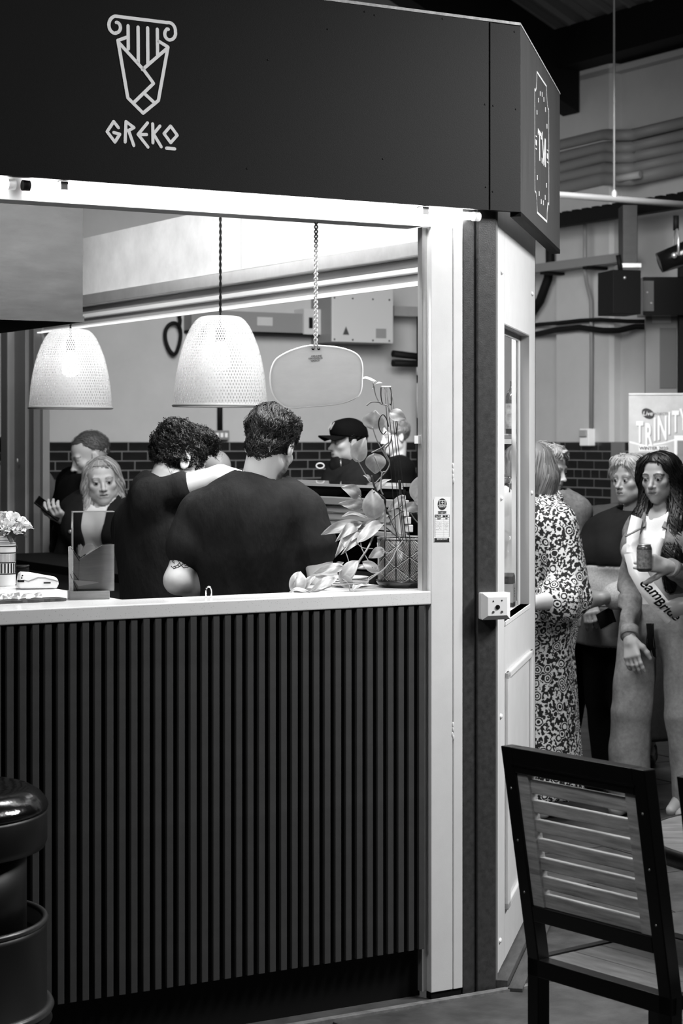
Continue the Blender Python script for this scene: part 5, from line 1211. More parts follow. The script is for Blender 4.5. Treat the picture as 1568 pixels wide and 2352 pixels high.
def face_tone(C, Rm, s, brow=0.35, lip=0.62, beard=0.0, lash=0.35, extra=None):
    def f(V):
        q = (V - C) @ Rm / s; t = np.ones(len(V)); front = (q[:, 1] > 0.3) & (np.abs(q[:, 2]) < 1.1)
        ax = np.abs(q[:, 0]); bz_ = 0.165 + 0.06 * np.sin(np.clip((ax - 0.1) / 0.36, 0, 1) * math.pi) - 0.02
        b = front & (ax > 0.10) & (ax < 0.45) & (np.abs(q[:, 2] - bz_) < 0.042 * (1.15 - ax)); t[b] *= brow
        e = front & (((ax - 0.27) / 0.155) ** 2 + ((q[:, 2] + 0.01) / 0.085) ** 2 < 1); t[e] *= min(1, lash + 0.5)
        e2 = front & (((ax - 0.27) / 0.14) ** 2 + ((q[:, 2] - 0.03) / 0.030) ** 2 < 1); t[e2] *= lash
        l = (q[:, 1] > 0.55) & (((q[:, 0]) / 0.175) ** 2 + ((q[:, 2] + 0.555) / 0.085) ** 2 < 1); t[l] *= lip
        l2 = (q[:, 1] > 0.5) & (ax < 0.165) & (np.abs(q[:, 2] + 0.552) < 0.014); t[l2] *= 0.35
        n_ = (q[:, 1] > 0.6) & (((ax - 0.06) / 0.04) ** 2 + ((q[:, 2] + 0.365) / 0.022) ** 2 < 1); t[n_] *= 0.45
        if beard:
            d = smax(q[:, 2] + 0.36 - 0.25 * np.clip(ax - 0.3, 0, 1), -(q[:, 1] + 0.05), 0.1); m = np.clip(-d / 0.08, 0, 1) * (q[:, 2] > -1.15); t *= 1 - beard * m * (0.75 + 0.25 * nz(q, 30))
        t = np.where(np.linalg.norm(q, axis=1) < 1.3, t, 1.0)
        if extra is not None: t = extra(q, t)
        return t
    return f
def hand_pts(fig, wr, fwd, up, s=1.0, curl=(0.35, 0.45, 0.5, 0.55), side=1, thumb=(0.7, 0.25), spread=0.09, r=0.0085, pinch=0.0):
    """wr wrist point; fwd along the fingers; up = back of the hand; side=+1 thumb toward fwd x up"""
    f = np.asarray(fwd, float); f /= np.linalg.norm(f); u = np.asarray(up, float); u -= f * u.dot(f); u /= np.linalg.norm(u); x = np.cross(f, u) * side
    P = lambda a, b, c: wr + s * (x * a + f * b + u * c)
    fig.cap(P(0.0, -0.01, 0), P(0.0, 0.02, 0), 0.024 * s, 0.026 * s, 0.015)
    for a in (-0.026, -0.009, 0.009, 0.026): fig.cap(P(a * 0.6, 0.015, 0), P(a, 0.078, 0.002), 0.0145 * s, 0.0125 * s, 0.012)
    for i, (a, l) in enumerate(((0.028, 0.072), (0.010, 0.080), (-0.009, 0.075), (-0.027, 0.060))):
        p = np.array((a, 0.082, 0.002)); ang = 0.0; sp_ = (a / 0.03) * spread; pts = [P(*p)]
        for k, fr_ in enumerate((0.45, 0.30, 0.25)):
            ang += curl[i] * (1.0, 1.25, 0.8)[k]; p = p + l * fr_ * np.array((math.sin(sp_) * math.cos(ang), math.cos(ang), -math.sin(ang))); pts.append(P(*p))
        fig.chain(pts, [r * s, r * 0.95 * s, r * 0.88 * s, r * 0.75 * s], 0.006)
    t0, t1 = thumb; p0 = np.array((0.022, 0.018, -0.004)); p1 = p0 + 0.036 * np.array((math.sin(t0), math.cos(t0), -0.35)); p2 = p1 + 0.028 * np.array((math.sin(t0 - t1), math.cos(t0 - t1), -0.45)); p3 = p2 + 0.022 * np.array((math.sin(t0 - 2 * t1), math.cos(t0 - 2 * t1), -0.5))
    fig.chain([P(*p0), P(*p1), P(*p2), P(*p3)], [0.0145 * s, 0.0115 * s, 0.0102 * s, 0.0085 * s], 0.009)
    return [P(-0.05, -0.02, -0.09), P(0.09, 0.17, 0.04)]

def front_of(F, x, z, y0=0.5):
    y = y0
    for _ in range(200):
        q = F(np.array([[x, y, z]]))[0]
        if q < 5e-4: break
        y -= max(q * 0.7, 5e-4)
    return y
class Person:
    """local frame: x = own right, y = forward, z up, origin on the floor between the feet"""
    def __init__(s, x, y, yaw, h, label, group=None, sw=1.0, build=1.0, z=0.0, chest=1.0, hip=1.0, lean=0.0):
        s.h = h; s.b = build; s.M = Matrix.Translation((x, y, z)) @ Matrix.Rotation(R(yaw), 4, 'Z'); s.yaw = yaw; s.lean = lean
        s.root = root('person', s.M, label, 'person', group)
        s.Mi = s.M.inverted(); H = h; V_ = lambda *p: np.array(p, float) * H
        ly = lambda z: lean * max(0, z - 0.5)
        s.hipL, s.hipR = V_(-0.052, 0, 0.50), V_(0.052, 0, 0.50)
        s.sh = {-1: V_(-0.108 * sw, ly(0.80) - 0.005, 0.805), 1: V_(0.108 * sw, ly(0.80) - 0.005, 0.805)}
        s.neck = V_(0, ly(0.83) - 0.012, 0.835); s.head = V_(0, ly(0.93) + 0.006, 0.932); s.hs = 0.0665 * H * 1.0; s.Rh = np.eye(3)
        s.sw = sw; s.arms = {}; s.legs = {-1: [s.hipL, V_(-0.055, 0.012, 0.275), V_(-0.055, -0.012, 0.045)], 1: [s.hipR, V_(0.055, 0.012, 0.275), V_(0.055, -0.012, 0.045)]}
        s.lean_y = ly; s.chest = chest; s.hip = hip; s.hands = []
        for d in (-1, 1): s.arms[d] = [s.sh[d], s.sh[d] + V_(d * 0.022, -0.01, -0.175), s.sh[d] + V_(d * 0.030, 0.03, -0.325)]
    def loc(s, u, v, Y): return np.array(s.Mi @ W(u, v, Y))
    def turn_head(s, world_yaw, pitch=0, roll=0): s.Rh = rotm(world_yaw - s.yaw, pitch, roll)
    def place_head(s, u, v, Y): s.head = s.loc(u, v, Y); s.neck = s.neck * 0.5 + np.array((s.head[0] * 0.5, s.head[1] * 0.5 - 0.012, s.neck[2])) * 0.5 + np.array((0, 0, 0)) ; s.neck[2] = min(0.835 * s.h, s.head[2] - s.hs * 1.25)
    def torso(s, F, t=0.0, k=0.04, bust=0.0, belly=0.0, low=True):
        H, b, ly = s.h, s.b, s.lean_y; w = s.sw
        F.ball((0, ly(.73) * H, 0.725 * H), (0.098 * H * b * w * s.chest + t, 0.066 * H * b * s.chest + t, 0.115 * H + t), k)
        F.ball((0, ly(.77) * H - 0.01 * H, 0.775 * H), (0.108 * H * b * w + t, 0.052 * H * b + t, 0.06 * H + t), k)
        F.ball((0, ly(.62) * H + 0.004 * H, 0.62 * H), (0.086 * H * b + t, (0.060 + belly) * H * b + t, 0.11 * H + t), k)
        if low: F.ball((0, -0.006 * H, 0.525 * H), (0.096 * H * b * s.hip + t, 0.070 * H * b * s.hip + t, 0.085 * H + t), k)
        F.cap(s.sh[-1], s.neck + np.array((0, 0, -0.02 * H)), 0.034 * H * b + t, 0.034 * H * b + t, k * 0.8); F.cap(s.sh[1], s.neck + np.array((0, 0, -0.02 * H)), 0.034 * H * b + t, 0.034 * H * b + t, k * 0.8)
        if bust:
            for d in (-1, 1): F.ball((d * 0.045 * H, (ly(.72) + 0.055 * b) * H, 0.72 * H), (0.042 * H + t, 0.038 * H * bust + t, 0.045 * H + t), 0.04)
        return F
    def limb(s, F, d, t=0.0, upto=2.0, r=(0.030, 0.0245, 0.0165), k=0.025):
        a, e, w = s.arms[d]; H, b = s.h, s.b; rr = [x * H * b for x in r]
        if upto >= 1: F.cap(a, e, rr[0] + t, rr[1] + t, k)
        else: F.cap(a, a + (e - a) * upto, rr[0] + t, rr[0] + (rr[1] - rr[0]) * upto + t * 1.15, k)
        if upto > 1:
            q = min(1, upto - 1); m = e + (w - e) * 0.3; F.cap(e, m, rr[1] * 1.0 + t, rr[1] * 1.03 + t, k); F.cap(m, e + (w - e) * max(q, 0.3), rr[1] * 1.03 + t, rr[1] * 1.03 + (rr[2] - rr[1] * 1.03) * (q - 0.3) / 0.7 + t, k)
        return F
    def leg_shape(s, F, d, t=0.0, flare=0.0, k=0.03, z0=None):
        H, b = s.h, s.b; h_, kn, an = s.legs[d]
        F.cap(h_, kn, 0.052 * H * b + t, 0.036 * H * b + t + flare * 0.5, k); F.cap(kn, an, 0.036 * H * b + t + flare * 0.5, 0.023 * H * b + t + flare, 0.005); return F
    def skin(s, mat, tone=None, head_h=0.0034, fine_hands=True, head_kw={}, body_h=0.014):
        F = Fig(); s.torso(F, -0.012); H = s.h
        for d in (-1, 1):
            s.leg_shape(F, d, -0.006); s.limb(F, d, -0.002, k=0.016)
            an = s.legs[d][2]; F.cap(an - np.array((0, 0, 0.025 * H * 0)), an + np.array((0, 0.085 * H, -0.018 * H)), 0.022 * H, 0.016 * H, 0.02)
        F.cap(s.neck + np.array((0, -0.0, -0.03 * H)), s.head + s.Rh @ np.array((0, -0.28 * s.hs, -0.45 * s.hs)), 0.033 * H * s.b ** 0.5, 0.029 * H * s.b ** 0.5, 0.022)
        add_head(F, s.head, s.Rh, s.hs, **head_kw)
        regs = []; boxes = []
        for hd in s.hands: lo_hi = hand_pts(F, **hd); c = np.stack([hd['wr'] - 0.02, hd['wr'] + 0.02]); boxes.append((np.asarray(hd['wr'], float), hd.get('s', 1.0)))
        hb = s.hs * 1.55; zc = s.head[2] - s.hs * 1.7
        pts = np.array([p for a in s.arms.values() for p in a] + [s.hipL, s.hipR]); lo = pts.min(0) - 0.22; hi = pts.max(0) + 0.22; lo[2] = 0.0; hi[2] = max(zc + 0.012, hi[2])
        lo[1] = min(lo[1], -0.2); hi[1] = max(hi[1], 0.22)
        regs.append((F, lo, hi, body_h)); regs.append((F, s.head + np.array((-hb, -hb, -s.hs * 1.7)), s.head + np.array((hb, hb, hb)), head_h))
        for w_, sc in boxes: regs.append((F, w_ - 0.20 * sc, w_ + 0.20 * sc, 0.0034))
        # keep the coarse surface out of the finely sampled head and hands
        hlo = s.head + np.array((-hb, -hb, -s.hs * 1.7)); hhi = s.head + np.array((hb, hb, hb))
        bx = [((hlo + hhi) / 2, (hhi - hlo) / 2 - 0.012)] + [(w_, np.full(3, 0.195 * sc)) for w_, sc in boxes]
        def coarse(P):
            d = F(P)
            for c_, e_ in bx: d = np.maximum(d, -np.max(np.abs(P - c_) - e_, 1))
            return d
        regs[0] = (coarse, lo, hi, body_h)
        s.F = F; return mk('body', fig_mesh('body', regs, mat, tone), None, s.root)
    def cloth(s, name, F, mat, lo, hi, h=0.008, tone=None, label=None, fold=0.004, ff=22, seed=1.0, dirn=None):
        def g(P):
            d = F(P); Q = P if dirn is None else P * np.array(dirn)
            return d - fold * nz(Q, ff, seed) - fold * 0.5 * nz(Q, ff * 2.3, seed + 2)
        return mk(name, fig_mesh(name, [(g, lo, hi, h)], mat, tone), None, s.root, label=label)
    def eyes(s, look=0.0, iris=0.4, down=0.0):
        L = lambda *p: s.head + s.hs * (s.Rh @ np.array(p, float))
        for d in (-1, 1):
            c = L(d * 0.27, 0.585, -0.02); mb = MB(); mb.ball(c, s.hs * 0.122, 16, 12); e = mk('eyeball', mb, G('eye white', 150, 0.2), s.root)
            dv = s.Rh @ np.array((look, 1.0, -0.06 - down)); dv /= np.linalg.norm(dv); p = c + dv * s.hs * 0.112; q = Vector(dv).to_track_quat('Z', 'Y').to_matrix().to_4x4()
            ir = MB().ball((0, 0, 0), (s.hs * 0.058, s.hs * 0.058, s.hs * 0.02), 12, 8); mk('iris', ir, G('dark iris', 18, 0.15), e, Matrix.Translation(p) @ q)
def clip_z(lo=None, hi=None, k=0.006):
    def f(P, d):
        if lo is not None: d = smax(d, lo - P[:, 2], k)
        if hi is not None: d = smax(d, P[:, 2] - hi, k)
        return d
    return f
def hair_strands(name, parent, f, V0, flow, mat, count, length, width, seed, lift=0.002, curl=0.0, steps=7, curlf=60.0, taper=True):
    """thin locks that follow the hair surface f from start points V0 along flow(P); one mesh of hair"""
    rs_ = np.random.RandomState(seed); P = V0[rs_.choice(len(V0), count)]; n = count
    def grad(P):
        e = 1e-3; return np.stack([(f(P + np.eye(3)[i] * e) - f(P - np.eye(3)[i] * e)) for i in range(3)], 1) / (2 * e)
    L = length * rs_.uniform(0.6, 1.2, n); st = (L / steps)[:, None]; ph = rs_.uniform(0, 6.28, n); rows = []; tw = rs_.uniform(0.5, 1.3, n)
    for k in range(steps + 1):
        G_ = grad(P); nn = G_ / (np.linalg.norm(G_, axis=1)[:, None] + 1e-9); P = P - nn * (f(P) - lift * tw * (1 + 0.8 * math.sin(3 * k / steps)))[:, None]
        fl = flow(P); fl = fl - nn * np.sum(fl * nn, 1)[:, None]; fl /= np.linalg.norm(fl, axis=1)[:, None] + 1e-9; side = np.cross(nn, fl)
        w = width * (1.0 if not taper else (1 - 0.85 * (k / steps) ** 1.5)) * tw[:, None]
        rows.append((P - side * w / 2, P + side * w / 2, P + nn * (w * 0.45)))
        P = P + st * (fl + side * (curl * np.sin(ph + k * 1.5))[:, None] + nn * (curl * 0.6 * np.cos(ph + k * 1.5))[:, None])
    A = np.stack([np.stack(r, 1) for r in rows], 1)  # n, steps+1, 3, 3
    V = A.reshape(-1, 3); F = []; m = steps + 1
    base = np.arange(n)[:, None] * m * 3 + np.arange(steps)[None] * 3; base = base.ravel()
    for a, b in ((0, 2), (2, 1)): F.append(np.stack([base + a, base + b, base + 3 + b, base + 3 + a], 1))
    F = np.concatenate(F); me = bpy.data.meshes.new(name); me.vertices.add(len(V)); me.vertices.foreach_set('co', V.ravel().astype(np.float32)); me.loops.add(F.size); me.loops.foreach_set('vertex_index', F.ravel().astype(np.int32))
    me.polygons.add(len(F)); me.polygons.foreach_set('loop_start', np.arange(0, F.size, 4, dtype=np.int32)); me.polygons.foreach_set('use_smooth', np.ones(len(F), bool)); me.update(calc_edges=True)
    tn = np.repeat(rs_.uniform(0.55, 1.6, n), m * 3); at = me.attributes.new('tone', 'FLOAT', 'POINT'); at.data.foreach_set('value', tn.astype(np.float32)); me.materials.append(mat)
    o = mk(name, me, None, parent); o['kind'] = 'stuff'; return o
# ============================================================ the people
m_skin = G('skin', 214, 0.48, bump=(260, 0.08, 0.001), attr='tone', sub=0.12)
m_skin2 = G('skin tanned', 166, 0.45, bump=(260, 0.08, 0.001), attr='tone', sub=0.12)
def hairmat(n, sv, rough=0.45): return G(n, sv, rough, attr='tone', spec=0.4)
m_hdark = hairmat('dark hair', 20); m_hblack = hairmat('black hair', 13); m_hblond = hairmat('blond hair', 165, 0.45); m_hgrey = hairmat('grey hair', 84, 0.5); m_hbrown = hairmat('brown hair', 120, 0.45); m_hpale = hairmat('pale hair', 180, 0.5)
def fabric(n, sv, var=None, bs=300, rough=0.85): return G(n, sv, rough, spec=0.15, bump=(bs, 0.25, 0.002), var=var or (40, 0.85, 1.12))
m_tee = G('black cotton', 31, 0.85, spec=0.15, bump=(9, 0.55, 0.035), var=(40, 0.85, 1.12), stretch=(1.3, 1.3, 0.55)); m_denim = fabric('denim', 128, (60, 0.7, 1.2)); m_jeans = fabric('pale jeans', 150, (50, 0.75, 1.15)); m_blk = fabric('black cloth', 16); m_coat = fabric('dark coat', 34); m_gj = fabric('grey jacket', 120); m_puffer = fabric('dark quilted cloth', 40); m_wsh = fabric('white shirt cloth', 236, (8, 0.97, 1.02)); m_gcoat = fabric('grey long coat', 84); m_gmarl = fabric('marled grey', 190, (120, 0.75, 1.15)); m_gknit = fabric('mid grey knit', 104); m_navy = fabric('charcoal jersey', 30); m_shoe = G('dark shoe', 20, 0.4)
def bounds(P, pad=0.1):
    P = np.array(P); return P.min(0) - pad, P.max(0) + pad
def top_fig(p, t, hem, sleeve, k=0.04, bust=0.0, belly=0.0, neck=0.043, neckdrop=0.0, flare=0.0, st=None, ar=1.0, open_front=0.0):
    F = Fig(); p.torso(F, t, k, bust, belly)
    if flare: F.cap((0, 0.0, 0.60 * p.h), (0, 0, hem), 0.085 * p.h * p.b + t, 0.085 * p.h * p.b + t + flare, 0.05)
    for d in (-1, 1): p.limb(F, d, (st if st is not None else t * 0.8), sleeve if np.isscalar(sleeve) else sleeve[d], (0.031 * ar, 0.026 * ar, 0.019 * ar), 0.014)
    n0 = p.neck + np.array((0, 0.006 * p.h, -neckdrop)); F.cap(n0, p.head, neck * p.h, neck * p.h * 1.1, 0.008, True)
    def cut(P, d):
        # hem: only the trunk part is cut, sleeves stay
        arm = np.full(len(P), 1e3)
        for q in (-1, 1):
            a, e, w = p.arms[q]; arm = np.minimum(arm, np.minimum(cap(P, a, e, 0.07, 0.06), cap(P, e, w, 0.06, 0.055)))
        dd = smax(d, hem - P[:, 2], 0.006)
        return np.where(arm < 0, np.minimum(dd, np.where(P[:, 2] < hem, d, dd)), dd)
    F.fn(cut); return F
def dress_top(p, name, mat, t=0.012, hem=None, sleeve=0.55, h=0.0075, fold=0.004, ff=20, seed=1.0, label=None, dirn=(1, 1, 0.55), **kw):
    hem = 0.5 * p.h if hem is None else hem; F = top_fig(p, t, hem, sleeve, **kw)
    pts = [q for a in p.arms.values() for q in a] + [p.neck]; lo, hi = bounds(pts, 0.14); lo[2] = min(lo[2], hem - 0.02); hi[2] = max(p.neck[2] + 0.12, hi[2]); lo[1] = min(lo[1], -0.24); hi[1] = max(hi[1], 0.28); lo[0] = min(lo[0], -0.3); hi[0] = max(hi[0], 0.3)
    return p.cloth(name, F, mat, lo, hi, h, None, label, fold, ff, seed, np.array(dirn)), F
def trousers(p, mat, t=0.014, flare=0.0, waist=0.58, name='trousers', h=0.012, fold=0.004, hem=0.06):
    F = Fig(); F.ball((0, -0.006 * p.h, 0.525 * p.h), (0.098 * p.h * p.b * p.hip + t, 0.072 * p.h * p.b * p.hip + t, 0.09 * p.h), 0.04)
    for d in (-1, 1): p.leg_shape(F, d, t, flare, 0.035)
    F.fn(clip_z(hem, waist * p.h)); pts = p.legs[-1] + p.legs[1]; lo, hi = bounds(pts, 0.17); lo[2] = 0.0; hi[2] = waist * p.h + 0.03
    return p.cloth(name, F, mat, lo, hi, h, None, None, fold, 14, 3.0, np.array((1, 1, 0.8)))
def shoes(p, mat=None):
    for d in (-1, 1):
        an = p.legs[d][2]; H = p.h; F = Fig(); F.cap((an[0], an[1] - 0.02 * H, 0.024 * H), (an[0], an[1] + 0.10 * H, 0.020 * H), 0.024 * H, 0.022 * H, 0.02); F.cap(an + np.array((0, 0, 0.01)), an + np.array((0, -0.01, -0.03)), 0.026 * H, 0.026 * H, 0.02); F.fn(clip_z(0.001, 0.075 * H))
        mk('shoe', fig_mesh('shoe', [(F, an + np.array((-0.08, -0.12, -0.1)), an + np.array((0.08, 0.26, 0.1)), 0.008)], mat or m_shoe), None, p.root)
def short_hair(p, mat, vol=(0.70, 0.87, 0.72), line=(-0.33, 0.5), front=0.62, extra=(), strands=900, length=0.05, curl=0.3, amp=0.004, wave=55, flow=(0, -0.8, -0.6), width=0.003, seed=1, h=0.0042, lift=0.0025, steps=7, name='hair', chains=(), ftop=0.66):
    s, C, Rm = p.hs, p.head, p.Rh; F = Fig(); F.ball(C + s * Rm @ np.array((0, -0.13, 0.35)), np.array(vol) * s, 0.05 * s, False, Rm)
    for c, r in extra: F.ball(C + s * Rm @ np.array(c, float), np.array(r) * s, 0.12 * s, False, Rm)
    def cut(P, d):
        q = (P - C) @ Rm / s; d = smax(d, (line[0] + line[1] * (q[:, 1] + 0.6) - q[:, 2]) * s, 0.05 * s)
        if front is not None: d = smax(d, smin((q[:, 1] - front + 0.5 * (q[:, 0]) ** 2) * s, (0.62 - q[:, 2]) * s * -1 + 1e3 * 0 + (q[:, 1] - 9) * s * 0 + 0, 0.01) if False else (smin((q[:, 1] - front + 0.35 * q[:, 0] ** 2), -(q[:, 2] - 0.60), -0.08) if False else np.minimum(q[:, 1] - front + 0.35 * q[:, 0] ** 2, ftop - q[:, 2])) * s, 0.05 * s)
        return d - amp * (np.sin(wave * 6 * (q[:, 0] * 0.12 + 0.05 * nz(q, 5, 1.0)) ) * 0.5 + nz(q, 7, 2.0))
    F.fn(cut)
    for ch, rr in chains: F.chain([np.asarray(q, float) for q in ch], rr, 0.03)
    lo = C - s * 1.7; hi = C + s * 1.7
    if chains:
        al = np.array([q for ch, _ in chains for q in ch]); lo = np.minimum(lo, al.min(0) - 0.07); hi = np.maximum(hi, al.max(0) + 0.07)
    def g(P): return F(P) - (0.0025 * np.sin(P[:, 0] * 420 + 3 * nz(P, 12, 1.0)) * (P[:, 2] < C[2] + s * 0.2) if chains else 0)
    me = fig_mesh('hair', [(g, lo, hi, h)], mat); o = mk(name, me, None, p.root)
    V0 = np.empty(len(me.vertices) * 3, np.float32); me.vertices.foreach_get('co', V0); V0 = V0.reshape(-1, 3).astype(float)
    fl = np.asarray(flow, float); whorl = C + s * Rm @ np.array((0.1, -0.55, 0.9))
    def flowf(P):
        q = (P - C) @ Rm / s; f_ = np.stack([q[:, 0] * 0.9 + fl[0], np.full(len(P), fl[1]) , np.full(len(P), fl[2])], 1)
        return f_ @ Rm.T
    if strands: hair_strands('hair_locks', o, F, V0, flowf, mat, strands, length, width, seed, lift, curl, steps)
    return o, F

def ribbon(pts, w, nrm, th=0.002):
    P_ = [np.array(q, float) for q in pts]; V = []; 
    for i, q in enumerate(P_):
        t = P_[min(i + 1, len(P_) - 1)] - P_[max(i - 1, 0)]; t /= np.linalg.norm(t); n_ = np.array(nrm[i] if isinstance(nrm, list) else nrm, float); n_ -= t * n_.dot(t); n_ /= np.linalg.norm(n_); x = np.cross(t, n_)
        for a in (-1, 1):
            for b in (0, 1): V.append(q + x * a * w / 2 + n_ * b * th)
    F = []
    for i in range(len(P_) - 1):
        o = 4 * i; F += [(o, o + 4, o + 6, o + 2), (o + 1, o + 3, o + 7, o + 5), (o, o + 1, o + 5, o + 4), (o + 2, o + 6, o + 7, o + 3)]
    return MB().add(V, F, True)

# ---- server with the tattooed arm (back view, centre)
p = Person(-0.262, 6.03, 12, 1.785,  'person in a black t-shirt seen from behind, slicked dark hair, tattooed bare arm', 'servers in black t-shirts', build=0.98)
p.hs = 0.108; p.place_head(622, 1024, 6.03); p.turn_head(-20, -24, 5)
p.neck = p.loc(588, 1108, 6.02)
p.sh[-1] = p.loc(466, 1178, 6.05); p.sh[1] = p.loc(690, 1178, 6.02)
p.arms[-1] = [p.sh[-1], p.loc(408, 1333, 5.97), p.loc(522, 1362, 6.12)]; p.arms[1] = [p.sh[1], p.loc(742, 1325, 5.98), p.loc(690, 1372, 6.22)]
p.hands = []
TAT = []
def tattoo(V):
    t = face_tone(p.head, p.Rh, p.hs, beard=0.72, brow=0.3)(V)
    return t
p.skin(m_skin, tattoo, 0.0032, body_h=0.009)
dress_top(p, 't_shirt', m_tee, 0.018, 0.47 * p.h, 0.50, h=0.0065, fold=0.008, ff=13, seed=0.6, neck=0.041, st=0.022, dirn=(1.2, 1.2, 0.35))
cb = MB(); nk = p.neck + np.array((0, 0.004, -0.004)); cb.tube([(nk[0] + 0.080 * math.cos(t), nk[1] + 0.068 * math.sin(t) , nk[2] - 0.002 + 0.012 * math.sin(t)) for t in np.linspace(0, 2 * math.pi, 41)[:-1]], 0.0075, 8, closed=True); mk('collar_band', cb, m_tee, p.root)
cb = MB(); cb.tube([(nk[0] + 0.066 * math.cos(t), nk[1] + 0.058 * math.sin(t), nk[2] + 0.010 + 0.006 * math.sin(t)) for t in np.linspace(0, 2 * math.pi, 61)[:-1]], 0.0016, 6, closed=True); mk('neck_chain', cb, G('chain silver', 190, 0.25, metal=0.9), p.root)
trousers(p, m_blk); shoes(p)
short_hair(p, m_hdark, (0.665, 0.87, 0.74), (-0.62, 0.55), 0.50, [((0.05, 0.30, 0.78), (0.50, 0.55, 0.34)), ((0, -0.35, 0.50), (0.62, 0.55, 0.55)), ((0, -0.48, -0.22), (0.46, 0.36, 0.42))], 3200, 0.055, 0.22, 0.0035, 55, (0.15, -0.75, -0.75), 0.0030, 3, lift=0.003)
# tattoo: drop shapes and scales lying on the upper arm skin
tt = MB(); e0 = p.Mi
def on_arm(u, v):
    o = np.array(p.Mi @ Vector((0, 0, CAMH))); d = np.array(p.Mi.to_3x3() @ (W(u, v, 1.0) - Vector((0, 0, CAMH)))); ln = np.linalg.norm(d); d /= ln; t = 5.5
    for _ in range(60):
        q = p.F((o + d * t)[None])[0]; t += q * 0.8
        if abs(q) < 2e-4: break
    return o + d * (t - 0.0006) if abs(q) < 5e-3 else None
m_tat = G('tattoo ink', 46, 0.5)
def ink(pts, r): 
    P_ = [on_arm(u, v) for u, v in pts]
    if all(q is not None for q in P_): tt.tube([tuple(q) for q in P_], r, 5)
for pts in ([(387, 1295), (388, 1291), (391, 1294), (390, 1297), (387, 1295)], [(395, 1284), (399, 1288), (400, 1294), (396, 1290), (395, 1284)], [(393, 1300), (399, 1306), (409, 1303), (418, 1297), (426, 1291)], [(398, 1302), (406, 1299), (412, 1293), (409, 1288)], [(412, 1292), (416, 1298), (422, 1304), (430, 1303), (436, 1298)], [(414, 1286), (420, 1290), (426, 1287)], [(418, 1292), (424, 1296), (430, 1292)], [(424, 1299), (430, 1299), (434, 1294)], [(401, 1300), (404, 1304)], [(408, 1297), (412, 1301)]): ink(pts, 0.0011)
if tt.n: mk('tattoo', tt, m_tat, p.root)
else: print('NO TATTOO')

# ---- second server with raised arm (left)
p = Person((370 - CU) / FPX * 6.36, 6.36, -38, 1.70, 'person in a black t-shirt with curly dark hair, one arm laid over a colleague', 'servers in black t-shirts', build=0.95, sw=0.9)
p.hs = 0.108; p.place_head(414, 1060, 6.38); p.turn_head(-66, -20, -4)
p.neck = p.loc(362, 1112, 6.36); p.sh[1] = p.loc(352, 1150, 6.27); p.sh[-1] = p.loc(385, 1165, 6.6)
p.arms[1] = [p.loc(358, 1138, 6.25), p.loc(506, 1096, 6.22), p.loc(612, 1132, 6.24)]; p.arms[-1] = [p.sh[-1], p.loc(430, 1290, 6.62), p.loc(520, 1330, 6.6)]
p.skin(m_skin, face_tone(p.head, p.Rh, p.hs, beard=0.55, brow=0.25), 0.0034, body_h=0.011)
F_ = None
dress_top(p, 't_shirt', m_tee, 0.020, 0.47 * p.h, {-1: 0.66, 1: 0.36}, h=0.0075, fold=0.009, ff=12, seed=2.1, neck=0.040, st=0.010, ar=0.9, dirn=(1.2, 1.2, 0.4))
trousers(p, m_blk); shoes(p)
short_hair(p, m_hdark, (0.665, 0.86, 0.72), (-0.42, 0.45), 0.55, [((0, 0.35, 0.80), (0.52, 0.55, 0.36)), ((0, 0.72, 0.52), (0.36, 0.26, 0.26)), ((0, -0.3, 0.7), (0.6, 0.6, 0.45))], 2600, 0.05, 0.9, 0.007, 40, (0.1, 0.5, -0.4), 0.0032, 5, lift=0.005, steps=9)

# ---- bald customer between the servers
p = Person((497 - CU) / FPX * 9.45, 9.45, 192, 1.60, 'bald person bending down at the counter, only the crown showing between the two servers', build=1.1)
p.place_head(496, 1088, 9.3); p.turn_head(200, -22)
p.skin(m_skin2, face_tone(p.head, p.Rh, p.hs, brow=0.4), 0.005); dress_top(p, 'jumper', m_coat, 0.02, None, 1.9, h=0.012); trousers(p, m_blk, h=0.018)

# ---- woman with long fair hair
p = Person((222 - CU) / FPX * 10.3, 10.35, 172, 1.60, 'person with long fair hair, dark jacket over white top and a pendant', build=1.05, chest=1.05)
p.hs = 0.122; p.place_head(234, 1105, 10.3); p.turn_head(190, -4, 5)
p.neck = p.loc(232, 1178, 10.34); p.sh[-1] = p.loc(282, 1212, 10.36); p.sh[1] = p.loc(172, 1212, 10.38); p.arms[1] = [p.sh[1], p.loc(140, 1330, 10.4), p.loc(190, 1380, 10.2)]; p.arms[-1] = [p.sh[-1], p.loc(318, 1330, 10.4), p.loc(270, 1380, 10.2)]
p.skin(m_skin, face_tone(p.head, p.Rh, p.hs, brow=0.5, lip=0.55, lash=0.3), 0.0036, head_kw=dict(open_mouth=0.012, jaw=1.05, cheek=1.04)); p.eyes(0.05)
dress_top(p, 'white_top', m_wsh, 0.010, None, 0.3, h=0.010, neck=0.046, neckdrop=0.0, bust=1.0)
ob_, JF = None, top_fig(p, 0.026, 0.5 * p.h, 1.9, 0.04, 1.0, 0, 0.052, 0.05)
def openf(P, d): w = 0.055 + 0.0 * P[:, 2]; return np.where(P[:, 1] > 0.02, smax(d, (0.048 + 0.10 * np.clip(P[:, 2] - 1.10, 0, 1)) - np.abs(P[:, 0] - p.neck[0] * 0.8), 0.01), d)
JF.fn(openf); p.cloth('jacket', JF, m_coat, np.array((-0.45, -0.3, 0.78)), np.array((0.45, 0.4, 1.5)), 0.009, None, None, 0.005, 14, 2.0)
for z in (1.14, 1.04): mk('button', MB().ball((0.10, front_of(JF, 0.10, z), z), (0.010, 0.004, 0.010), 10, 8), m_alu, p.root)
trousers(p, m_blk, h=0.018)
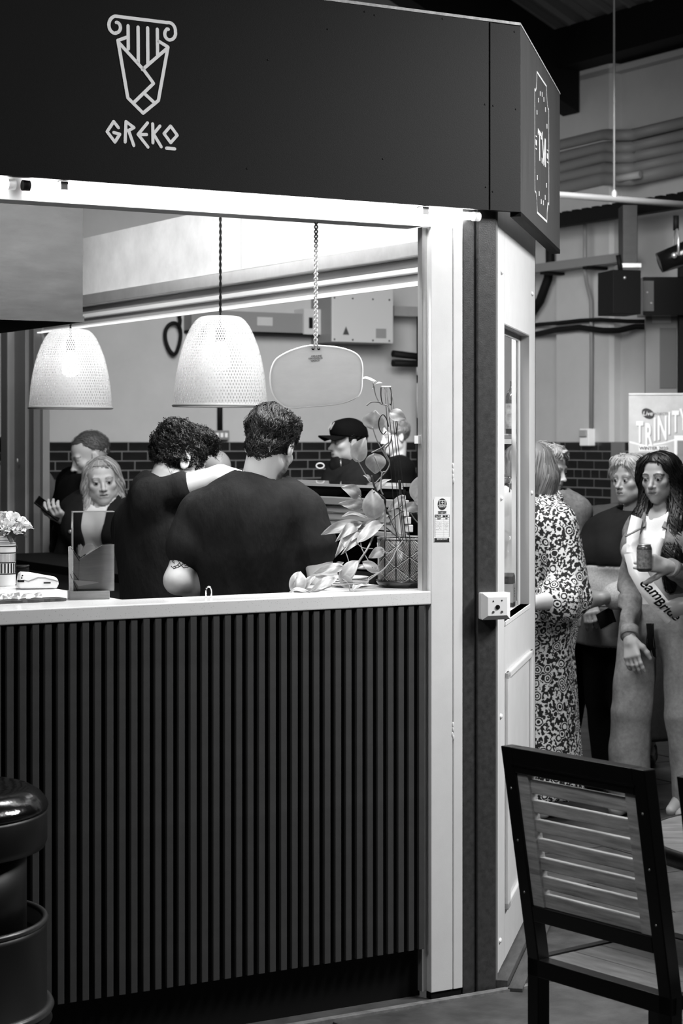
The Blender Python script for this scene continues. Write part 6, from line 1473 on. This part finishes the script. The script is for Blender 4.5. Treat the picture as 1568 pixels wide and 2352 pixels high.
C, s, Rm = p.head, p.hs, p.Rh; LL = lambda *q: C + s * (Rm @ np.array(q, float))
ch = [([LL(x * 0.50, 0.05, 0.45), LL(x * 0.68, -0.02, -0.2), LL(x * 0.66, 0.12, -0.9), p.neck + np.array((x * 0.08, 0.09, -0.06)), p.neck + np.array((x * 0.07, 0.145, -0.22))], [0.035, 0.022, 0.024, 0.026, 0.010]) for x in (-1, 1)] + [([LL(0, -0.5, 0.2), LL(0, -0.6, -0.8), p.neck + np.array((0, -0.10, -0.08))], [0.07, 0.06, 0.05])]
short_hair(p, m_hblond, (0.67, 0.85, 0.71), (-0.1, 0.62), 0.36, [], 500, 0.20, 0.06, 0.002, 60, (0, -0.05, -1.0), 0.006, 7, chains=ch)
pn = MB(); pn.tube([tuple(p.neck + np.array((0.05 * math.cos(t), 0.085 + 0.035 * math.sin(t), -0.035 - 0.055 * math.sin(t)))) for t in np.linspace(0, math.pi, 14)], 0.0016, 5); mk('necklace', pn, MATS['chain silver'], p.root)
mk('pendant', MB().ball(p.neck + np.array((0, 0.128, -0.11)), (0.011, 0.006, 0.015), 10, 8), m_black, p.root)

# ---- bearded man reading a phone
p = Person((190 - CU) / FPX * 10.85, 10.85, 118, 1.70, 'grey haired bearded person looking down at a phone', build=1.08)
p.hs = 0.132; p.place_head(206, 1050, 10.8); p.turn_head(112, -18)
p.arms[-1] = [p.sh[-1], p.loc(146, 1282, 10.72), p.loc(150, 1196, 10.34)]; p.arms[1] = [p.sh[1], p.loc(120, 1250, 11.1), p.loc(100, 1330, 11.0)]
ph = p.loc(110, 1168, 10.3); fw = p.loc(118, 1172, 10.24) - p.arms[-1][2]
p.hands = [dict(wr=p.arms[-1][2], fwd=fw, up=np.array(p.Mi.to_3x3() @ Vector((0.2, -0.5, -1))), s=1.12, curl=(0.5, 0.55, 0.6, 0.65), side=-1)]
p.skin(m_skin, face_tone(p.head, p.Rh, p.hs, beard=0.5, brow=0.45), 0.005)
dress_top(p, 'dark_jacket', m_blk, 0.03, None, 1.88, h=0.011, fold=0.006); trousers(p, m_blk, h=0.018)
short_hair(p, m_hgrey, (0.66, 0.81, 0.70), (0.0, 0.60), 0.34, [], 700, 0.02, 0.3, 0.002, 60, (0, -0.6, -0.5), 0.003, 9)
phn = root('mobile_phone', W(111, 1168, 10.28), 'dark mobile phone held up by the bearded person', 'phone')
phn.rotation_euler = (R(35), R(38), R(10)); mk('case', MB().box(-0.078, 0.078, -0.038, 0.038, -0.005, 0.005), m_blackgloss, phn, bevel=0.004)
for dx in (-0.064, -0.04): mk('camera_lens', MB().ball((dx, -0.012 , -0.006), (0.008, 0.008, 0.003), 10, 6), m_alu, phn)

# ---- grey jacket at the far post
p = Person((40 - CU) / FPX * 11.4, 11.4, 200, 1.72, 'person in a pale grey jacket partly hidden by the far stall post', build=1.08)
p.place_head(28, 1040, 11.4); p.turn_head(190, -10)
p.sh[-1] = p.loc(72, 1172, 11.35); p.arms[-1] = [p.sh[-1], p.loc(108, 1268, 11.2), p.loc(90, 1300, 11.0)]
p.hands = [dict(wr=p.arms[-1][2], fwd=p.loc(88, 1318, 10.95) - p.arms[-1][2], up=(0, 1, 0.2), s=1.1, curl=(0.5, 0.6, 0.6, 0.7), side=-1)]
p.skin(m_skin, face_tone(p.head, p.Rh, p.hs), 0.006); dress_top(p, 'grey_jacket', m_gj, 0.03, None, 1.85, h=0.012, fold=0.008); trousers(p, m_blk, h=0.018)
short_hair(p, m_hdark, strands=200, length=0.03)

# ---- person in a dark baseball cap
p = Person((800 - CU) / FPX * 10.0, 10.0, 108, 1.70, 'person in a dark baseball cap and padded jacket looking across the stall', build=1.08)
p.hs = 0.109; p.place_head(797, 1018, 10.0); p.turn_head(112, 2)
p.neck = p.loc(806, 1082, 10.0)
p.skin(m_skin, face_tone(p.head, p.Rh, p.hs, brow=0.5, lip=0.6), 0.0038, head_kw=dict(jaw=0.9, nose=0.9)); p.eyes(0.1, down=0.1)
JF = top_fig(p, 0.045, 0.5 * p.h, 1.9, 0.05, 0, 0, 0.040, -0.01)
p.cloth('padded_jacket', JF, m_puffer, np.array((-0.5, -0.4, 0.8)), np.array((0.5, 0.4, 1.55)), 0.010, None, None, 0.010, 16, 4.0)
F = Fig(); n_ = p.neck
F.cap(n_ + np.array((0, 0.01, -0.05)), n_ + np.array((0, 0.015, 0.022)), 0.100, 0.092, 0.02); F.cap(n_ + np.array((0, 0.01, 0.0)), n_ + np.array((0, 0.02, 0.2)), 0.062, 0.085, 0.02, True)
p.cloth('hood_collar', F, m_coat, n_ - 0.2, n_ + 0.2, 0.009, None, None, 0.010, 26, 1.0); trousers(p, m_blk, h=0.018)
F = Fig(); F.ball(C * 0 + p.head + p.hs * p.Rh @ np.array((0, 0.45, -1.0)), (0.01, 0.01, 0.01), 0.01)
short_hair(p, m_hdark, (0.68, 0.84, 0.68), (-0.45, 0.45), 0.30, [], 150, 0.04, 0.2)
cp_ = root('baseball_cap', p.M @ Matrix.Translation(p.head) @ Matrix(np.block([[p.Rh, np.zeros((3, 1))], [np.zeros((1, 3)), 1]]).tolist()), 'dark baseball cap with a pale front badge', 'cap')
sC = p.hs
def capdome(q):
    F = Fig(); F.ball(np.array((0, -0.08, 0.46)) * sC, np.array((0.74, 0.90, 0.72)) * sC, 0.01); F.ball(np.array((0, 0.45, 0.62)) * sC, np.array((0.55, 0.38, 0.42)) * sC, 0.12 * sC); F.fn(lambda P, d: smax(d, (0.26 + 0.06 * P[:, 1] / sC) * sC - P[:, 2], 0.01)); return F(q)
mk('crown', fig_mesh('crown', [(capdome, np.array((-1.1, -1.3, 0)) * sC, np.array((1.1, 1.2, 1.5)) * sC, 0.0045)], fabric('cap cloth', 17)), None, cp_)
br = MB(); V = []; n = 13
for i in range(n):
    t = -1 + 2 * i / (n - 1)
    for y0, z0 in ((0.62 - 0.35 * t * t, 0.30), (1.42 - 0.55 * t * t, 0.26 - 0.16 * t * t)): V += [(t * 0.62 * sC, y0 * sC, z0 * sC - 0.05 * sC * t * t), (t * 0.62 * sC, y0 * sC, z0 * sC + 0.05 * sC - 0.05 * sC * t * t)]
br.add(V, [f for i in range(n - 1) for f in ((4 * i, 4 * i + 2, 4 * i + 6, 4 * i + 4), (4 * i + 1, 4 * i + 5, 4 * i + 7, 4 * i + 3), (4 * i + 2, 4 * i + 3, 4 * i + 7, 4 * i + 6))], True); mk('peak', br, fabric('cap cloth', 17), cp_)
bd = MB(); bd.stroke([(-0.018, 0), (-0.018, 0.034)], 0.010, -0.002, 0.0); bd.stroke([(-0.018, 0.034), (0.0, 0.008), (0.018, 0.034), (0.018, 0)], 0.010, -0.002, 0.0)
mk('badge', bd, m_paper, cp_, Matrix.Translation((0, 0.895 * sC, 0.62 * sC)) @ Matrix.Rotation(R(180), 4, 'Z') @ Matrix.Rotation(R(-28), 4, 'X'))
mk('collar_loop', MB().tube([tuple(p.loc(735 + 9 * math.cos(t), 1070 + 6 * math.sin(t), 9.82)) for t in np.linspace(0, 6.28, 20)[:-1]], 0.004, 6, closed=True), m_logo, p.root)
mk('zip', MB().tube([tuple(p.loc(782, 1056, 9.80)), tuple(p.loc(783, 1072, 9.79))], 0.004, 6), m_alu, p.root)

# ---- far passer-by behind the plant
p = Person((905 - CU) / FPX * 13.2, 13.2, 100, 1.76, 'far blurred person in dark clothes behind the plant stakes')
p.place_head(905, 1003, 13.2); p.turn_head(120, -5); p.skin(m_skin, face_tone(p.head, p.Rh, p.hs), 0.006); dress_top(p, 'dark_coat', m_blk, 0.03, 0.3 * p.h, 1.9, h=0.014); trousers(p, m_blk, h=0.02)
short_hair(p, m_hbrown, strands=150, length=0.05)

# ---- white shirt hidden by the pillar
p = Person((1052 - CU) / FPX * 7.75, 7.75, 30, 1.66, 'person in a white shirt almost wholly hidden by the corner pillar', build=1.1)
p.skin(m_skin, None, 0.006); dress_top(p, 'white_shirt', m_wsh, 0.03, None, 1.85, h=0.011, fold=0.008, ff=16); trousers(p, m_blk, h=0.018); short_hair(p, m_hbrown, strands=0)

# ---- floral dress
def floral():
    m = G('flower print', 235, 0.8); nt = m.node_tree; N = nt.nodes; L = nt.links; q = N['Principled BSDF']; tc = N['Texture Coordinate']
    mp = N.new('ShaderNodeMapping'); mp.inputs['Scale'].default_value = (1, 1, 1); L.new(tc.outputs['Object'], mp.inputs[0])
    def vor(sc, feat='F1'):
        v = N.new('ShaderNodeTexVoronoi'); v.inputs['Scale'].default_value = sc; v.feature = feat; v.inputs['Randomness'].default_value = 0.75; L.new(mp.outputs[0], v.inputs['Vector']); return v.outputs['Distance']
    def M_(op, a, b=None):
        n = N.new('ShaderNodeMath'); n.operation = op
        for i, x in enumerate((a, b)):
            if x is None: continue
            if isinstance(x, (int, float)): n.inputs[i].default_value = x
            else: L.new(x, n.inputs[i])
        return n.outputs[0]
    d = vor(19.0); w = N.new('ShaderNodeTexNoise'); w.inputs['Scale'].default_value = 60; L.new(mp.outputs[0], w.inputs['Vector'])
    dd = M_('ADD', d, M_('MULTIPLY', M_('SUBTRACT', w.outputs['Fac'], 0.5), 0.16))
    rings = M_('GREATER_THAN', M_('SINE', M_('MULTIPLY', dd, 34.0)), 0.05)
    inr = M_('LESS_THAN', dd, 0.42)
    sm = vor(62.0); n2 = N.new('ShaderNodeTexNoise'); n2.inputs['Scale'].default_value = 75; n2.inputs['Detail'].default_value = 2; L.new(mp.outputs[0], n2.inputs['Vector'])
    bg = M_('GREATER_THAN', n2.outputs['Fac'], 0.52)
    mixv = M_('ADD', M_('MULTIPLY', rings, inr), M_('MULTIPLY', bg, M_('SUBTRACT', 1.0, inr)))
    L.new(M_('ADD', M_('MULTIPLY', mixv, 0.84), 0.012), q.inputs['Base Color']); return m
m_floral = floral()
p = Person((1226 - CU) / FPX * 8.55, 8.55, 74, 1.62, 'person in a long black and white flower print dress, hair in a straight bob', build=1.16, chest=1.05, hip=1.1)
p.place_head(1203, 1078, 8.55); p.turn_head(58, -6)
p.neck = p.loc(1225, 1152, 8.56)
p.sh[-1] = p.loc(1278, 1205, 8.40); p.arms[-1] = [p.sh[-1], p.loc(1308, 1372, 8.36), p.loc(1225, 1385, 8.18)]
p.hands = [dict(wr=p.arms[-1][2], fwd=p.loc(1190, 1388, 8.15) - p.arms[-1][2], up=(0, 0, 1), curl=(0.3, 0.4, 0.4, 0.5), side=-1)]
p.skin(m_skin, None, 0.005)
F = top_fig(p, 0.03, 0.0, {-1: 1.02, 1: 1.1}, 0.05, 1.0, 0.012, 0.045, 0.02, 0.0, st=0.042)
F.ops.insert(0, ('c', np.array((0, 0.0, 0.60 * p.h)), np.array((0, 0.0, 0.12)), (0.15, 0.205), 0.05, False)); F.ops.pop()
F.fn(clip_z(0.085, None))
p.cloth('flower_dress', F, m_floral, np.array((-0.5, -0.45, 0.05)), np.array((0.5, 0.45, 1.5)), 0.011, None, None, 0.012, 11, 0.7, np.array((1.6, 1.6, 0.14)))
C, s, Rm = p.head, p.hs, p.Rh; LL = lambda *q: C + s * (Rm @ np.array(q, float))
ch = [([LL(x * 0.48, 0.0, 0.4), LL(x * 0.70, 0.05, -0.3), LL(x * 0.66, 0.12, -1.15)], [0.055, 0.048, 0.036]) for x in (-1, 1)] + [([LL(0, -0.5, 0.2), LL(0.0, -0.62, -0.4), LL(0.0, -0.52, -1.2)], [0.085, 0.078, 0.06])]
short_hair(p, m_hbrown, (0.72, 0.88, 0.73), (-0.3, 0.5), 0.42, [], 900, 0.14, 0.05, 0.002, 60, (0, -0.05, -1.0), 0.005, 11, chains=ch)
shoes(p, m_plastic)

# ---- curly fair hair behind
p = Person((1285 - CU) / FPX * 9.25, 9.25, -120, 1.61, 'fair curly haired person in a denim jacket turning aside behind the flower dress', build=1.08)
p.place_head(1261, 1078, 9.25); p.turn_head(-126, -12)
p.neck = p.loc(1266, 1150, 9.27); p.sh[-1] = p.loc(1318, 1180, 9.2); p.arms[-1] = [p.sh[-1], p.loc(1338, 1300, 9.25), p.loc(1330, 1420, 9.2)]
p.skin(m_skin, face_tone(p.head, p.Rh, p.hs, brow=0.5), 0.0042); p.eyes(0.0, down=0.2)
dress_top(p, 'denim_jacket', m_denim, 0.03, None, 1.9, h=0.010, fold=0.006); trousers(p, m_blk, h=0.018)
C, s, Rm = p.head, p.hs, p.Rh; LL = lambda *q: C + s * (Rm @ np.array(q, float))
ch = [([LL(x * 0.5, 0.0, 0.55), LL(x * 0.70, -0.12, -0.2), LL(x * 0.66, -0.1, -0.9), LL(x * 0.6, -0.1, -1.4)], [0.04, 0.032, 0.034, 0.025]) for x in (-1, 1)] + [([LL(0, -0.5, 0.2), LL(0, -0.65, -0.6), LL(0, -0.5, -1.4)], [0.08, 0.075, 0.05])]
short_hair(p, m_hpale, (0.72, 0.88, 0.73), (-0.1, 0.62), 0.40, [], 900, 0.13, 0.7, 0.005, 40, (0, 0.0, -1.0), 0.005, 13, chains=ch, lift=0.005)
mk('hair_clip', MB().tube([tuple(LL(-0.30, 0.55, 0.90)), tuple(LL(0.1, 0.60, 0.92))], 0.008, 8), m_paper, p.root)

# ---- older person with folded hands
p = Person((1418 - CU) / FPX * 9.05, 9.05, 128, 1.50, 'older person with short pale hair, hands folded over a two-tone tunic', build=1.16, chest=1.04, hip=1.05)
p.hs = 0.108; p.place_head(1450, 1103, 9.0); p.turn_head(128, 1)
p.neck = p.loc(1452, 1186, 9.04)
p.sh[-1] = p.loc(1464, 1236, 8.9); p.sh[1] = p.loc(1390, 1232, 9.2)
p.arms[1] = [p.sh[1], p.loc(1334, 1310, 9.16), p.loc(1352, 1382, 8.92)]; p.arms[-1] = [p.sh[-1], p.loc(1462, 1362, 8.82), p.loc(1380, 1374, 8.70)]
p.hands = [dict(wr=p.arms[-1][2], fwd=p.loc(1326, 1386, 8.72) - p.arms[-1][2], up=p.loc(1350, 1350, 8.5) - p.loc(1350, 1375, 8.7), s=1.02, curl=(0.3, 0.35, 0.4, 0.45), side=1),
           dict(wr=p.arms[1][2], fwd=p.loc(1362, 1432, 8.80) - p.arms[1][2], up=p.loc(1350, 1410, 8.5) - p.loc(1352, 1410, 8.9), s=1.05, curl=(0.55, 0.6, 0.65, 0.7), side=1)]
p.skin(m_skin2, face_tone(p.head, p.Rh, p.hs, brow=0.62, lip=0.72, lash=0.4), 0.0034, head_kw=dict(jaw=1.2, cheek=1.08, nose=1.1)); p.eyes(0.0)
F1 = top_fig(p, 0.026, 0.455 * p.h, {-1: 1.62, 1: 1.08}, 0.05, 0.9, 0.03, 0.043, 0.0, 0.02)
zcut = p.loc(1400, 1302, 8.8)[2]; zhem = p.loc(1400, 1398, 8.8)[2]
F1.ops.pop(); F1.fn(clip_z(0.455 * p.h))
lo, hi = np.array((-0.45, -0.35, 0.68)), np.array((0.45, 0.5, 1.45))
def part_of(F, a, b, dd): return lambda P: np.maximum(F(P) - dd - 0.004 * nz(P * np.array((1, 1, 0.6)), 16, 1.2), np.maximum(a - P[:, 2], P[:, 2] - b))
mk('tunic_upper', fig_mesh('tunic_upper', [(part_of(F1, zcut, 9, 0.001), lo, hi, 0.008)], m_navy), None, p.root, label='charcoal upper half of the tunic')
mk('tunic_middle', fig_mesh('tunic_middle', [(part_of(F1, zhem, zcut, 0.0), lo, hi, 0.008)], m_gmarl), None, p.root, label='pale marled band of the tunic')
mk('tunic_lower', fig_mesh('tunic_lower', [(part_of(F1, 0, zhem, 0.0), lo, hi, 0.009)], m_gknit), None, p.root, label='grey lower part of the tunic')
trousers(p, m_blk, 0.016, h=0.013); shoes(p)
C, s, Rm = p.head, p.hs, p.Rh; LL = lambda *q: C + s * (Rm @ np.array(q, float))
ch = [([LL(x * 0.45, 0.35, 0.72), LL(x * 0.66, 0.12, 0.25), LL(x * 0.66, -0.1, -0.25)], [0.035, 0.03, 0.02]) for x in (-1, 1)]
short_hair(p, m_hpale, (0.71, 0.87, 0.73), (-0.30, 0.56), 0.42, [((0, 0.10, 0.84), (0.50, 0.5, 0.22))], 900, 0.07, 0.15, 0.003, 60, (0.0, -0.5, -0.8), 0.004, 17, chains=ch)
wl_ = root('dark_wallet', p.M @ Matrix.Translation(p.loc(1392, 1420, 8.78)), 'dark wallet gripped in the folded hands of the pale-haired person', 'wallet')
mk('cover', MB().box(-0.045, 0.045, -0.008, 0.012, -0.035, 0.035), m_blk, wl_, Matrix.Rotation(R(25), 4, 'Y'), bevel=0.003); mk('pages', MB().box(-0.041, 0.041, -0.005, 0.009, -0.036, -0.034), m_paper, wl_, Matrix.Rotation(R(25), 4, 'Y'))

# ---- long grey coat seen between them
p = Person((1452 - CU) / FPX * 9.9, 9.9, 170, 1.50, 'person in a long grey coat mostly hidden behind the pale-haired person', build=1.0)
p.skin(m_skin, None, 0.007); F = top_fig(p, 0.03, 0.0, 1.9, 0.05); F.ops.insert(0, ('c', np.array((0, 0, 0.9)), np.array((0, 0, 0.14)), (0.16, 0.21), 0.05, False)); F.ops.pop(); F.fn(clip_z(0.13))
p.cloth('long_coat', F, m_gcoat, np.array((-0.45, -0.4, 0.1)), np.array((0.45, 0.4, 1.4)), 0.014, None, None, 0.006, 10, 1.0, np.array((1.5, 1.5, 0.2))); shoes(p); short_hair(p, m_hdark, strands=0)

# ---- young person with a sash and a drink can
p = Person((1516 - CU) / FPX * 8.55, 8.55, 152, 1.585, 'dark long-haired person in denim with a white sash, holding a drink can', build=0.88, sw=0.95)
p.hs = 0.108; p.place_head(1513, 1098, 8.55); p.turn_head(146, -3, 2)
p.neck = p.loc(1522, 1168, 8.57)
p.sh[1] = p.loc(1464, 1222, 8.62); p.sh[-1] = p.loc(1576, 1222, 8.48)
p.arms[1] = [p.sh[1], p.loc(1444, 1345, 8.58), p.loc(1446, 1466, 8.38)]; p.arms[-1] = [p.sh[-1], p.loc(1606, 1340, 8.42), p.loc(1536, 1302, 8.24)]
p.hands = [dict(wr=p.arms[-1][2], fwd=p.loc(1484, 1290, 8.20) - p.arms[-1][2], up=p.loc(1500, 1280, 7.9) - p.loc(1505, 1295, 8.2), s=1.0, curl=(0.30, 0.45, 0.55, 0.6), side=-1, thumb=(0.9, 0.1)),
           dict(wr=p.arms[1][2], fwd=p.loc(1454, 1525, 8.34) - p.arms[1][2], up=p.loc(1420, 1480, 8.4) - p.loc(1444, 1480, 8.5), s=1.0, curl=(0.25, 0.3, 0.35, 0.4), side=-1)]
for d in (-1, 1): p.legs[d] = p.legs[d]
p.skin(m_skin2, face_tone(p.head, p.Rh, p.hs, brow=0.18, lip=0.55, lash=0.2), 0.0032, head_kw=dict(jaw=0.82, cheek=0.94, nose=1.5)); p.eyes(-0.05)
dress_top(p, 'white_top', m_wsh, 0.008, 0.56 * p.h, 0.3, h=0.009, neck=0.05, neckdrop=0.05, bust=0.9)
JF = top_fig(p, 0.014, 0.60 * p.h, {-1: 1.85, 1: 1.92}, 0.035, 0.8, 0, 0.052, 0.05)
JF.fn(lambda P, d: np.where(P[:, 1] > 0.0, smax(d, 0.052 - np.abs(P[:, 0] + 0.01), 0.012), d))
p.cloth('denim_jacket', JF, m_denim, np.array((-0.5, -0.35, 0.62)), np.array((0.5, 0.55, 1.45)), 0.0085, None, None, 0.005, 22, 1.4)
for d in (-1, 1): p.legs[d] = [p.legs[d][0] + np.array((d * 0.01, 0, 0)), p.legs[d][1] + np.array((d * 0.035, 0, 0)), p.legs[d][2] + np.array((d * 0.062, 0, 0))]
for d in (-1, 1):
    n0 = p.neck; mk('collar_flap', ribbon([n0 + np.array((d * 0.055, -0.01, 0.012)), n0 + np.array((d * 0.065, 0.05, -0.02)), n0 + np.array((d * 0.055, 0.115, -0.085))], 0.045, (d * 0.5, 0.6, 0.7), 0.006), m_denim, p.root)
    a_, e_, w_ = p.arms[d]; v_ = (w_ - e_) / np.linalg.norm(w_ - e_); q_ = e_ + (w_ - e_) * 0.90
    mk('cuff', MB().tube([tuple(q_ - v_ * 0.022), tuple(q_ + v_ * 0.022)], 0.040, 18), m_denim, p.root)
for z in (1.16, 1.08, 1.0): mk('button', MB().ball((0.066, front_of(JF, 0.066, z), z), (0.008, 0.004, 0.008), 10, 8), m_alu, p.root)
trousers(p, m_jeans, 0.018, 0.040, 0.615, h=0.010, fold=0.006, hem=0.05); shoes(p, m_skin2)
C, s, Rm = p.head, p.hs, p.Rh; LL = lambda *q: C + s * (Rm @ np.array(q, float)); nk = p.neck
ch = [([LL(-0.48, 0.1, 0.5), LL(-0.66, -0.15, 0.1), LL(-0.60, -0.25, -0.7), nk + np.array((-0.085, 0.06, -0.06)), nk + np.array((-0.08, 0.14, -0.20)), nk + np.array((-0.075, 0.13, -0.33))], [0.04, 0.03, 0.035, 0.045, 0.045, 0.02]),
      ([LL(0.48, 0.1, 0.5), LL(0.62, -0.1, 0.0), LL(0.52, -0.1, -0.8), nk + np.array((0.08, 0.06, -0.05)), nk + np.array((0.085, 0.11, -0.15)), nk + np.array((0.09, 0.115, -0.22))], [0.04, 0.034, 0.034, 0.036, 0.028, 0.012]),
      ([LL(0, -0.5, 0.2), LL(0, -0.6, -0.6), nk + np.array((0, -0.11, -0.15))], [0.08, 0.065, 0.06])]
short_hair(p, m_hblack, (0.70, 0.875, 0.74), (-0.30, 0.66), 0.44, [], 900, 0.16, 0.35, 0.002, 60, (0.0, -0.15, -1.0), 0.005, 19, chains=ch)
er = MB(); ec = LL(-0.68, -0.02, -0.42); er.tube([tuple(ec + np.array((0.0, 0.010 * math.cos(t), 0.012 * math.sin(t)))) for t in np.linspace(0, 6.28, 17)[:-1]], 0.0022, 6, closed=True); er.tube([tuple(ec + np.array((0, 0, -0.012))), tuple(ec + np.array((0, 0, -0.026)))], 0.0022, 6); mk('hoop_earring', er, MATS['chain silver'], p.root)
wbm = MB(); wv = p.arms[-1][2] - p.arms[-1][1]; wv /= np.linalg.norm(wv); e1_ = np.cross(wv, (0, 0, 1)); e1_ /= np.linalg.norm(e1_); e2_ = np.cross(wv, e1_)
for k in range(5): c_ = p.arms[-1][2] - wv * (0.012 + 0.009 * k); wbm.tube([tuple(c_ + 0.031 * (e1_ * math.cos(t) + e2_ * math.sin(t))) for t in np.linspace(0, 6.28, 25)[:-1]], 0.0032, 6, closed=True)
mk('bracelets', wbm, m_logo, p.root)
tas = MB(); rn = random.Random(2)
for k in range(26): x0 = p.loc(1492 + rn.uniform(-8, 8), 1432, 8.40); x1 = p.loc(1492 + rn.uniform(-12, 14), 1500 + rn.uniform(-10, 12), 8.38); tas.tube([tuple(x0), tuple((x0 + x1) / 2 + np.array((0.003, 0, 0))), tuple(x1)], 0.0024, 5)
tag(mk('dark_tassel', tas, m_blk, p.root), kind='stuff')
# drink can
cn = root('drink_can', W(1479, 1313, 8.19), 'dark drink can held by the person with the sash', 'can')
cz = W(1479, 1250, 8.19).z - W(1479, 1313, 8.19).z
mk('body', MB().lathe([(0.0, 0.0), (0.022, 0.0), (0.031, 0.008), (0.031, cz - 0.016), (0.0265, cz - 0.003)], 28), G('can paint', 84, 0.3, metal=0.5), cn)
mk('lid', MB().lathe([(0.027, cz - 0.004), (0.0275, cz), (0.0255, cz), (0.024, cz - 0.003), (0.0, cz - 0.003)], 28), m_alu, cn); mk('tab', MB().box(-0.007, 0.007, -0.012, 0.008, cz - 0.003, cz - 0.001), m_alu, cn)
mk('side_stripe', MB().lathe([(0.0313, 0.014), (0.0313, cz - 0.022)], 28, cap=False), G('can pattern', 120, 0.4, var=(90, 0.3, 1.6)), cn, Matrix.Identity(4))
ss_ = root('satin_ribbon', p.M, 'white satin sash with black script worn across a denim jacket', 'sash')
tocam = np.array(p.Mi.to_3x3() @ Vector((0, -1, 0.05)))
m_satin = G('white satin', 232, 0.3)
a_ = [p.loc(*q) for q in ((1462, 1188, 8.50), (1452, 1235, 8.40), (1452, 1270, 8.36), (1462, 1310, 8.33), (1485, 1350, 8.30), (1515, 1388, 8.28), (1545, 1420, 8.28))]
mk('band', ribbon(a_[:3], 0.052, tocam), m_satin, ss_); mk('band', ribbon(a_[2:], 0.072, tocam), m_satin, ss_)
b_ = [p.loc(*q) for q in ((1518, 1235, 8.36), (1508, 1262, 8.33), (1505, 1290, 8.33))]; mk('band', ribbon(b_, 0.034, tocam), m_satin, ss_)
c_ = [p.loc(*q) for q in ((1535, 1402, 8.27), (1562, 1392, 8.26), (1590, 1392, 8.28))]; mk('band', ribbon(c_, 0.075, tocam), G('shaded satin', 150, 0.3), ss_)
st_ = MB(); st_.tube([tuple(p.loc(1436, 1232, 8.36)), tuple(p.loc(1470, 1214, 8.38))], 0.005, 6); mk('fold_line', st_, m_grey, ss_)
for t_, (u, v), ang in (('eam', (1493, 1352), 44), ('Bride', (1530, 1398), 40)):
    P0 = p.loc(u, v, 8.272); ex = p.loc(u + 40 * math.cos(R(ang)), v + 40 * math.sin(R(ang)), 8.272) - P0; ex /= np.linalg.norm(ex); zn = tocam / np.linalg.norm(tocam); zn = zn - ex * zn.dot(ex); zn /= np.linalg.norm(zn); yn = np.cross(zn, ex)
    Mx = Matrix((ex, yn, zn)).transposed().to_4x4(); Mx.translation = P0 + zn * 0.006
    me = text_mesh(t_, 0.062 if t_ == 'eam' else 0.056, 0.0006, shear=0.35, bold=0.0012); me.materials.clear(); me.materials.append(m_blk); mk('lettering', me, None, ss_, Mx)
